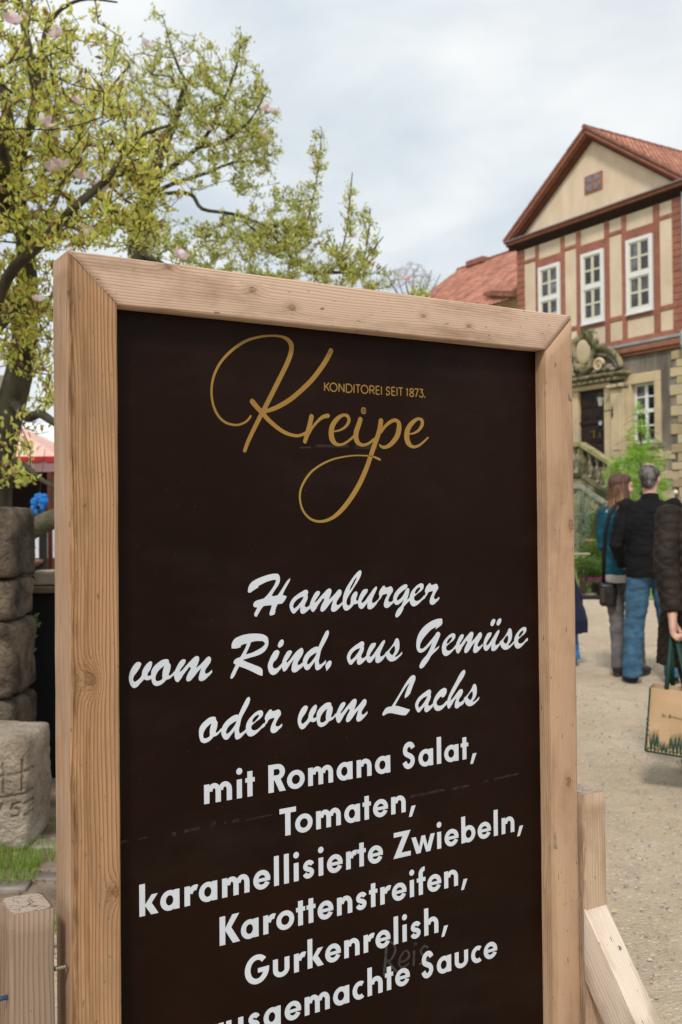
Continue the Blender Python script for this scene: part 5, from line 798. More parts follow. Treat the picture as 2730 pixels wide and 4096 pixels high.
# small oculus window in the gable
oc = MB(); oc.bbox(-25.83, -24.98, -.03, .05, 12.79, 13.42, .01); oco = oc.build('window', mTimber, house, label='small red window with a grey oval in the gable')
mOc = M('grey_lattice', (.22, .25, .30), (.16, .18, .22), rough=.6)
for a0 in (8, 98, 188, 278):
    pts = [(0, 0)]+[(math.cos(R(a0+t_))*.36, math.sin(R(a0+t_))*.26) for t_ in range(0, 75, 9)]
    sx = .045*math.copysign(1, math.cos(R(a0+37))); sz = .04*math.copysign(1, math.sin(R(a0+37)))
    MB().prism([(-25.405+x*.92+sx, 13.105+z*.92+sz) for x, z in pts], -.045, -.028).build('pane', mOc, oco)

# ================================================================== GROUND
def sheet(name, pts, z, mat, **k):
    q = MB(); q.add([(x, y, z) for x, y in pts], [tuple(range(len(pts)))]); return q.build(name, mat, None, kind='structure', **k)
m, t, p, o = newmat('gravel'); g = NG(t); co = g.coord('Object')
big = g.ramp(g.noise(co, .55, 5, .6), [(.35, 0), (.65, 1)])
c = g.mix(big, (.52, .405, .27), (.66, .55, .41))
c = g.mix(g.ramp(g.noise(co, 7, 6, .7), [(.40, 0), (.70, .8)]), c, (.42, .34, .255))
vo = g.n('TexVoronoi'); g.put(vo.inputs['Vector'], g.coord('Object')); vo.inputs['Scale'].default_value = 95
c = g.mix(g.math('MULTIPLY', g.ramp(vo.outputs['Color'], [(.0, 1), (.14, 1), (.18, 0)]), .35), c, (.27, .21, .165))
c = g.mix(g.math('MULTIPLY', g.ramp(vo.outputs['Color'], [(.82, 0), (.86, 1)]), .55), c, (.78, .72, .64))
f2 = g.noise(co, 330, 2, .5); c = g.mix(g.ramp(f2, [(.42, .30), (.62, 0)]), c, (.33, .26, .20))
g.put(p.inputs['Base Color'], c); p.inputs['Roughness'].default_value = .95; p.inputs['Specular IOR Level'].default_value = .12
g.put(p.inputs['Normal'], g.bump(g.math('ADD', g.math('MULTIPLY', vo.outputs['Distance'], -.6), g.noise(co, 40, 8, .75)), .75, .02))
mGravel = m
gr = MB(); 
xs = list(np.concatenate([np.linspace(-300, -12, 6), np.linspace(-10, 12, 60), np.linspace(14, 300, 6)])); ys = list(np.concatenate([[-120, -20], np.linspace(-4, 30, 90), [60, 150, 400]]))
vs = []
for y in ys:
    for x in xs:
        h = (noise.noise(Vector((x*.9, y*.9, 0)))*.006 + noise.noise(Vector((x*3, y*3, 4)))*.004) if (-10 < x < 12 and -3 < y < 29) else 0
        vs.append((x, y, h-.006))
nx = len(xs); gr.add(vs, [(j*nx+i, j*nx+i+1, (j+1)*nx+i+1, (j+1)*nx+i) for j in range(len(ys)-1) for i in range(nx-1)])
gr.build('ground', mGravel, None, True, kind='structure')
mGrass = M('lawn', (.13, .22, .045), (.20, .27, .08), rough=.95, scale=1.4, detail=7, bump=.6, bscale=30)
mSoil = M('garden_soil', (.30, .23, .165), (.14, .10, .07), rough=.97, scale=5, detail=8, bump=.8, bscale=22, bdist=.02, lo=.38, hi=.62)
lw = [tuple(at(x, y, 1).xy*0+Vector((0, 0))) for x, y in ()]
sheet('lawn', [(-1.0, 19.5), (3.6, 18.6), (4.4, 17.4), (4.75, 16.4), (5.2, 15.2), (6.5, 14.6), (12, 13.6), (20, 13.0), (24, 36), (4, 40), (-6, 34)], .004, mGrass)
sheet('garden_soil', [(-14, 2.2), (-1.4, 2.2), (-1.02, 3.0), (-.98, 4.0), (-.9, 5.5), (-.8, 9), (-1.5, 14), (-14, 14)], .0045, mSoil)
# grass blades
mBlade = leafmat('grass_blade', [(0, (.10, .19, .03)), (.5, (.19, .30, .05)), (.85, (.30, .37, .09)), (1, (.40, .34, .17))], .35)
def blades(name, pts, h, w_, mat, label, cat, lean=.5):
    q = MB()
    for (x, y, s_) in pts:
        a = random.uniform(0, 6.283); l = random.random()*lean*h*s_; hh = h*s_*random.uniform(.6, 1.2); cx, cy = math.cos(a), math.sin(a); ww = w_*random.uniform(.7, 1.2)
        q.add([(x-cy*ww, y+cx*ww, 0), (x+cy*ww, y-cx*ww, 0), (x+cx*l*.4+cy*ww*.6, y+cy*l*.4-cx*ww*.6, hh*.6), (x+cx*l*.4-cy*ww*.6, y+cy*l*.4+cx*ww*.6, hh*.6), (x+cx*l, y+cy*l, hh)], [(0, 1, 2, 3), (3, 2, 4)])
    return q.build(name, mat, None, kind='stuff', label=label, category=cat)
pts = []
for (cx, cy, r_, n, s_) in ((-1.42, 4.0, .22, 2600, 1), (-1.15, 4.55, .20, 1100, .8), (-1.02, 3.45, .08, 250, .7), (-1.30, 3.2, .10, 500, .9), (-1.75, 4.3, .3, 1500, 1.1), (-1.35, 3.0, .12, 400, 1)):
    for _ in range(n): a = random.uniform(0, 6.283); rr = r_*math.sqrt(random.random())*(1+.3*math.sin(a*3+cx)); pts.append((cx+rr*math.cos(a)*1.3, cy+rr*math.sin(a), s_))
blades('grass_tuft', pts, .055, .0016, mBlade, 'short green grass at the foot of the carved stone block', 'grass', .8)
pts = []
for _ in range(16000):
    x = random.uniform(2.2, 9.5); y = random.uniform(14.9, 24)
    if y > 18.9-(x-3.2)*1.0-.3 and y > 15.1+.35*noise.noise(Vector((x*2, 0, 0))): pts.append((x, y, 1))
blades('lawn_grass', pts, .07, .006, mBlade, 'lawn grass beyond the gravel in front of the stairs', 'grass', .8)
# pebbles
def pebbles(name, pts, mats, label, big=1.):
    q = MB(); bm = bmesh.new(); bmesh.ops.create_icosphere(bm, subdivisions=1, radius=1); V = [v.co.copy() for v in bm.verts]; F = [[v.index for v in f.verts] for f in bm.faces]; bm.free()
    for (x, y, s_) in pts:
        a = random.uniform(0, 6.28); sx, sy, sz = s_*random.uniform(.7, 1.4), s_*random.uniform(.6, 1.), s_*random.uniform(.35, .6); ca_, sa_ = math.cos(a), math.sin(a)
        q.add([(x+(v.x*sx)*ca_-(v.y*sy)*sa_, y+(v.x*sx)*sa_+(v.y*sy)*ca_, .002+sz*.35+v.z*sz) for v in V], F)
    return q.build(name, mats, None, True, kind='stuff', label=label, category='pebbles')
mPeb = M('pebble', (.66, .56, .46), (.40, .32, .26), rough=.85, scale=3, island=.62, lo=.3, hi=.7)
pts = []
for _ in range(6500):
    y = 2.3+8.5*random.random()**1.5; x = random.uniform(.5, .5+.34*y+.5); s_ = random.choice((.0018, .0022, .0028, .0036, .0052))*(1+.06*y)*random.uniform(.7, 1.2); pts.append((x, y, s_))
pebbles('loose_pebbles', pts, mPeb, 'small loose pebbles scattered over the gravel path')
mPeb2 = M('garden_pebble', (.42, .37, .32), (.15, .10, .08), rough=.8, scale=4, island=.6)
pts = []
for _ in range(420):
    x = random.uniform(-1.75, -.93); y = random.uniform(2.75, 4.9); pts.append((x, y, random.choice((.006, .01, .014, .02))*random.uniform(.7, 1.3)))
pebbles('garden_pebbles', pts, mPeb2, 'mixed pebbles and chips on the soil beside the left post')
# fallen leaves on the soil
q = MB()
for _ in range(160):
    x, y = random.uniform(-1.7, -.95), random.uniform(2.8, 4.4); a = random.uniform(0, 6.28); L = random.uniform(.014, .028); c_, s_ = math.cos(a), math.sin(a); z = .012+random.random()*.012
    q.add([(x, y, z), (x+c_*L*.5-s_*L*.3, y+s_*L*.5+c_*L*.3, z+.006), (x+c_*L, y+s_*L, z+.001), (x+c_*L*.5+s_*L*.3, y+s_*L*.5-c_*L*.3, z-.004)], [(0, 1, 2, 3)])
q.build('fallen_leaves', leafmat('dead_leaf', [(0, (.16, .07, .035)), (.6, (.25, .13, .07)), (1, (.33, .25, .16))], .1), None, kind='stuff', label='brown fallen leaves on the soil by the left post', category='leaves')
q = MB()
for _ in range(90):
    y = random.uniform(2.6, 13); x = random.uniform(.6, .6+.34*y); a = random.uniform(0, 6.28); L = random.uniform(.012, .03); c_, s_ = math.cos(a), math.sin(a); z = .006
    q.add([(x, y, z), (x+c_*L*.5-s_*L*.25, y+s_*L*.5+c_*L*.25, z+.008), (x+c_*L, y+s_*L, z+.002), (x+c_*L*.5+s_*L*.25, y+s_*L*.5-c_*L*.25, z)], [(0, 1, 2, 3)])
q.build('path_litter', leafmat('litter', [(0, (.14, .09, .05)), (.6, (.30, .21, .12)), (1, (.50, .46, .24))], .1), None, kind='stuff', label='dry leaf scraps scattered thinly over the gravel path', category='leaves')
# ================================================================== TREES
class Tree:
    def __init__(s): s.p = []; s.par = []; s.r = []; s.sk = []; s.tips = []
    def limb(s, pts, r0, r1, parent=-1, sub=4):
        P = [Vector(q) for q in pts]; last = parent
        if parent == 'near' and s.p: last = min(range(len(s.p)), key=lambda i: (s.p[i]-P[0]).length)
        elif parent == 'near': last = -1
        n = (len(P)-1)*sub
        for k in range(n+1):
            i, f = divmod(k, sub); f /= sub
            if i >= len(P)-1: i, f = len(P)-2, 1.
            p0, p1, p2, p3 = P[max(i-1, 0)], P[i], P[i+1], P[min(i+2, len(P)-1)]
            q = .5*((2*p1)+(-p0+p2)*f+(2*p0-5*p1+4*p2-p3)*f*f+(-p0+3*p1-3*p2+p3)*f**3)
            s.p.append(q); s.par.append(last); s.r.append(r0+(r1-r0)*k/n); s.sk.append(True); last = len(s.p)-1
        return last
    def grow(s, att, step=.16, rise=.25, maxd=1.5):
        att = np.array(att); cap = len(att)*14+len(s.p); arr = np.zeros((cap, 3)); n = len(s.p); arr[:n] = np.array([tuple(q) for q in s.p])
        d = np.min(np.linalg.norm(att[:, None, :]-arr[None, :n:2, :], axis=2), axis=1)
        for i in np.argsort(d):
            a = att[i]; dd = np.linalg.norm(arr[:n]-a, axis=1)+.35*np.maximum(0, arr[:n, 2]-a[2]); j = int(np.argmin(dd)); q0 = Vector(arr[j]); q1 = Vector(a); L = (q1-q0).length
            if L > maxd or L < .03: continue
            k = max(1, int(round(L/step))); bend = Vector((random.gauss(0, 1), random.gauss(0, 1), -abs(random.gauss(0, 1))*rise*3)).normalized()*L*random.uniform(.06, .2); last = j
            for m_ in range(1, k+1):
                f = m_/k; q = q0.lerp(q1, f)+bend*math.sin(f*math.pi)+Vector((random.gauss(0, .008),)*3)
                if n >= cap: break
                arr[n] = q; s.p.append(q); s.par.append(last); s.r.append(0); s.sk.append(False); last = n; n += 1
            s.tips.append(last)
    def finish(s, rt, power=.42, maxr=.05):
        n = len(s.p); cnt = np.zeros(n)
        ch = set(s.par)
        for i in range(n):
            if i not in ch: cnt[i] = 1
        for i in range(n-1, -1, -1):
            if s.par[i] >= 0: cnt[s.par[i]] += cnt[i]
        for i in range(n):
            if not s.sk[i]: s.r[i] = min(maxr, rt*max(1, cnt[i])**power)
    def mesh(s, which, sides=6, minlen=0):
        q = MB()
        for i in range(len(s.p)):
            j = s.par[i]
            if j < 0 or s.sk[i] != which: continue
            a, b = s.p[j], s.p[i]; ra = s.r[j] if s.sk[j] == s.sk[i] else s.r[i]*1.1; rb = s.r[i]; d = (b-a)
            if d.length < 1e-5: continue
            t_ = d.normalized(); u_ = t_.orthogonal().normalized(); w_ = t_.cross(u_); m_ = sides if rb > .012 else (4 if rb > .005 else 3)
            a = a-t_*ra*.3; v0 = len(q.v)
            for c, r_ in ((a, ra), (b, rb)):
                for k in range(m_): th = 6.28318*k/m_; q.v.append(tuple(c+u_*(r_*math.cos(th))+w_*(r_*math.sin(th))))
            for k in range(m_): q.f.append((v0+k, v0+(k+1) % m_, v0+m_+(k+1) % m_, v0+m_+k))
        return q
def leaf_pts(c, d, L, w_, fold=.25):
    """pointed oval leaf, 4 faces"""
    s_ = d.cross(Vector((random.gauss(0, 1), random.gauss(0, 1), random.gauss(0, 1)))).normalized(); n_ = s_.cross(d)
    b = [c, c+d*L*.35+s_*w_*.5+n_*w_*fold, c+d*L*.72+s_*w_*.38+n_*w_*fold*.6, c+d*L-n_*w_*.2, c+d*L*.72-s_*w_*.38+n_*w_*fold*.6, c+d*L*.35-s_*w_*.5+n_*w_*fold]
    return b, [(0, 1, 2, 3), (0, 3, 4, 5)]
def foliage(s, per, L, name, mat, parent, upb=.8, along=3, wr=.42, skip=0., spread=.02):
    q = MB()
    for t_ in s.tips:
        if random.random() < skip: continue
        i = t_; c = 0
        while i >= 0 and c < along and not s.sk[i]:
            j = s.par[i]; base = s.p[i]; dirn = (s.p[i]-s.p[j]).normalized() if j >= 0 else Vector((0, 0, 1))
            nn_ = per if c == 0 else max(1, int(per*.6))
            for _ in range(nn_):
                d = (dirn*.5+Vector((random.gauss(0, .55), random.gauss(0, .55), upb+random.gauss(0, .35)))).normalized()
                l_ = L*random.uniform(.45, 1.15); cc = base.lerp(s.p[j], random.random()*.9) if j >= 0 else base
                vs, fs = leaf_pts(cc+Vector((random.gauss(0, spread), random.gauss(0, spread), random.gauss(0, spread))), d, l_, l_*wr*random.uniform(.7, 1.2)); q.add(vs, fs)
            i = j; c += 1
    return q.build(name, mat, parent, kind='stuff')
def cloud(blobs):
    out = []
    for (px, py, rx, ry, D, dd, n) in blobs:
        for _ in range(n):
            a = random.uniform(0, 6.283); r_ = random.random()**.55; out.append(tuple(at(px+rx*r_*math.cos(a), py+ry*r_*math.sin(a), D+random.uniform(-dd, dd))))
    return out
mBark = M('magnolia_bark', (.080, .068, .045), (.030, .027, .015), rough=.95, scale=9, detail=8, stretch=(1, 1, .5), bump=.6, bscale=40, bdist=.01)
mTwig = M('magnolia_twig', (.075, .060, .038), (.04, .032, .02), rough=.9, scale=12)
mLeafA = leafmat('young_magnolia_leaf', [(0, (.38, .45, .12)), (.35, (.62, .66, .19)), (.62, (.80, .77, .25)), (.84, (.42, .30, .12)), (1, (.22, .11, .06))], .58, tint=(1.3, 1.3, .9))
mLeafB = leafmat('magnolia_leaf_green', [(0, (.31, .38, .13)), (.4, (.53, .57, .20)), (.72, (.72, .70, .28)), (.9, (.33, .25, .12)), (1, (.18, .12, .07))], .58, tint=(1.3, 1.3, .9))
mPetal = leafmat('magnolia_petal', [(0, (.88, .76, .80)), (.6, (.93, .88, .89)), (1, (.78, .54, .64))], .4, tint=(1, 1, 1))
def flower_mesh(k):
    random.seed(900+k); q = MB()
    for i in range(8):
        a = i*2.4+random.gauss(0, .2); op = random.uniform(.35, 1.45); d = Vector((math.cos(a)*math.sin(op), math.sin(a)*math.sin(op), math.cos(op))); s_ = Vector((-math.sin(a), math.cos(a), 0)); nn_ = s_.cross(d); L = random.uniform(.06, .10)
        rows = [(0, .006, 0), (.25, .017, .008), (.55, .024, .006), (.85, .018, -.004), (1, .004, -.012)]
        b = len(q.v)
        for f, w_, bend in rows:
            for sg in (-1, 0, 1): q.v.append(tuple(d*L*f+s_*w_*sg+nn_*(bend+abs(sg)*-.006)))
        for r_ in range(4):
            for c_ in range(2): q.f.append((b+r_*3+c_, b+r_*3+c_+1, b+(r_+1)*3+c_+1, b+(r_+1)*3+c_))
    me = q.mesh('flower'); me.materials.append(mPetal); me.shade_smooth(); return me
FL = [flower_mesh(k) for k in range(3)]
random.seed(21)
def flowers(par, base, spots, D):
    for (px, py, s_) in spots:
        c = at(px, py, D+random.uniform(-.2, .2)); o_ = obj('flower', random.choice(FL), None, par, loc=c-base); o_.scale = (s_,)*3; o_.rotation_euler = (random.uniform(-.4, .4), random.uniform(-.4, .4), random.uniform(0, 6))
def plant_tree(name, label, base, build, cat='tree'):
    th = thing(name, label, cat, base); return th
def shift(q, b): q.v = [(x-b.x, y-b.y, z-b.z) for x, y, z in q.v]; return q
def put_tree(T, th, base, barkm, twigm, sides=8):
    shift(T.mesh(True, sides), base).build('trunk', barkm, th, True)
    shift(T.mesh(False, 5), base).build('twigs', twigm, th, True, kind='stuff')
# ---- near magnolia, left
DA = 7.0
A = Tree(); bA = at(-40, 2250, 7.6); bA.z = 0
A.limb([bA, at(-25, 2000, 7.6), at(18, 1720, 7.6), at(75, 1500, 7.6), at(100, 1330, 7.5), at(108, 1150, 7.3), at(100, 980, 7.1), at(60, 700, 6.9), at(20, 380, 6.8)], .155, .035)
A.limb([at(-60, 1360, 6.6), at(30, 1110, 6.4), at(150, 985, 6.2), at(240, 890, 6.1), at(330, 800, 6.1), at(430, 715, 6.2), at(480, 640, 6.3), at(560, 545, 6.5), at(680, 500, 6.6)], .042, .009, 'near')
A.limb([at(60, 700, 6.9), at(140, 420, 7.0), at(125, 260, 7.0), at(100, 120, 7.1), at(70, -60, 7.2), at(60, -300, 7.3)], .040, .020, 'near')
A.limb([at(150, 400, 7.0), at(160, 240, 7.0), at(195, 100, 7.0), at(260, 25, 7.0), at(350, -5, 7.0), at(470, 8, 7.0)], .026, .006, 'near')
A.limb([at(108, 1160, 7.4), at(60, 1165, 7.2), at(-40, 1172, 7.0)], .018, .012, 'near')
A.limb([at(100, 1235, 7.4), at(170, 1230, 6.9), at(240, 1250, 6.6), at(340, 1300, 6.4)], .024, .014, 'near')
A.limb([at(60, 1620, 7.5), at(110, 1670, 7.0), at(160, 1655, 6.7), at(220, 1690, 6.5), at(330, 1730, 6.3)], .036, .024, 'near')
A.limb([at(-20, 1880, 7.4), at(60, 1850, 6.8), at(120, 1880, 6.4), at(160, 1915, 6.2), at(240, 1960, 6.0)], .026, .012, 'near')
A.limb([at(100, 980, 7.1), at(190, 870, 7.5), at(260, 700, 7.8), at(330, 520, 8.0), at(420, 380, 8.1), at(520, 260, 8.2)], .030, .008, 'near')
A.limb([at(20, 380, 6.8), at(-40, 200, 6.8), at(-60, 0, 6.8)], .03, .012, 'near')
for e_ in range(5): A.limb([at(60, 900, 7.0), at(-80-60*e_, 800-160*e_, 7.2-.4*e_), at(-260-70*e_, 620-230*e_, 7.2-.5*e_)], .03, .008, 'near')
for P2 in ((-2.2, 5.5, 4.2), (-3.4, 4.2, 4.4), (-2.0, 3.4, 4.3)): A.limb([at(60, 900, 7.0), at(60, 900, 7.0).lerp(Vector(P2), .5)+Vector((0, 0, .5)), Vector(P2)], .035, .010, 'near')  # unseen limbs carrying the added overhead crown
att = cloud([(60, 180, 260, 260, 6.9, .8, 260), (330, 250, 190, 200, 7.2, .7, 120), (120, 560, 230, 230, 6.7, .7, 300), (400, 560, 240, 220, 6.7, .8, 260), (180, 860, 280, 150, 6.5, .6, 230), (560, 700, 190, 200, 6.7, .6, 150),
             (80, 1180, 180, 180, 6.9, .5, 210), (100, 1400, 150, 130, 7.2, .5, 110), (400, 940, 240, 80, 6.4, .5, 70), (90, 1740, 120, 90, 6.6, .3, 20), (60, 1900, 120, 60, 6.3, .2, 16), (200, 1560, 80, 60, 6.9, .4, 22), (560, 880, 120, 120, 7.0, .6, 60), (-300, 500, 250, 500, 6.8, 1.2, 160), (-900, 500, 500, 500, 5.5, 1.5, 380), (-1500, 300, 500, 600, 4.5, 1.4, 300)])
att += [(random.uniform(-4.6, -1.2), random.uniform(2.0, 5.6), random.uniform(3.4, 5.2)) for _ in range(420)]  # crown extended overhead out of view, added to shade the left side
A.grow(att, .13, .25, 1.3); A.finish(.0028, .42, .03)
tA = thing('magnolia_tree', 'nearest magnolia at the left edge with yellow green leaves and a leaning dark trunk', 'tree', bA)
put_tree(A, tA, bA, mBark, mTwig); foliage(A, 4, .054, 'foliage', mLeafA, None); f_ = bpy.data.objects['foliage']; f_.parent = tA; f_.matrix_parent_inverse = Matrix.Translation(-bA)
flowers(tA, bA, ((300, 625, 1.0), (215, 690, 1.15), (245, 672, 1.0), (395, 755, 1.0), (345, 960, 1.15), (60, 95, 1.2), (318, 415, .8), (175, 500, .9), (330, 715, .8), (225, 145, .9), (585, 185, .7), (155, 1205, .7), (718, 1030, .9)), 6.2)
# ---- second magnolia behind the board
DB = 10.2; B = Tree(); bB = at(520, 2700, 10.4); bB.z = 0
B.limb([bB, at(545, 1900, 10.4), at(560, 1250, 10.3), at(555, 960, 10.2), at(575, 840, 10.2), at(612, 727, 10.2), at(640, 610, 10.2), at(700, 480, 10.2), at(745, 330, 10.3)], .16, .03)
B.limb([at(612, 727, 10.2), at(700, 660, 10.0), at(790, 590, 9.9), at(850, 500, 9.9), at(900, 390, 9.9), at(950, 250, 9.9), at(965, 130, 9.9)], .030, .008, 'near')
B.limb([at(600, 780, 10.2), at(690, 735, 10.3), at(830, 690, 10.5), at(930, 650, 10.6), at(1030, 640, 10.7), at(1110, 600, 10.7)], .025, .008, 'near')
B.limb([at(575, 840, 10.2), at(640, 780, 10.2), at(760, 775, 10.0), at(810, 835, 9.9), at(930, 855, 9.8), at(1060, 900, 9.7), at(1160, 950, 9.6), at(1230, 880, 9.6), at(1270, 700, 9.6), at(1288, 520, 9.6)], .024, .006, 'near')
B.limb([at(1060, 900, 9.7), at(1200, 1060, 9.6), at(1320, 1090, 9.5), at(1380, 960, 9.5), at(1400, 800, 9.5), at(1410, 690, 9.5)], .018, .006, 'near')
B.limb([at(1320, 1090, 9.5), at(1440, 1070, 9.6), at(1475, 930, 9.6), at(1480, 830, 9.6)], .018, .005, 'near')
B.limb([at(1440, 1070, 9.6), at(1500, 990, 9.6), at(1535, 945, 9.6)], .012, .005, 'near')
B.limb([at(745, 330, 10.3), at(700, 230, 10.4), at(650, 60, 10.4)], .022, .005, 'near')
B.limb([at(555, 1000, 10.2), at(760, 1120, 9.8), at(1050, 1200, 9.5), at(1320, 1250, 9.4), at(1560, 1260, 9.3), at(1720, 1230, 9.3)], .04, .008, 'near')
B.limb([at(790, 590, 9.9), at(900, 560, 9.6), at(1000, 480, 9.5), at(1060, 380, 9.5)], .022, .006, 'near')
att = cloud([(560, 300, 160, 200, 10.3, .8, 120), (720, 330, 190, 220, 10.2, .8, 208), (900, 380, 170, 180, 10.0, .8, 208), (840, 580, 240, 160, 10.0, .8, 264), (1010, 480, 110, 130, 9.9, .6, 104), (1050, 610, 90, 100, 10.4, .5, 88), (960, 210, 36, 110, 9.9, .3, 27), (1000, 740, 120, 60, 10.4, .5, 36),
             (640, 950, 160, 110, 10.0, .6, 88), (860, 1000, 170, 110, 9.8, .6, 136), (1100, 1010, 160, 120, 9.6, .6, 208), (1220, 850, 70, 130, 9.6, .4, 88), (1275, 620, 36, 130, 9.6, .25, 35), (1130, 820, 60, 90, 9.7, .3, 36), (1350, 1070, 140, 90, 9.5, .5, 152), (1395, 820, 30, 130, 9.5, .25, 33), (1480, 940, 50, 110, 9.6, .25, 40), (1480, 1110, 110, 60, 9.5, .3, 48),
             (1660, 1190, 70, 40, 9.3, .3, 27), (760, 960, 200, 90, 9.9, .5, 90), (1000, 900, 130, 90, 9.8, .5, 60), (1180, 940, 150, 70, 9.6, .4, 70), (900, 1130, 420, 60, 9.6, .5, 120), (620, 60, 40, 60, 10.4, .3, 8)])
B.grow(att, .14, .25, 1.4); B.finish(.0026, .42, .035)
tB = thing('magnolia_tree', 'second magnolia rising behind the board, its crown thinning out to the right against the sky', 'tree', bB)
put_tree(B, tB, bB, mBark, mTwig); foliage(B, 5, .048, 'foliage', mLeafB, None); f_ = [o_ for o_ in bpy.data.objects if o_.name.startswith('foliage') and o_.parent is None][0]; f_.parent = tB; f_.matrix_parent_inverse = Matrix.Translation(-bB)
flowers(tB, bB, ((745, 250, .8), (1060, 440, 1.0), (1100, 455, .9), (1060, 540, .7), (980, 590, .6), (1260, 990, .7), (645, 555, .7), (1415, 950, .7), (1630, 1125, .9), (835, 520, .6), (1490, 1060, .6)), 9.5)
# ---- distant bare tree
bC = at(1655, 1700, 48); bC.z = 0; Cc = Tree()
Cc.limb([bC, at(1655, 1500, 48), at(1650, 1300, 48), at(1650, 1180, 48)], .28, .10)
for k in range(7): Cc.limb([at(1652, 1250-6*k, 48), at(1655+(k-3)*22, 1170, 48+random.uniform(-1, 1)), at(1655+(k-3)*36, 1110-random.random()*50, 48+random.uniform(-2, 2))], .06, .02, 'near')
Cc.grow(cloud([(1570, 1120, 60, 40, 48, 2, 90), (1650, 1095, 62, 55, 48, 2, 170), (1715, 1140, 36, 50, 48, 2, 80)]), .5, .2, 5); Cc.finish(.009, .38, .06)
tC = thing('bare_tree', 'distant bare grey tree beside the left end of the red roof', 'tree', bC)
put_tree(Cc, tC, bC, M('grey_bark', (.26, .25, .24)), M('grey_twig', (.36, .36, .38)))
# ---- larch in front of the house
bD = at(2566, 2180, 21); bD.z = 0; Dd = Tree()
Dd.limb([bD, at(2566, 2050, 21), at(2568, 1900, 21), at(2566, 1760, 21), at(2562, 1640, 21)], .045, .008)
for k in range(34):
    py = 2080-k*13; ww = (150 if py > 1850 else 40+110*(py-1600)/250)*random.uniform(.5, 1.05); sg = 1 if k % 2 else -1; a = random.uniform(-.6, .6)
    Dd.limb([at(2566, py, 21), at(2566+sg*ww*.5*math.cos(a), py-8, 21-ww*.002*math.sin(a)*3), at(2566+sg*ww*math.cos(a), py+14, 21-ww*.004*math.sin(a)*3)], .010, .003, 'near', 3)
Dd.grow(cloud([(2560, 1950, 130, 90, 21, .5, 330), (2540, 1860, 100, 80, 21, .4, 250), (2600, 1820, 90, 70, 21, .4, 110), (2560, 1760, 50, 80, 21, .3, 110), (2560, 1670, 22, 60, 21, .2, 40), (2460, 1890, 50, 50, 20.8, .3, 60), (2560, 2050, 130, 70, 21, .4, 160)]), .12, .15, .9); Dd.finish(.0022, .4, .012)
mLarch = leafmat('larch_needle', [(0, (.17, .30, .05)), (.5, (.32, .52, .10)), (1, (.50, .66, .20))], .45)
tD = thing('larch_sapling', 'slim young larch with fresh bright green needles in front of the ground floor window', 'tree', bD)
put_tree(Dd, tD, bD, M('larch_bark', (.10, .075, .05)), M('larch_twig', (.12, .10, .05)), 6); foliage(Dd, 9, .055, 'needles', mLarch, None, .3, 6, .22, 0, .03); f_ = bpy.data.objects['needles']; f_.parent = tD; f_.matrix_parent_inverse = Matrix.Translation(-bD)
# ================================================================== SHRUBS AND POTS BY THE STAIRS
def bush(name, label, c, rx, ry, rz, n, L, mat, cat='shrub', wr=.4, up=.4, stems=10, smat=None):
    th = thing(name, label, cat, (c[0], c[1], 0)); q = MB(); sq = MB()
    for k in range(stems):
        a = random.uniform(0, 6.28); sq.tube([(0, 0, 0), (rx*.3*math.cos(a), ry*.3*math.sin(a), rz*.8), (rx*.8*math.cos(a)*random.random(), ry*.8*math.sin(a)*random.random(), c[2]+rz*random.uniform(.3, .95))], [.012, .008, .003], 5)
    for _ in range(n):
        v = Vector((random.gauss(0, 1), random.gauss(0, 1), random.gauss(0, 1))).normalized()*random.random()**.4
        s_ = 1+.35*noise.noise(v*2.2+Vector(c)); pc = Vector((v.x*rx*s_, v.y*ry*s_, c[2]+v.z*rz*s_))
        if pc.z < .01: pc.z = random.uniform(.01, .1)
        d = (v*.6+Vector((random.gauss(0, .5), random.gauss(0, .5), up+random.gauss(0, .4)))).normalized(); l_ = L*random.uniform(.6, 1.2)
        vs, fs = leaf_pts(pc, d, l_, l_*wr); q.add(vs, fs)
    sq.build('stems', smat or mTwig, th); q.build('leaves', mat, th, kind='stuff'); return th
mSilver = leafmat('silver_leaf', [(0, (.14, .19, .14)), (.6, (.24, .30, .24)), (1, (.34, .40, .33))], .25)
mGreen = leafmat('mid_green_leaf', [(0, (.045, .09, .02)), (.6, (.10, .18, .04)), (1, (.18, .27, .07))], .35)
mDarkG = leafmat('dark_evergreen', [(0, (.018, .035, .018)), (.7, (.045, .07, .04)), (1, (.08, .11, .07))], .15)
mPurp = leafmat('purple_leaf', [(0, (.07, .035, .045)), (.6, (.12, .07, .07)), (1, (.12, .16, .05))], .2)
def gpt(px, py, D, z=0): c = at(px, py, D); return c
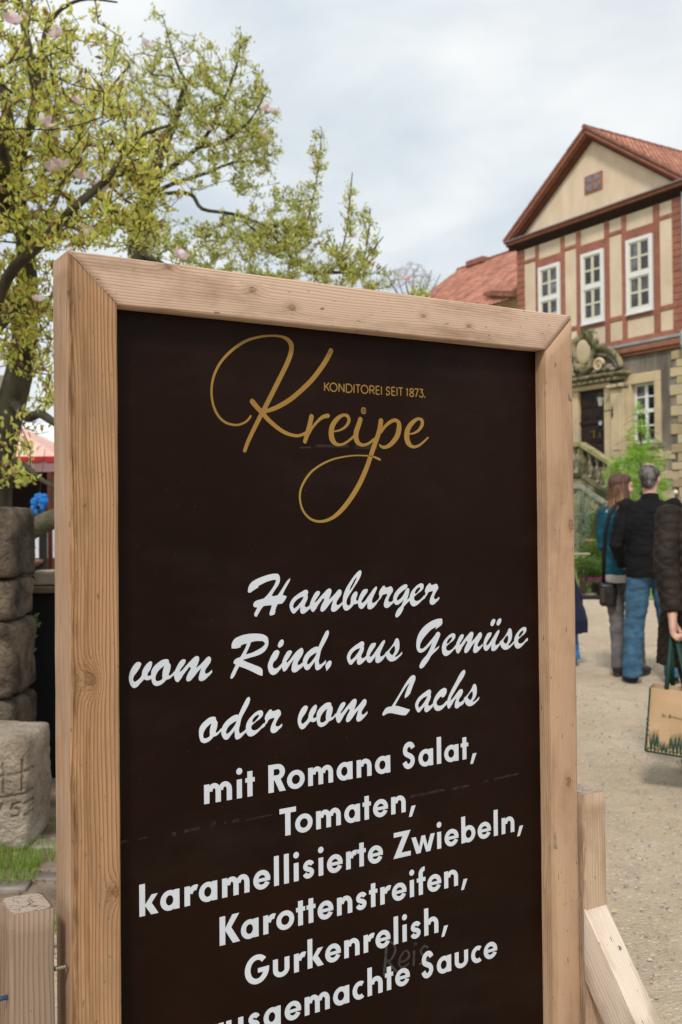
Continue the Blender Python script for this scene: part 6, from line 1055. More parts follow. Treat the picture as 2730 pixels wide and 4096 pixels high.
for (nm, lab, px, py, D, rx, rz, n, L, mt) in (
    ('silver_shrub', 'tall silvery green shrub against the stair wall beside the right post', 2335, 2090, 19.5, .34, .62, 2600, .05, mSilver),
    ('silver_shrub', 'lower grey leaved shrub right of the tall silvery one', 2372, 2150, 19.2, .22, .38, 1300, .045, mSilver),
    ('green_shrub', 'slim green bush behind the terracotta trough', 2398, 2110, 18.6, .20, .34, 1200, .05, mGreen),
    ('purple_shrub', 'dark purple leaved bush just left of the teal jacket', 2415, 2090, 18.4, .16, .38, 900, .05, mPurp),
    ('potted_grass', 'grassy green plant in front of the terracotta trough', 2390, 2225, 17.6, .26, .28, 1500, .10, mGreen),
    ('herb_plant', 'low dark green herbs at the left edge of the plant display', 2335, 2260, 17.0, .26, .14, 1400, .04, mGreen),
    ('leafy_plant', 'bushy green plant behind the pink flowers', 2380, 2290, 17.2, .20, .24, 1500, .045, mGreen)):
    c = at(px, py, D); wr = .12 if nm == 'potted_grass' else .4
    bush(nm, lab, (c.x, c.y, c.z), rx, rx*.8, rz, n, L, mt, 'plant' if 'plant' in nm or 'grass' in nm else 'shrub', wr, .9 if nm == 'potted_grass' else .4)
mTerra = M('terracotta', (.42, .17, .08), (.33, .13, .06), rough=.85, scale=12)
c = at(2398, 2172, 18.2); th = thing('terracotta_trough', 'orange terracotta trough standing raised among the plants', 'planter', (c.x, c.y, c.z))
q = MB(); q.bbox(-.20, .22, -.10, .10, -.10, .04, .02).bbox(-.23, .25, -.125, .125, .02, .065, .015); q.build('trough', mTerra, th)
q = MB(); 
for sx in (-.15, .16): q.box(sx-.04, sx+.04, -.08, .08, -c.z, -.10)
q.build('foot', M('grey_block', (.2, .18, .15)), th)
c = at(2345, 2216, 17.4); th = thing('timber_sleeper', 'pale weathered plank shelf lying behind the low herbs', 'plank', (c.x, c.y, 0)); MB().bbox(-1.2, .06, -.08, .08, c.z-.018, c.z+.018, .008).build('plank', M('pale_plank', (.36, .32, .21), (.24, .22, .14), scale=8), th)
for sx in (-1.05, -.06): MB().box(sx-.05, sx+.05, -.06, .06, 0, c.z-.018).build('block', mMoss2, th)
mBlackP = M('black_plastic', (.010, .010, .011), rough=.5)
def pot(px, py, D, rad, h, label, flowercol=None, n=60, sp=.12, fz=.06, group=None):
    c = at(px, py, D); zb = max(0, c.z-h/2) if c.z-h/2 < .25 else 0
    th = thing('flower_pot', label, 'flower pot', (c.x, c.y, zb)); q = MB(); q.lathe([(rad*.75, 0), (rad, h), (rad*1.06, h), (rad*1.06, h*1.06), (rad*.9, h*1.06), (rad*.85, h*.8)], 14); q.build('pot', mBlackP, th, True)
    lf = MB()
    for _ in range(160):
        pc = Vector((random.gauss(0, sp*.5), random.gauss(0, sp*.5), h+random.uniform(0, fz))); vs, fs = leaf_pts(pc, Vector((random.gauss(0, 1), random.gauss(0, 1), 1)).normalized(), .04, .02); lf.add(vs, fs)
    lf.build('leaves', mGreen, th, kind='stuff')
    if flowercol:
        fl = MB()
        for _ in range(n):
            pc = Vector((random.gauss(0, sp*.5), random.gauss(0, sp*.5), h+fz*random.uniform(.5, 1.5))); r_ = random.uniform(.012, .022)
            for k in range(5):
                a = k*1.2566; d = Vector((math.cos(a), math.sin(a), .4)).normalized(); vs, fs = leaf_pts(pc, d, r_*1.5, r_*1.2, .1); fl.add(vs, fs)
        fl.build('blossoms', leafmat('blossom_'+label[:8], [(0, tuple(.6*v for v in flowercol)), (1, flowercol)], .3), th, kind='stuff')
pot(2352, 2312, 18.0, .17, .13, 'black pot with pale pink blossoms standing on the lawn', (.75, .40, .42), 40, .16, .10)
pot(2392, 2352, 16.6, .13, .12, 'black pot with magenta blossoms beside the shoulder bag', (.34, .03, .22), 90, .17, .07)
pot(2403, 2296, 16.9, .08, .12, 'small pot with white pink blossoms behind the magenta ones', (.85, .62, .74), 50, .11, .10)
pot(2323, 2302, 17.6, .06, .10, 'small pot with a salmon blossom beside the right post', (.72, .25, .20), 14, .06, .08)
c = at(2385, 2366, 16.2); th = thing('plant_tray', 'flat black plastic tray on the grass at the edge of the gravel', 'tray', (c.x, c.y, 0)); MB().bbox(-.24, .26, -.15, .15, .0, .045, .01).build('tray', mBlackP, th)
c = at(2705, 1968, 12.0); th = thing('garden_globe', 'small pale glazed globe on a rod seen above the quilted shoulder', 'garden globe', (c.x, c.y, 0)); MB().ell((0, 0, c.z), (.026, .026, .026), 16, 10).build('globe', M('cream_glaze', (.85, .80, .62), rough=.2), th, True); MB().tube([(0, 0, 0), (0, 0, c.z-.02)], .005, 6).build('rod', mIron, th)
# ================================================================== LEFT SIDE: pillar, carved stone, counter, tents
mRock = M('rough_sandstone', (.205, .155, .108), (.050, .039, .028), rough=.95, scale=7, detail=10, bump=1.0, bscale=34, bdist=.05, lo=.38, hi=.62)
mRock2 = M('pale_carved_stone', (.46, .385, .30), (.24, .185, .135), rough=.95, scale=6, detail=10, bump=1.0, bscale=45, bdist=.03)
def rock(name, mat, x0, x1, y0, y1, z0, z1, par, amp=.02, cuts=9, seed=0, smooth=True, groove=None, **k):
    bm = bmesh.new(); bmesh.ops.create_cube(bm, size=1); bmesh.ops.subdivide_edges(bm, edges=bm.edges[:], cuts=cuts, use_grid_fill=True)
    for v in bm.verts:
        p_ = v.co*2; L = (abs(p_.x)**14+abs(p_.y)**14+abs(p_.z)**14)**(1/14); p_ = p_/L if L > 0 else p_
        c_ = Vector(((p_.x*.5+.5)*(x1-x0)+x0, (p_.y*.5+.5)*(y1-y0)+y0, (p_.z*.5+.5)*(z1-z0)+z0))
        d = noise.fractal(c_*7+Vector((seed, 0, 0)), .9, 2.1, 4)*amp+noise.fractal(c_*22+Vector((seed, 3, 0)), .8, 2, 3)*amp*.4
        n_ = p_.normalized(); c_ += n_*d
        if groove: c_ += n_*groove(c_)
        v.co = c_
    me = bpy.data.meshes.new(name); bm.to_mesh(me); bm.free(); return obj(name, me, mat, par, smooth, **k)
pc = at(-60, 2600, 4.9); pil = thing('stone_pillar', 'rough stacked sandstone pillar at the left edge with ivy behind it', 'pillar', (pc.x, pc.y, 0))
def zz_(py, D=4.85): return at(40, py, D).z
xr = at(86, 2500, 4.85).x-pc.x
for i, (p0, p1, dx) in enumerate(((2030, 2308, .0), (2316, 2476, -.004), (2480, 2778, .002), (2786, 3100, .0), (3105, 3300, .01))):
    rock('pillar_stone', mRock, xr-.55+dx, xr+dx-.004, -.28, .12, max(0, zz_(p1)), zz_(p0), pil, .016, 10, i*7.1, label=None) if False else rock('pillar_stone', mRock, xr-.55+dx, xr+dx-.004, -.20, .22, max(0, zz_(p1)), zz_(p0), pil, .016, 10, i*7.1)
rock('pillar_stone', mRock, xr-.40, xr-.165, -.12, .14, zz_(2050), zz_(2005), pil, .014, 8, 88)
cc_ = at(-60, 3200, 4.35); cst = thing('carved_stone', 'weathered pale stone block with carved border lines standing on the grass', 'carved stone', (cc_.x, cc_.y, 0))
xr2 = at(146, 3100, 4.3).x-cc_.x; zt = at(60, 2925, 4.3).z
_yf = cc_.y-.17
def _cp(px, py): v = at(px, py, _yf); return (v.x-cc_.x, v.z)
_seg = []
for pl_ in (((-40, 3118), (0, 3108), (60, 3098), (110, 3086)), ((14, 3053), (16, 3110), (14, 3174)), ((91, 3042), (92, 3100), (90, 3163)), ((-40, 3204), (0, 3194), (127, 3174)), ((-20, 3290), (12, 3218)),
            ((80, 3216), (54, 3222), (50, 3240), (72, 3238), (84, 3252), (74, 3268), (50, 3270)), ((98, 3220), (124, 3214), (130, 3224), (112, 3238), (132, 3246), (128, 3262), (98, 3266))):
    P_ = [_cp(*q_) for q_ in pl_]; _seg += list(zip(P_[:-1], P_[1:]))
def grv(c_):
    if c_.y > -.08: return 0
    g_ = 0
    for (a, b) in _seg:
        dx, dz = b[0]-a[0], b[1]-a[1]; t_ = max(0, min(1, ((c_.x-a[0])*dx+(c_.z-a[1])*dz)/(dx*dx+dz*dz+1e-9)))
        d_ = math.hypot(c_.x-a[0]-dx*t_, c_.z-a[1]-dz*t_); g_ = min(g_, -.016*math.exp(-(d_/.0048)**2))
    return g_
rock('block', mRock2, xr2-.42, xr2-.005, -.17, .20, 0, zt, cst, .008, 84, 5.5, groove=grv)
for (px, py, s_, sd) in ((215, 3395, .055, 1), (190, 3520, .035, 2), (30, 3560, .05, 3), (110, 3505, .03, 4)):
    c = at(px, py, 1); d = c-Vector((0, 0, CAM_H)); gp = Vector((0, 0, CAM_H))+d*(-CAM_H/d.z); th = thing('flat_stone', ('flat grey stone on the soil %s' % {1: 'touching the left post, farthest back', 2: 'by the left post, in front of a larger one', 3: 'at the left edge among brown leaves', 4: 'between the leaves and the post'}[sd]), 'stone', (gp.x, gp.y, 0), group=None)
    rock('stone', mPeb2, -s_*1.6, s_*1.6, -s_, s_, -.005, s_*.45, th, .004, 5, sd*3)
# bough
th = thing('mossy_bough', 'thick mossy bough reaching from the stone pillar up behind the left post', 'branch', at(60, 2160, 5.2))
bb = at(60, 2160, 5.2); q = MB(); q.tube([at(-60, 2230, 5.3)-bb, at(60, 2160, 5.2)-bb, at(130, 2115, 5.1)-bb, at(215, 2075, 5.1)-bb, at(330, 2040, 5.2)-bb, at(480, 2000, 5.5)-bb], [.066, .062, .055, .052, .048, .044], 14); 
fuse(q, 'bough', M('mossy_bark', (.135, .115, .075), (.055, .058, .025), rough=.95, scale=10, detail=8, bump=.8, bscale=30, bdist=.02), th, .012, 2, disp=lambda c, n_: .006*noise.fractal(c*14, .8, 2, 3))
# dark counter with a plank top
mBlack = M('black_cloth', (.006, .006, .006), (.003, .003, .003), rough=.9, scale=3)
c0 = at(85, 2350, 5.35); th = thing('stall_counter', 'dark stall counter with a plank top and black front behind the left post', 'counter', (c0.x, c0.y, 0))
ztp = at(110, 2350, 5.3).z
q = MB(); q.box(-.6, 1.5, .01, .6, 0, ztp-.035); q.build('front_cloth', mBlack, th)
q = MB(); q.bbox(-.62, 1.55, -.03, .62, ztp-.033, ztp, .004); q.build('plank_top', M('counter_plank', (.20, .14, .09), (.10, .07, .045), scale=8, stretch=(.3, 3, 1)), th)
gm = MB(); 
for _ in range(2600):
    x, y = random.uniform(-.1, .5), random.uniform(.03, .55); d = Vector((random.gauss(0, .3), random.gauss(0, .3), 1)).normalized()*.028; s_ = Vector((.0025, 0, 0)); b_ = Vector((x, y, ztp)); gm.add([b_-s_, b_+s_, b_+d], [(0, 1, 2)])
tg = thing('turf_mat', 'strip of green artificial turf on the counter top', 'turf mat', (c0.x, c0.y, 0)); gm.build('pile', leafmat('turf', [(0, (.02, .10, .03)), (1, (.05, .17, .05))], .1), tg, kind='stuff'); MB().box(-.1, .5, .03, .55, ztp+.0005, ztp+.006).build('backing', M('turf_backing', (.02, .07, .02)), tg)
c = at(205, 2335, 5.45); th = thing('display_boulder', 'rounded cream coloured stone on the counter top touching the left post', 'stone', (c.x, c.y, 0)); rock('stone', M('cream_stone', (.40, .34, .26), (.30, .25, .18), rough=.9, scale=9, bump=.4), -.075, .16, -.08, .10, ztp-.0, c.z+.075, th, .010, 8, 4)
for (px, py) in ((103, 2325), (133, 2332)):
    c = at(px, py, 5.45); th = thing('black_knob', 'small round black knob on the turf, %s' % ('nearer the pillar' if px < 120 else 'nearer the cream stone'), 'knob', (c.x, c.y, ztp+.006)); q = MB(); q.lathe([(.016, 0), (.012, .01), (.018, .022), (.022, .034), (.016, .048), (.004, .052)], 12); q.build('knob', mBlackP, th, True)
# ivy
th = thing('ivy', 'trailing ivy hanging in front of the black counter cloth beside the pillar', 'ivy', at(110, 2400, 5.15)); ib = th.location
mIvy = leafmat('ivy_leaf', [(0, (.05, .09, .03)), (.6, (.10, .17, .06)), (1, (.20, .24, .10))], .25)
q = MB(); q.tube([at(92, 2330, 5.2)-ib, at(105, 2380, 5.15)-ib, at(118, 2440, 5.12)-ib, at(140, 2500, 5.1)-ib, at(130, 2560, 5.1)-ib, at(118, 2640, 5.1)-ib], .0025, 5).build('stem', mTwig, th)
for (px, py, s_) in ((94, 2365, 11), (101, 2385, 13), (112, 2415, 15), (106, 2428, 13), (119, 2432, 13), (147, 2455, 15), (137, 2474, 22), (152, 2492, 17), (133, 2515, 17), (142, 2540, 11), (112, 2565, 15), (127, 2570, 18), (134, 2592, 16), (108, 2620, 15), (112, 2640, 15), (98, 2660, 10), (160, 2930, 18), (148, 2990, 12), (170, 3190, 22), (205, 3225, 22), (225, 3240, 18)):
    L = s_/3996*5.1*1.3; d = Vector((random.gauss(0, .3), -.5, -1)).normalized(); sd_ = Vector((1, random.gauss(0, .3), random.gauss(0, .3))).normalized(); c = at(px, py, 5.1)-ib
    pts_ = [c, c-d*L*.1+sd_*L*.42, c+d*L*.25+sd_*L*.62, c+d*L*.5+sd_*L*.3, c+d*L, c+d*L*.5-sd_*L*.3, c+d*L*.25-sd_*L*.62, c-d*L*.1-sd_*L*.42]
    MB().add(pts_, [(0, 1, 2, 3), (0, 3, 4), (0, 4, 5), (0, 5, 6, 7)]).build('leaf', mIvy, th)
# tents
def tent(name, label, D, x0, x1, zeave, ztop, depth, mroof, mval, mtrim, valh=.28, posts=True):
    th = thing(name, label, 'tent', ((x0+x1)/2, D, 0)); w_ = (x1-x0)/2
    q = MB(); q.add([(-w_, 0, zeave), (w_, 0, zeave), (w_*.25, depth/2, ztop), (-w_*.25, depth/2, ztop), (-w_, depth, zeave), (w_, depth, zeave)], [(0, 1, 2, 3), (1, 5, 2), (5, 4, 3, 2), (4, 0, 3)]); q.build('canopy', mroof, th)
    if mtrim:
        q = MB(); n_ = int((x1-x0)/.16)
        for k in range(n_):
            a = -w_+k*(x1-x0)/n_; b = a+(x1-x0)/n_; pts_ = [(a, zeave), (b, zeave)]+[((a+b)/2+(b-a)/2*math.cos(R(t_)), zeave-.035-.03*math.sin(R(t_))) for t_ in (0, 45, 90, 135, 180)]; q.prism(pts_, -.018, -.010)
        q.build('scalloped_trim', mtrim, th)
    q = MB(); q.box(-w_, w_, -.004, .004, zeave-valh, zeave-.0); q.box(w_-.004, w_+.004, .005, depth, zeave-valh, zeave); q.box(-w_-.004, -w_+.004, .005, depth, zeave-valh, zeave); q.build('valance', mval, th)
    for sx in (-w_+.05, w_-.05):
        for sy in (.05, depth-.05): MB().box(sx-.03, sx+.03, sy-.03, sy+.03, 0, zeave-.01).build('post', M('brown_post', (.10, .035, .02), rough=.6), th)
    return th
pinkr = M('pink_canvas', (.78, .50, .42), (.70, .42, .36), rough=.8, scale=1.5); 
zE = at(120, 1826, 11).z; xrp = at(206, 1900, 11).x
tn = tent('market_tent', 'pink canvas market tent with red scalloped edge and mauve valance', 11.0, xrp-2.6, xrp+.08, zE, at(120, 1700, 12.0).z+.1, 2.2, pinkr, M('mauve_canvas', (.30, .17, .18), (.24, .13, .14), rough=.85, scale=2), M('red_trim', (.45, .02, .02), rough=.7), valh=at(120, 1840, 11).z-at(120, 1895, 11).z+.02)
MB().box(-1.3, 1.3, 2.1, 2.16, 0, zE-.02).build('back_wall', M('dark_canvas', (.020, .016, .015), rough=.9), tn)
tent('market_tent', 'white market tent behind the pink one', 15.0, at(-300, 1800, 15).x, at(190, 1800, 15).x+.9, at(100, 1790, 15).z, at(100, 1690, 16.3).z, 2.8, M('white_canvas', (.80, .81, .82), rough=.8), M('white_valance', (.7, .71, .72), rough=.8), None)
c = at(165, 2180, 10.2); th = thing('white_screen', 'white cloth hanging from a rail under the pink tent', 'cloth', (c.x, c.y, 0))
q = MB(); zt_, zb_ = at(160, 2095, 10.2).z, at(160, 2232, 10.2).z
for k in range(14):
    a0 = -.10+k*.02; q.add([(a0, .012*math.sin(k*1.3), zb_), (a0+.02, .012*math.sin((k+1)*1.3), zb_), (a0+.02, .01*math.sin((k+1)*1.1), zt_), (a0, .01*math.sin(k*1.1), zt_)], [(0, 1, 2, 3)])
q.build('cloth', M('white_linen', (.72, .74, .77), rough=.9), th, True); MB().tube([(-.14, 0, zt_), (.22, 0, zt_)], .012, 6).build('rail', mIron, th); MB().tube([(-.13, .02, 0), (-.13, .02, zt_)], .012, 6).tube([(.2, .02, 0), (.2, .02, zt_)], .012, 6).build('leg', mIron, th)
c = at(200, 2200, 10.0); th = thing('tent_pole', 'reddish brown pole standing beside the white cloth', 'pole', (c.x, c.y, 0)); MB().box(-.018, .022, -.02, .02, 0, at(200, 1890, 10).z).build('pole', M('red_brown_wood', (.13, .035, .018), (.08, .02, .012), rough=.6), th)
c = at(157, 2005, 9.6); th = thing('blue_umbrella_cloth', 'bright blue fabric bundle hanging under the tent edge', 'fabric bundle', c)
q = MB()
for (x, z, a, b) in ((0, .03, .055, .05), (.045, .0, .045, .05), (-.045, -.01, .04, .05), (-.055, -.07, .028, .05), (.03, -.06, .022, .05), (-.03, -.11, .02, .035), (.05, .05, .03, .02)): q.ell((x, 0, z), (a, .04, b), 10, 7)
fuse(q, 'fabric', M('bright_blue', (.012, .20, .62), (.008, .12, .42), rough=.6, scale=14), th, .006, 2, disp=lambda c, n_: .008*noise.noise(c*40)); MB().tube([(0, 0, .06), (0, .2, zE-c.z)], .003, 5).build('cord', mIron, th)
# stacked wares in the dark under the tent
for k, (px, py, w_, col, nm) in enumerate(((100, 2195, .10, (.42, .20, .14), 'terracotta bowl'), (120, 2250, .14, (.30, .17, .10), 'wooden tray'), (178, 1985, .035, (.35, .04, .18), 'magenta ball'), (165, 2020, .05, (.40, .38, .40), 'grey vase'))):
    c = at(px, py, 9.8); th = thing(nm.replace(' ', '_'), nm+' on display in the shade under the pink tent', nm.split()[-1], (c.x, c.y, 0)); q = MB(); q.lathe([(w_*.5, c.z-w_*.25), (w_, c.z), (w_*1.02, c.z+w_*.2), (w_*.8, c.z+w_*.22)], 14); q.build(nm.split()[-1], M(nm.replace(' ', '_'), col, rough=.7), th, True); MB().box(-.02, .02, -.02, .02, 0, c.z-w_*.24).build('stand', mIron, th)
# beige wall and dark hedge far left
c = at(0, 1560, 24); th = thing('garden_wall', 'pale stone wall glimpsed behind the leaning trunk', 'wall', (c.x-5, 24, 0)); MB().bbox(-6, at(38, 1560, 24).x-c.x+5, 0, .5, 0, at(20, 1498, 24).z, .03).build('wall', M('pale_wall', (.34, .28, .22), (.22, .18, .14), scale=1.2, detail=7, bump=.4), th)
q = MB(); c = at(250, 1700, 20)
for _ in range(9000):
    v = Vector((random.gauss(0, 1), random.gauss(0, 1), random.gauss(0, 1))).normalized()*random.random()**.3; s_ = 1+.3*noise.noise(v*2.5); pc = Vector((v.x*3.0*s_, v.y*1.2*s_, 1.5+v.z*1.75*s_))
    if pc.z < 0: continue
    vs, fs = leaf_pts(pc, (v+Vector((0, 0, .5))).normalized(), .13, .07); q.add(vs, fs)
th = thing('evergreen_hedge', 'dark grey green evergreen behind the tents', 'shrub', (c.x+1.4, 20, 0)); q.build('leaves', mDarkG, th, kind='stuff'); MB().tube([(0, 0, 0), (.1, 0, 2.2)], .09, 8).tube([(-1.4, 0, 0), (-1.5, 0, 1.8)], .07, 8).build('stems', mTwig, th)

# ================================================================== tall park trees left of the yard, outside the frame (mirrored in the window panes)
q = MB(); tq = MB(); random.seed(77)
for k in range(26):
    x = -27+random.uniform(-5, 3); y = 16+k*1.5+random.uniform(-1, 1); h = random.uniform(9, 20); tq.tube([(x, y, 0), (x+.3, y, h*.5), (x, y, h*.8)], [.28, .2, .06], 7)
    for _ in range(420):
        v = Vector((random.gauss(0, 1.5), random.gauss(0, 1.3), random.gauss(0, 3.6))); c = Vector((x, y, h*.55))+v; d = Vector((random.gauss(0, 1), random.gauss(0, 1), random.gauss(0, 1))).normalized(); vs, fs = leaf_pts(c, d, .55, .35); q.add(vs, fs)
th = thing('tree_belt', 'belt of tall park trees left of the yard, mirrored in the window panes', 'trees', (-27, 30, 0)); shift(q, Vector((-27, 30, 0))).build('foliage', mDarkG, th, kind='stuff'); shift(tq, Vector((-27, 30, 0))).build('trunks', mBark, th, kind='stuff')

q = MB(); random.seed(31)
for _ in range(16000):
    x = random.uniform(-75, 70); y = 66+random.uniform(-4, 6)+abs(x)*.1; top = 5.2+2.2*noise.noise(Vector((x*.12, 0, 0)))+1.2*noise.noise(Vector((x*.45, 3, 0))); z = top*random.random()**.7
    d = Vector((random.gauss(0, .6), random.gauss(0, .6), .7)).normalized(); vs, fs = leaf_pts(Vector((x, y, z)), d, random.uniform(.4, .8), .42); q.add(vs, fs)
q.build('far_wood', leafmat('far_leaf', [(0, (.05, .075, .035)), (.6, (.10, .13, .055)), (1, (.19, .19, .09))], .25), None, kind='stuff', label='low far off belt of bushes and trees along the horizon', category='wood')

# ================================================================== PEOPLE  (local frame: facing +Y, X to their right, feet at z = 0)
mSkin = M('skin', (.60, .375, .285), (.53, .30, .22), rough=.55, scale=14, spec=.35)
mDenim = M('blue_denim', (.050, .120, .190), (.030, .080, .135), rough=.9, scale=16, detail=7, bump=.5, bscale=220, bdist=.002)
mGreyJ = M('grey_denim', (.155, .145, .145), (.085, .078, .080), rough=.9, scale=8, detail=7, bump=.4, bscale=220, bdist=.002)
mJacket = M('black_jacket', (.0065, .0062, .0075), (.0035, .0035, .0042), rough=.8, scale=6, bump=.3, bscale=150, bdist=.002, spec=.18)
mTeal = M('teal_softshell', (.004, .085, .125), (.003, .050, .080), rough=.85, scale=12, bump=.4, bscale=200, bdist=.003)
mShoe = M('dark_shoe', (.030, .024, .022), (.014, .011, .010), rough=.7, scale=20)
mSole = M('shoe_sole', (.06, .05, .045), (.03, .025, .02), rough=.9)
mQuilt = M('quilted_brown', (.027, .018, .013), (.014, .009, .0065), rough=.65, scale=9, spec=.18, bump=.25, bscale=120, bdist=.002)
mNavy = M('navy_coat', (.010, .013, .045), (.006, .008, .028), rough=.8, scale=6)
def folds(amp, sx=7, sz=16):
    return lambda c, n_: amp*(noise.fractal(Vector((c.x*sx, c.y*sx, c.z*sz)), .9, 2.1, 3))+amp*.5*noise.noise(Vector((c.x*sx*2.2+5, c.y*sx*2.2, c.z*sz*1.5)))
def hand(q, wr, d, palm, curl=1.0, side=1, s_=1.0):
    """five fingers; d: pointing direction, palm: palm normal"""
    d = Vector(d).normalized(); palm = Vector(palm); palm = (palm-d*palm.dot(d)).normalized(); sd_ = d.cross(palm)*side; wr = Vector(wr)
    q.tube([wr-d*.02, wr+d*.02, wr+d*.055, wr+d*.085], [(.026*s_, .019*s_), (.033*s_, .018*s_), (.040*s_, .017*s_), (.038*s_, .014*s_)], 12, flat=sd_)
    for k, (off, L) in enumerate(((-.029, .066), (-.010, .076), (.010, .071), (.028, .056))):
        b = wr+d*.078*s_+sd_*off*s_; p_ = [b-d*.02]; cur = b; a = .25*curl; dd = d
        for j, f in enumerate((.45, .32, .23)):
            a_ = (.55+.5*j)*curl; dd = (d*math.cos(a_+a*0)+palm*math.sin(a_)).normalized() if j == 0 else (dd*math.cos(.85*curl)+(palm*math.cos(a_-.0)-d*math.sin(a_)).normalized()*math.sin(.85*curl)).normalized()
            p_.append(cur); cur = cur+dd*L*f*s_
        p_.append(cur); q.tube(p_, [.0098*s_]*2+[.0092*s_, .0086*s_, .0072*s_][:len(p_)-2], 8)
    tb = wr+d*.025*s_-sd_*.026*s_; q.tube([tb, tb-sd_*.022*s_+d*.022*s_+palm*.012, tb-sd_*.026*s_+d*.045*s_+palm*.028, tb-sd_*.016*s_+d*.066*s_+palm*.036], [.014*s_, .0125*s_, .0108*s_, .0085*s_], 8)
def head(q, c, s_, turn):
    Rm = Matrix.Rotation(turn, 3, 'Z'); c = Vector(c)
    e_ = lambda p_, r_: q.ell(c+Rm @ Vector(p_)*s_, tuple(v*s_ for v in r_), 14, 10, Rm)
    e_((0, -.012, .025), (.076, .096, .100)); e_((0, .022, -.035), (.062, .072, .080)); e_((0, .060, -.088), (.030, .026, .024))
    e_((0, .096, -.010), (.012, .016, .028)); e_((0, .104, -.026), (.016, .016, .013))
    e_((0, .086, -.058), (.022, .012, .007)); e_((0, .084, -.068), (.019, .012, .007))
    for sx in (-1, 1): e_((sx*.032, .072, .012), (.020, .014, .010)); e_((sx*.077, -.008, -.008), (.011, .020, .032)); e_((sx*.042, .052, -.035), (.026, .026, .028)); e_((sx*.030, .078, .030), (.022, .012, .008))
def shoes(par, ft, h=.10):
    for (x, y, a) in ft:
        q = MB(); Rm = Matrix.Rotation(a, 3, 'Z')
        pts = [Vector((x, y, 0))+Rm @ Vector((0, v, z)) for v, z in ((-.075, .045), (-.02, .048), (.06, .042), (.14, .034), (.18, .030))]
        q.tube(pts, [(.036, .040), (.042, .046), (.046, .038), (.046, .030), (.026, .022)], 12, flat=Rm @ Vector((1, 0, 0)))
        q.tube([Vector((x, y-.03, .05)), Vector((x, y-.03, h))], [.046, .042], 12)
        fuse(q, 'shoe', mShoe, par, .008, 2)
        s_ = MB(); n_ = 16; poly = [(Rm @ Vector((.047*math.cos(t_), .052+.135*math.sin(t_), 0)))+Vector((x, y, 0)) for t_ in [2*math.pi*i/n_ for i in range(n_)]]
        b = len(s_.v); s_.v += [(v.x, v.y, 0.001) for v in poly]+[(v.x, v.y, .022) for v in poly]; s_.f += [tuple(range(n_-1, -1, -1)), tuple(range(n_, 2*n_))]+[(i, (i+1) % n_, (i+1) % n_+n_, i+n_) for i in range(n_)]
        s_.build('sole', mSole, par)
def figure(label, px, py, rz, H, elb, wri, feet, hturn=0., head_s=1.0, sho=.195, hands=(), w=1.0, D=None):
    d = at(px, py, 1)-Vector((0, 0, CAM_H)); gp = Vector((0, 0, CAM_H))+d*(-CAM_H/d.z) if D is None else Vector((at(px, py, D).x, D, 0))
    th = thing('person', label, 'person', (gp.x, gp.y, 0), rz); k = H/1.75
    F = dict(k=k, th=th, feet=feet, sh=[(-sho*k, 0, 1.42*k), (sho*k, 0, 1.42*k)], el=elb, wr=wri)
    q = MB()
    q.tube([(0, 0, .86*k), (0, 0, .98*k), (0, .01, 1.1*k), (0, .01, 1.28*k), (0, 0, 1.42*k), (0, -.0, 1.47*k)], [(.15*w, .105), (.15*w, .105), (.125*w, .09), (.15*w, .10), (.17*w, .085), (.07, .06)], 16, flat=(1, 0, 0))
    q.tube([(0, -.005, 1.42*k), (0, .012, 1.50*k), (0, .02, 1.56*k)], [.062, .056, .056], 12)
    for i in (0, 1):
        q.tube([F['sh'][i], elb[i], wri[i]], [.05, .038, .026], 10)
        x, y, a = feet[i]; sx = -1 if i == 0 else 1
        q.tube([(sx*.09*k, 0, .90*k), ((sx*.09*k+x)/2, .02, .50*k), (x, y-.03, .09)], [.060, .038, .030], 10)
        q.tube([(x, y-.03, .10), (x, y-.03, .05), (x, y+.06, .035)], [.034, .034, .03], 8)
    head(q, (0, .018, 1.635*k), k*.98*head_s, hturn)
    for (i, dd, pl, curl, side) in hands: hand(q, wri[i], dd, pl, curl, side, 1.2 if curl > 1.1 else 1.0)
    fuse(q, 'body', mSkin, th, .0075, 2)
    shoes(th, feet)
    return F
def trousers(F, mat, hem=.055, th_=.088, kn=.066, an=.060, top=.93, amp=.007, name='jeans'):
    k = F['k']; q = MB(); q.tube([(0, 0, .84*k), (0, 0, .90*k), (0, 0, top*k+.04)], [(.160, .115), (.168, .12), (.158, .11)], 16, flat=(1, 0, 0))
    for i in (0, 1):
        x, y, a = F['feet'][i]; sx = -1 if i == 0 else 1
        q.tube([(sx*.088*k, 0, .90*k), (sx*.09*k*.75+x*.25, .012, .70*k), (sx*.09*k*.45+x*.55, .022, .50*k), (sx*.02*k+x*.8, .0, .30*k), (x, y-.03, .12*k), (x, y-.03, hem)], [th_*1.05, th_, (kn+.006), kn, an, an*1.05], 14)
    return fuse(q, name, mat, F['th'], .009, 2, disp=folds(amp, 6, 15))
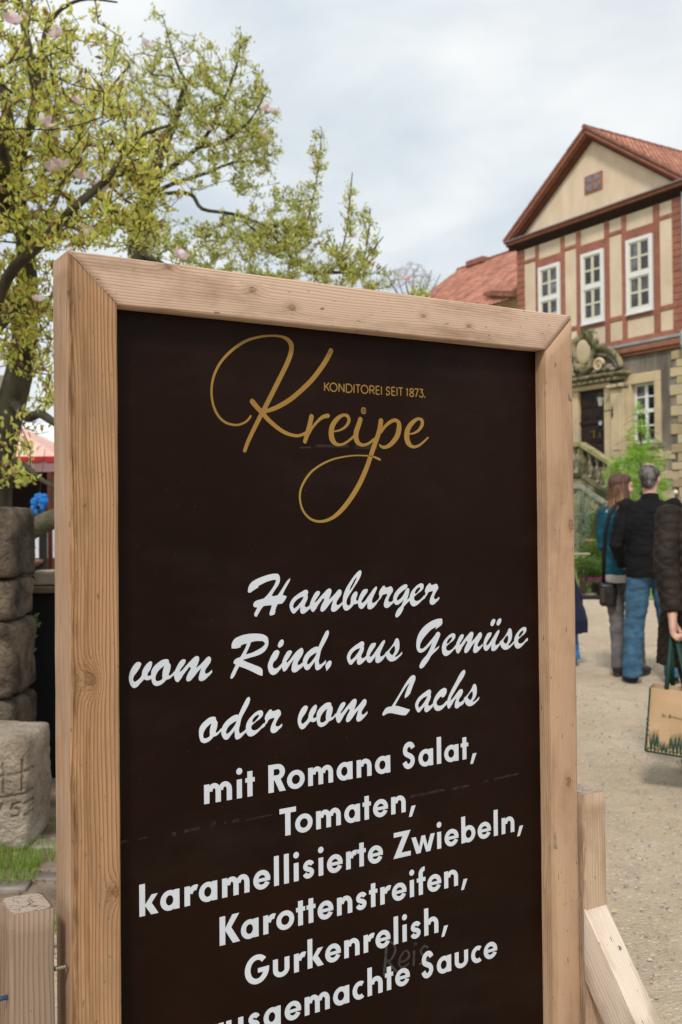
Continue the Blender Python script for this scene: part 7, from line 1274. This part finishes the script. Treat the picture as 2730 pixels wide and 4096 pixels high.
def jacket(F, mat, name, hem, rad, arm=(.072, .060, .052), amp=.008, hemr=None, cuff=.97, voxel=.010, disp=None, collar=True):
    k = F['k']; q = MB(); zs = [hem, (hem+1.1)/2, 1.12, 1.28, 1.38, 1.435, 1.475]
    q.tube([(0, 0 if i else 0, z*k) for i, z in enumerate(zs)], rad, 20, flat=(1, 0, 0))
    for i in (0, 1):
        s_, e_, w_ = Vector(F['sh'][i]), Vector(F['el'][i]), Vector(F['wr'][i]); q.ell(s_+Vector((0, 0, -.012)), (arm[0]*.98,)*3, 12, 9)
        q.tube([s_, s_.lerp(e_, .5), e_, e_.lerp(w_, .5), e_.lerp(w_, cuff)], [arm[0], arm[0]*.95, arm[1], arm[1]*.95, arm[2]], 14)
    o_ = fuse(q, name, mat, F['th'], voxel, 2, disp=disp or folds(amp))
    if collar:
        q = MB(); n_ = 20
        for (r0, z) in ((.074, 1.445), (.069, 1.500), (.062, 1.500), (.062, 1.45)):
            for i in range(n_): a = 6.2832*i/n_; q.v.append((r0*math.cos(a)*k, (r0*math.sin(a)*.95+.004)*k, (z-.018*math.sin(a))*k))
        for j in range(3):
            for i in range(n_): q.f.append((j*n_+i, j*n_+(i+1) % n_, (j+1)*n_+(i+1) % n_, (j+1)*n_+i))
        q.build('collar', mat, F['th'], True)
    return o_
random.seed(5)
# ---- man in the black jacket
F = figure('grey haired man seen from behind in a black jacket and blue jeans', 2612, 2728, R(-8), 1.79, [(-.285, -.05, 1.13), (.285, -.05, 1.13)], [(-.20, .14, .95), (.20, .14, .95)], [(-.165, 0, .18), (.165, 0, -.12)], hturn=R(-22), sho=.178, hands=[(0, (.5, .8, -.1), (.6, -.2, -.5), .5, 1), (1, (-.5, .8, -.1), (-.6, -.2, -.5), .5, -1)])
trousers(F, mDenim, .05, .098, .080, .078, amp=.010)
jacket(F, mJacket, 'jacket', .84, [(.200, .140), (.215, .145), (.215, .145), (.215, .145), (.200, .125), (.150, .10), (.075, .07)], amp=.009)
k = F['k']; hc = Vector((0, .018, 1.635*k)); Rm = Matrix.Rotation(R(-22), 3, 'Z')
mHairG = M('grey_hair', (.17, .155, .15), (.045, .035, .032), rough=.9, scale=9, stretch=(3, 3, 1), bump=.6, bscale=120, bdist=.004, lo=.4, hi=.62)
q = MB(); 
for (p_, r_) in (((0, -.030, .030), (.081, .084, .086)), ((.045, -.0, .036), (.040, .074, .050)), ((-.045, -.0, .036), (.040, .074, .050)), ((0, -.05, -.035), (.060, .050, .05))): q.ell(hc+Rm @ Vector(p_)*k, tuple(v*k for v in r_), 14, 10, Rm)
fuse(q, 'hair', mHairG, F['th'], .006, 2, disp=lambda c, n_: .003*noise.noise(c*60))
# ---- woman in teal
F = figure('brown haired woman in teal jacket and grey jeans, face turned right', 2496, 2700, R(-32), 1.73, [(-.185, .045, 1.10), (.215, .03, 1.10)], [(-.12, .21, .95), (.15, .20, .95)], [(-.035, -.03, .1), (.13, .06, -.1)], hturn=R(-42), sho=.160, w=.90, hands=[(0, (.3, .9, 0), (.6, -.2, -.4), .5, 1), (1, (-.3, .9, 0), (-.6, -.2, -.4), .5, -1)])
trousers(F, mGreyJ, .07, .086, .060, .050, amp=.006)
k = F['k']; q = MB(); q.tube([(0, 0, .80*k), (0, 0, .86*k), (0, 0, .95*k)], [(.172, .128), (.168, .126), (.155, .115)], 18, flat=(1, 0, 0)); fuse(q, 'shirt_hem', M('pale_shirt', (.45, .42, .38), rough=.9), F['th'], .01, 2, disp=folds(.006, 9, 9))
jacket(F, mTeal, 'jacket', .87, [(.165, .135), (.155, .125), (.15, .120), (.160, .12), (.155, .11), (.12, .09), (.07, .065)], arm=(.056, .047, .042), amp=.008)
hc = Vector((0, .018, 1.635*k)); Rm = Matrix.Rotation(R(-42), 3, 'Z')
m, t, p, o = newmat('brown_hair'); g = NG(t); co = g.coord('Object'); sp_ = g.n('SeparateXYZ'); g.put(sp_.inputs[0], co)
st_ = g.noise(g.coord('Object', scale=(60, 60, 5)), 1, 4); ff = g.math('ADD', g.math('MULTIPLY', g.math('SUBTRACT', 1.60, sp_.outputs[2]), 4.6), g.math('MULTIPLY', g.math('SUBTRACT', st_, .5), 1.6))
c = g.ramp(ff, [(0, (.085, .034, .018)), (.4, (.19, .09, .038)), (1, (.46, .27, .12))]); c = g.mix(g.ramp(st_, [(.35, .6), (.55, 0)]), c, (.035, .016, .010)); g.put(p.inputs['Base Color'], c); p.inputs['Roughness'].default_value = .6
g.put(p.inputs['Normal'], g.bump(st_, .8, .01)); mHairB = m
q = MB()
for (p_, r_) in (((0, -.030, .035), (.086, .098, .090)), ((0, -.060, -.04), (.092, .060, .105)), ((0, -.055, -.13), (.100, .055, .105)), ((.072, -.025, -.09), (.034, .060, .125)), ((-.072, -.025, -.09), (.034, .060, .125)), ((0, -.045, -.19), (.105, .058, .055))  , ((.04, .02, .070), (.035, .045, .035)), ((-.04, .02, .070), (.035, .045, .035))): q.ell(hc+Rm @ Vector(p_)*k, tuple(v*k for v in r_), 16, 12, Rm)
fuse(q, 'hair', mHairB, F['th'], .006, 2, disp=lambda c, n_: .006*noise.noise(Vector((c.x*45, c.y*45, c.z*7)))+.004*noise.noise(Vector((c.x*110, c.y*110, c.z*9))))
# her shoulder bag: its own thing, strap included
wm = F['th'].matrix_basis; hip = Matrix.Rotation(R(-32), 4, 'Z'); pos = F['th'].location
bagp = at(2428, 2380, pos.y-.02); bg = thing('shoulder_bag', 'black shoulder bag on a long strap hanging at the hip of the teal jacket', 'bag', (bagp.x, bagp.y, bagp.z-.10), R(-20))
q = MB(); q.bbox(-.060, .085, -.045, .045, 0, .205, .022); fuse(q, 'bag_body', M('black_leather', (.010, .009, .009), rough=.45, spec=.5), bg, .008, 3, disp=folds(.004, 12, 12))
q = MB(); q.bbox(-.052, .0, -.056, -.04, .03, .16, .01); q.build('side_pocket', M('brown_leather', (.055, .035, .030), rough=.4), bg)
def inbag(v): return Matrix.Rotation(R(20), 3, 'Z') @ (v-bg.location)
sp3 = [at(2416, 2330, pos.y-.03), at(2417, 2230, pos.y-.12), at(2424, 2130, pos.y-.17), at(2440, 2060, pos.y-.185), at(2462, 2025, pos.y-.17), at(2480, 2008, pos.y-.12)]
q = MB(); q.tube([inbag(v) for v in sp3], [(.016, .003)]*6, 6, flat=(1, 0, 0)); q.build('strap', M('black_strap', (.008, .007, .010), rough=.7), bg, True)
# ---- person in the quilted coat, cut by the right edge
GX = at(2735, 2500, 5.25); DQ = 5.25
sh_l = at(2700, 2075, DQ)
Fq = dict()
rq = R(0)
F = figure('person in dark brown quilted coat holding dark green bag handles at the right edge', 2824, 2900, rq, 1.70, [(-.225, -.09, 1.13), (.25, -.02, 1.10)], [(-.218, -.16, .865), (.25, .06, .86)], [(.0, .08, .1), (.17, .02, -.1)], hturn=0, sho=.18, D=DQ, hands=[(0, (.02, -.05, -1), (.9, -.4, 0), 1.3, 1), (1, (0, .1, -1), (-1, 0, 0), .6, -1)])
def quilt(c, n_):
    # rows of small pillows, stitched along two families of slanting seams
    a = math.atan2(c.y, c.x)*.17 if abs(c.x) < .17 else c.y
    u_ = (c.z*1.0+a*.9)/.060; v_ = (c.z*1.0-a*.9)/.060
    return .0080*(abs(math.sin(u_*math.pi))**.5*abs(math.sin(v_*math.pi))**.5-.4)+.006*noise.fractal(Vector((c.x*6, c.y*6, c.z*9)), .9, 2, 2)
jacket(F, mQuilt, 'quilted_coat', .62, [(.248, .18), (.228, .165), (.20, .15), (.195, .145), (.18, .12), (.14, .10), (.075, .07)], arm=(.072, .064, .052), voxel=.0065, disp=quilt, cuff=.93)
trousers(F, M('dark_trousers', (.012, .012, .018), rough=.9), .05, .085, .07, .06, name='trousers')
k = F['k']; hc = Vector((0, .018, 1.635*k)); q = MB()
for (p_, r_) in (((0, -.025, .03), (.086, .095, .090)), ((0, -.055, -.04), (.085, .055, .09))): q.ell(hc+Vector(p_)*k, r_, 14, 10)
fuse(q, 'hair', mHairG, F['th'], .007, 2)
# ---- shopping bag hanging from that hand
Q = F['th'].location.y-.06
DBg = F['th'].location.y-.24
p00, p10 = at(2612, 2748, DBg), at(2583, 3003, DBg)
bw = .42; bh = (p00.z-p10.z); base = p10
sb = thing('shopping_bag', 'tan woven shopping bag with dark green edging, green flower print and green handles', 'bag', (base.x, base.y, base.z), R(-24))
mTan = M('tan_nonwoven', (.52, .36, .215), (.44, .29, .165), rough=.9, scale=5, detail=6, bump=.3, bscale=14, bdist=.01)
mDkG = M('dark_green_tape', (.008, .045, .030), (.006, .030, .020), rough=.7)
mPrint = M('green_print', (.012, .060, .036), (.010, .048, .030), rough=.9)
q = MB(); nX, nZ = 12, 10
def bagpt(u_, v_, y): return Vector((u_*bw+.028*(v_)*(1-u_)*1.0+.0*v_, y+.010*math.sin(u_*5+v_*3)*math.sin(v_*3.1), v_*bh-.035*u_*(1-v_)-.022*u_*v_+.0))
for side, y in ((0, -.0), (1, .13)):
    b = len(q.v)
    for j in range(nZ+1):
        for i in range(nX+1): q.v.append(tuple(bagpt(i/nX, j/nZ, y)))
    for j in range(nZ):
        for i in range(nX):
            f_ = (b+j*(nX+1)+i, b+j*(nX+1)+i+1, b+(j+1)*(nX+1)+i+1, b+(j+1)*(nX+1)+i); q.f.append(f_ if side == 0 else f_[::-1])
def edge_strip(fn):
    for a in range(10): v0, v1 = a/10, (a+1)/10; b = len(q.v); q.v += [tuple(fn(v0, 0)), tuple(fn(v1, 0)), tuple(fn(v1, .13)), tuple(fn(v0, .13))]; q.f.append((b, b+1, b+2, b+3))
edge_strip(lambda v_, y: bagpt(0, v_, y)); edge_strip(lambda v_, y: bagpt(1, v_, y)); edge_strip(lambda v_, y: bagpt(v_, 0, y))
q.build('bag_body', mTan, sb, True)
q = MB(); q.tube([bagpt(0, v_/8, -.004) for v_ in range(9)], .0042, 6).tube([bagpt(v_/8, 0, -.004) for v_ in range(9)], .0052, 6).tube([bagpt(1, v_/8, -.004) for v_ in range(9)], .0042, 6).tube([bagpt(0, 0, y) for y in (0, .13)], .004, 6); q.build('edge_piping', mDkG, sb, True)
q = MB(); b = [bagpt(v_/8, 0, .0)+Vector((0, .0, -.003)) for v_ in range(9)]; 
for i in range(8): a0, a1 = b[i], b[i+1]; q.add([a0, a1, a1+Vector((0, .13, -.004)), a0+Vector((0, .13, -.004))], [(0, 3, 2, 1)])
q.build('bag_bottom', mDkG, sb)
hp = F['th'].matrix_basis; Rw = Matrix.Rotation(rq, 3, 'Z'); gripw = F['th'].location+Rw @ Vector((-.215, -.155, .785)); grip = Matrix.Rotation(R(24), 3, 'Z') @ (gripw-sb.location)
for y, (u0, u1) in ((-.002, (.20, .46)), (.13, (.24, .50))):
    q = MB(); a, b = bagpt(u0, .86, y), bagpt(u1, .86, y); a2, b2 = bagpt(u0, 1, y), bagpt(u1, 1, y)
    q.tube([a2, a2.lerp(grip, .5)+Vector((-.004, 0, 0)), grip+Vector((-.008, 0, 0)), grip+Vector((.002, .0, .012)), grip+Vector((.010, 0, 0)), b2.lerp(grip, .5)+Vector((.004, 0, 0)), b2], [(.011, .0022)]*7, 6, flat=(1, 0, 0)); q.build('handle', mDkG, sb, True)
# print: flowers growing up from the bottom edge, and a small script line
q = MB()
def onbag(u_, v_, y=-.0035): v = bagpt(u_, v_, 0); return Vector((v.x, v.y+y, v.z))
def pst(pts, w_):
    L_, R__ = [], []
    for i, (u_, v_) in enumerate(pts):
        a = pts[max(i-1, 0)]; b = pts[min(i+1, len(pts)-1)]; dx, dz = (b[0]-a[0])*bw, (b[1]-a[1])*bh; l_ = math.hypot(dx, dz) or 1; ww = w_[i] if hasattr(w_, '__len__') else w_
        L_.append(onbag(u_-dz/l_*ww/bw, v_+dx/l_*ww/bh)); R__.append(onbag(u_+dz/l_*ww/bw, v_-dx/l_*ww/bh))
    n_ = len(pts); q.add(L_+R__, [(i, i+n_, i+n_+1, i+1) for i in range(n_-1)])
def pdot(u_, v_, r_): q.add([onbag(u_+r_*math.cos(a*.785)/bw, v_+r_*math.sin(a*.785)/bh, -.0037) for a in range(8)], [tuple(range(7, -1, -1))])
prs = random.Random(4)
for u_ in np.arange(.02, .98, .042):
    h = .16+.26*abs(math.sin(u_*9+1.2))*prs.uniform(.7, 1.1)+(.14 if u_ < .06 else 0); lean = prs.uniform(-.03, .03); kind = prs.choice('ablp')
    if kind == 'a': pst([(u_, .01), (u_+lean*.5, h*.5), (u_+lean, h)], .0012); pdot(u_+lean, h, .0075)
    elif kind == 'b':
        pst([(u_, .01), (u_+lean, h)], [.0022, .0004])
        for f in (.3, .45, .6, .75): pst([(u_+lean*f, h*f), (u_+lean*f+.02*(1-f)+.008, h*f+.05)], [.0035, .0006]); pst([(u_+lean*f, h*f), (u_+lean*f-.02*(1-f)-.008, h*f+.05)], [.0035, .0006])
    elif kind == 'l':
        for dx in (-.035, -.012, .012, .03): pst([(u_, .01), (u_+dx*.6, h*.5), (u_+dx, h*.95)], [.0012, .0022, .0003])
    else:
        pst([(u_, .01), (u_+lean, h)], .0014)
        for f in (.5, .65, .8, .95): pdot(u_+lean*f+.008, h*f, .0045); pdot(u_+lean*f-.008, h*f+.02, .0045)
    pst([(u_, .02), (u_+.02, .05+.03*prs.random()), (u_+.035, .04)], [.001, .0035, .0005])
pst([(.17, .565), (.165, .615), (.18, .61), (.185, .58), (.17, .565)], .0011); pst([(.193, .575), (.20, .592), (.195, .578), (.207, .572), (.213, .59)], .0011)
wv = [(.255+.0075*i, .578+(.014 if i % 2 else 0)-.0008*i+(.022 if i in (1, 7, 12, 19) else 0)) for i in range(40)]; pst([(.245, .56), (.25, .615), (.265, .61), (.262, .585), (.25, .583), (.268, .562)], .0012); pst(wv, .0010)
q.build('printed_flowers', mPrint, sb, kind='stuff')
# ---- person in navy mostly hidden by the right post
F = figure('small person in navy coat and bright blue trousers, mostly hidden behind the right post', 2238, 2660, R(-5), 1.06, [(-.17, .0, .62), (.17, -.0, .62)], [(-.18, .08, .50), (.18, .08, .50)], [(-.085, 0, .1), (.10, 0, -.3)], hturn=0, sho=.13, head_s=1.35, w=.8, hands=[(0, (0, .5, -1), (1, 0, 0), .6, 1), (1, (0, .5, -1), (-1, 0, 0), .6, -1)])
k = F['k']; q = MB(); q.tube([(0, 0, .30), (0, 0, .42), (0, 0, .58), (0, 0, .74), (0, 0, .86), (0, 0, .90)], [(.265, .20), (.275, .21), (.21, .17), (.165, .13), (.13, .10), (.06, .055)], 18, flat=(1, 0, 0))
for i in (0, 1):
    s_, e_, w_ = Vector(F['sh'][i]), Vector(F['el'][i]), Vector(F['wr'][i]); q.tube([s_, e_, e_.lerp(w_, .9)], [.055, .05, .045], 12)
fuse(q, 'coat', mNavy, F['th'], .009, 3, disp=folds(.010, 9, 4))
trousers(F, M('bright_blue_trousers', (.03, .17, .42), (.02, .11, .30), rough=.8), .06, .095, .09, .085, top=.50, name='trousers')
q = MB(); hc = Vector((0, .018, 1.635*k)); q.ell(hc+Vector((0, -.015, .02)), (.085, .10, .10), 14, 10); fuse(q, 'hair', mHairB, F['th'], .007, 2)
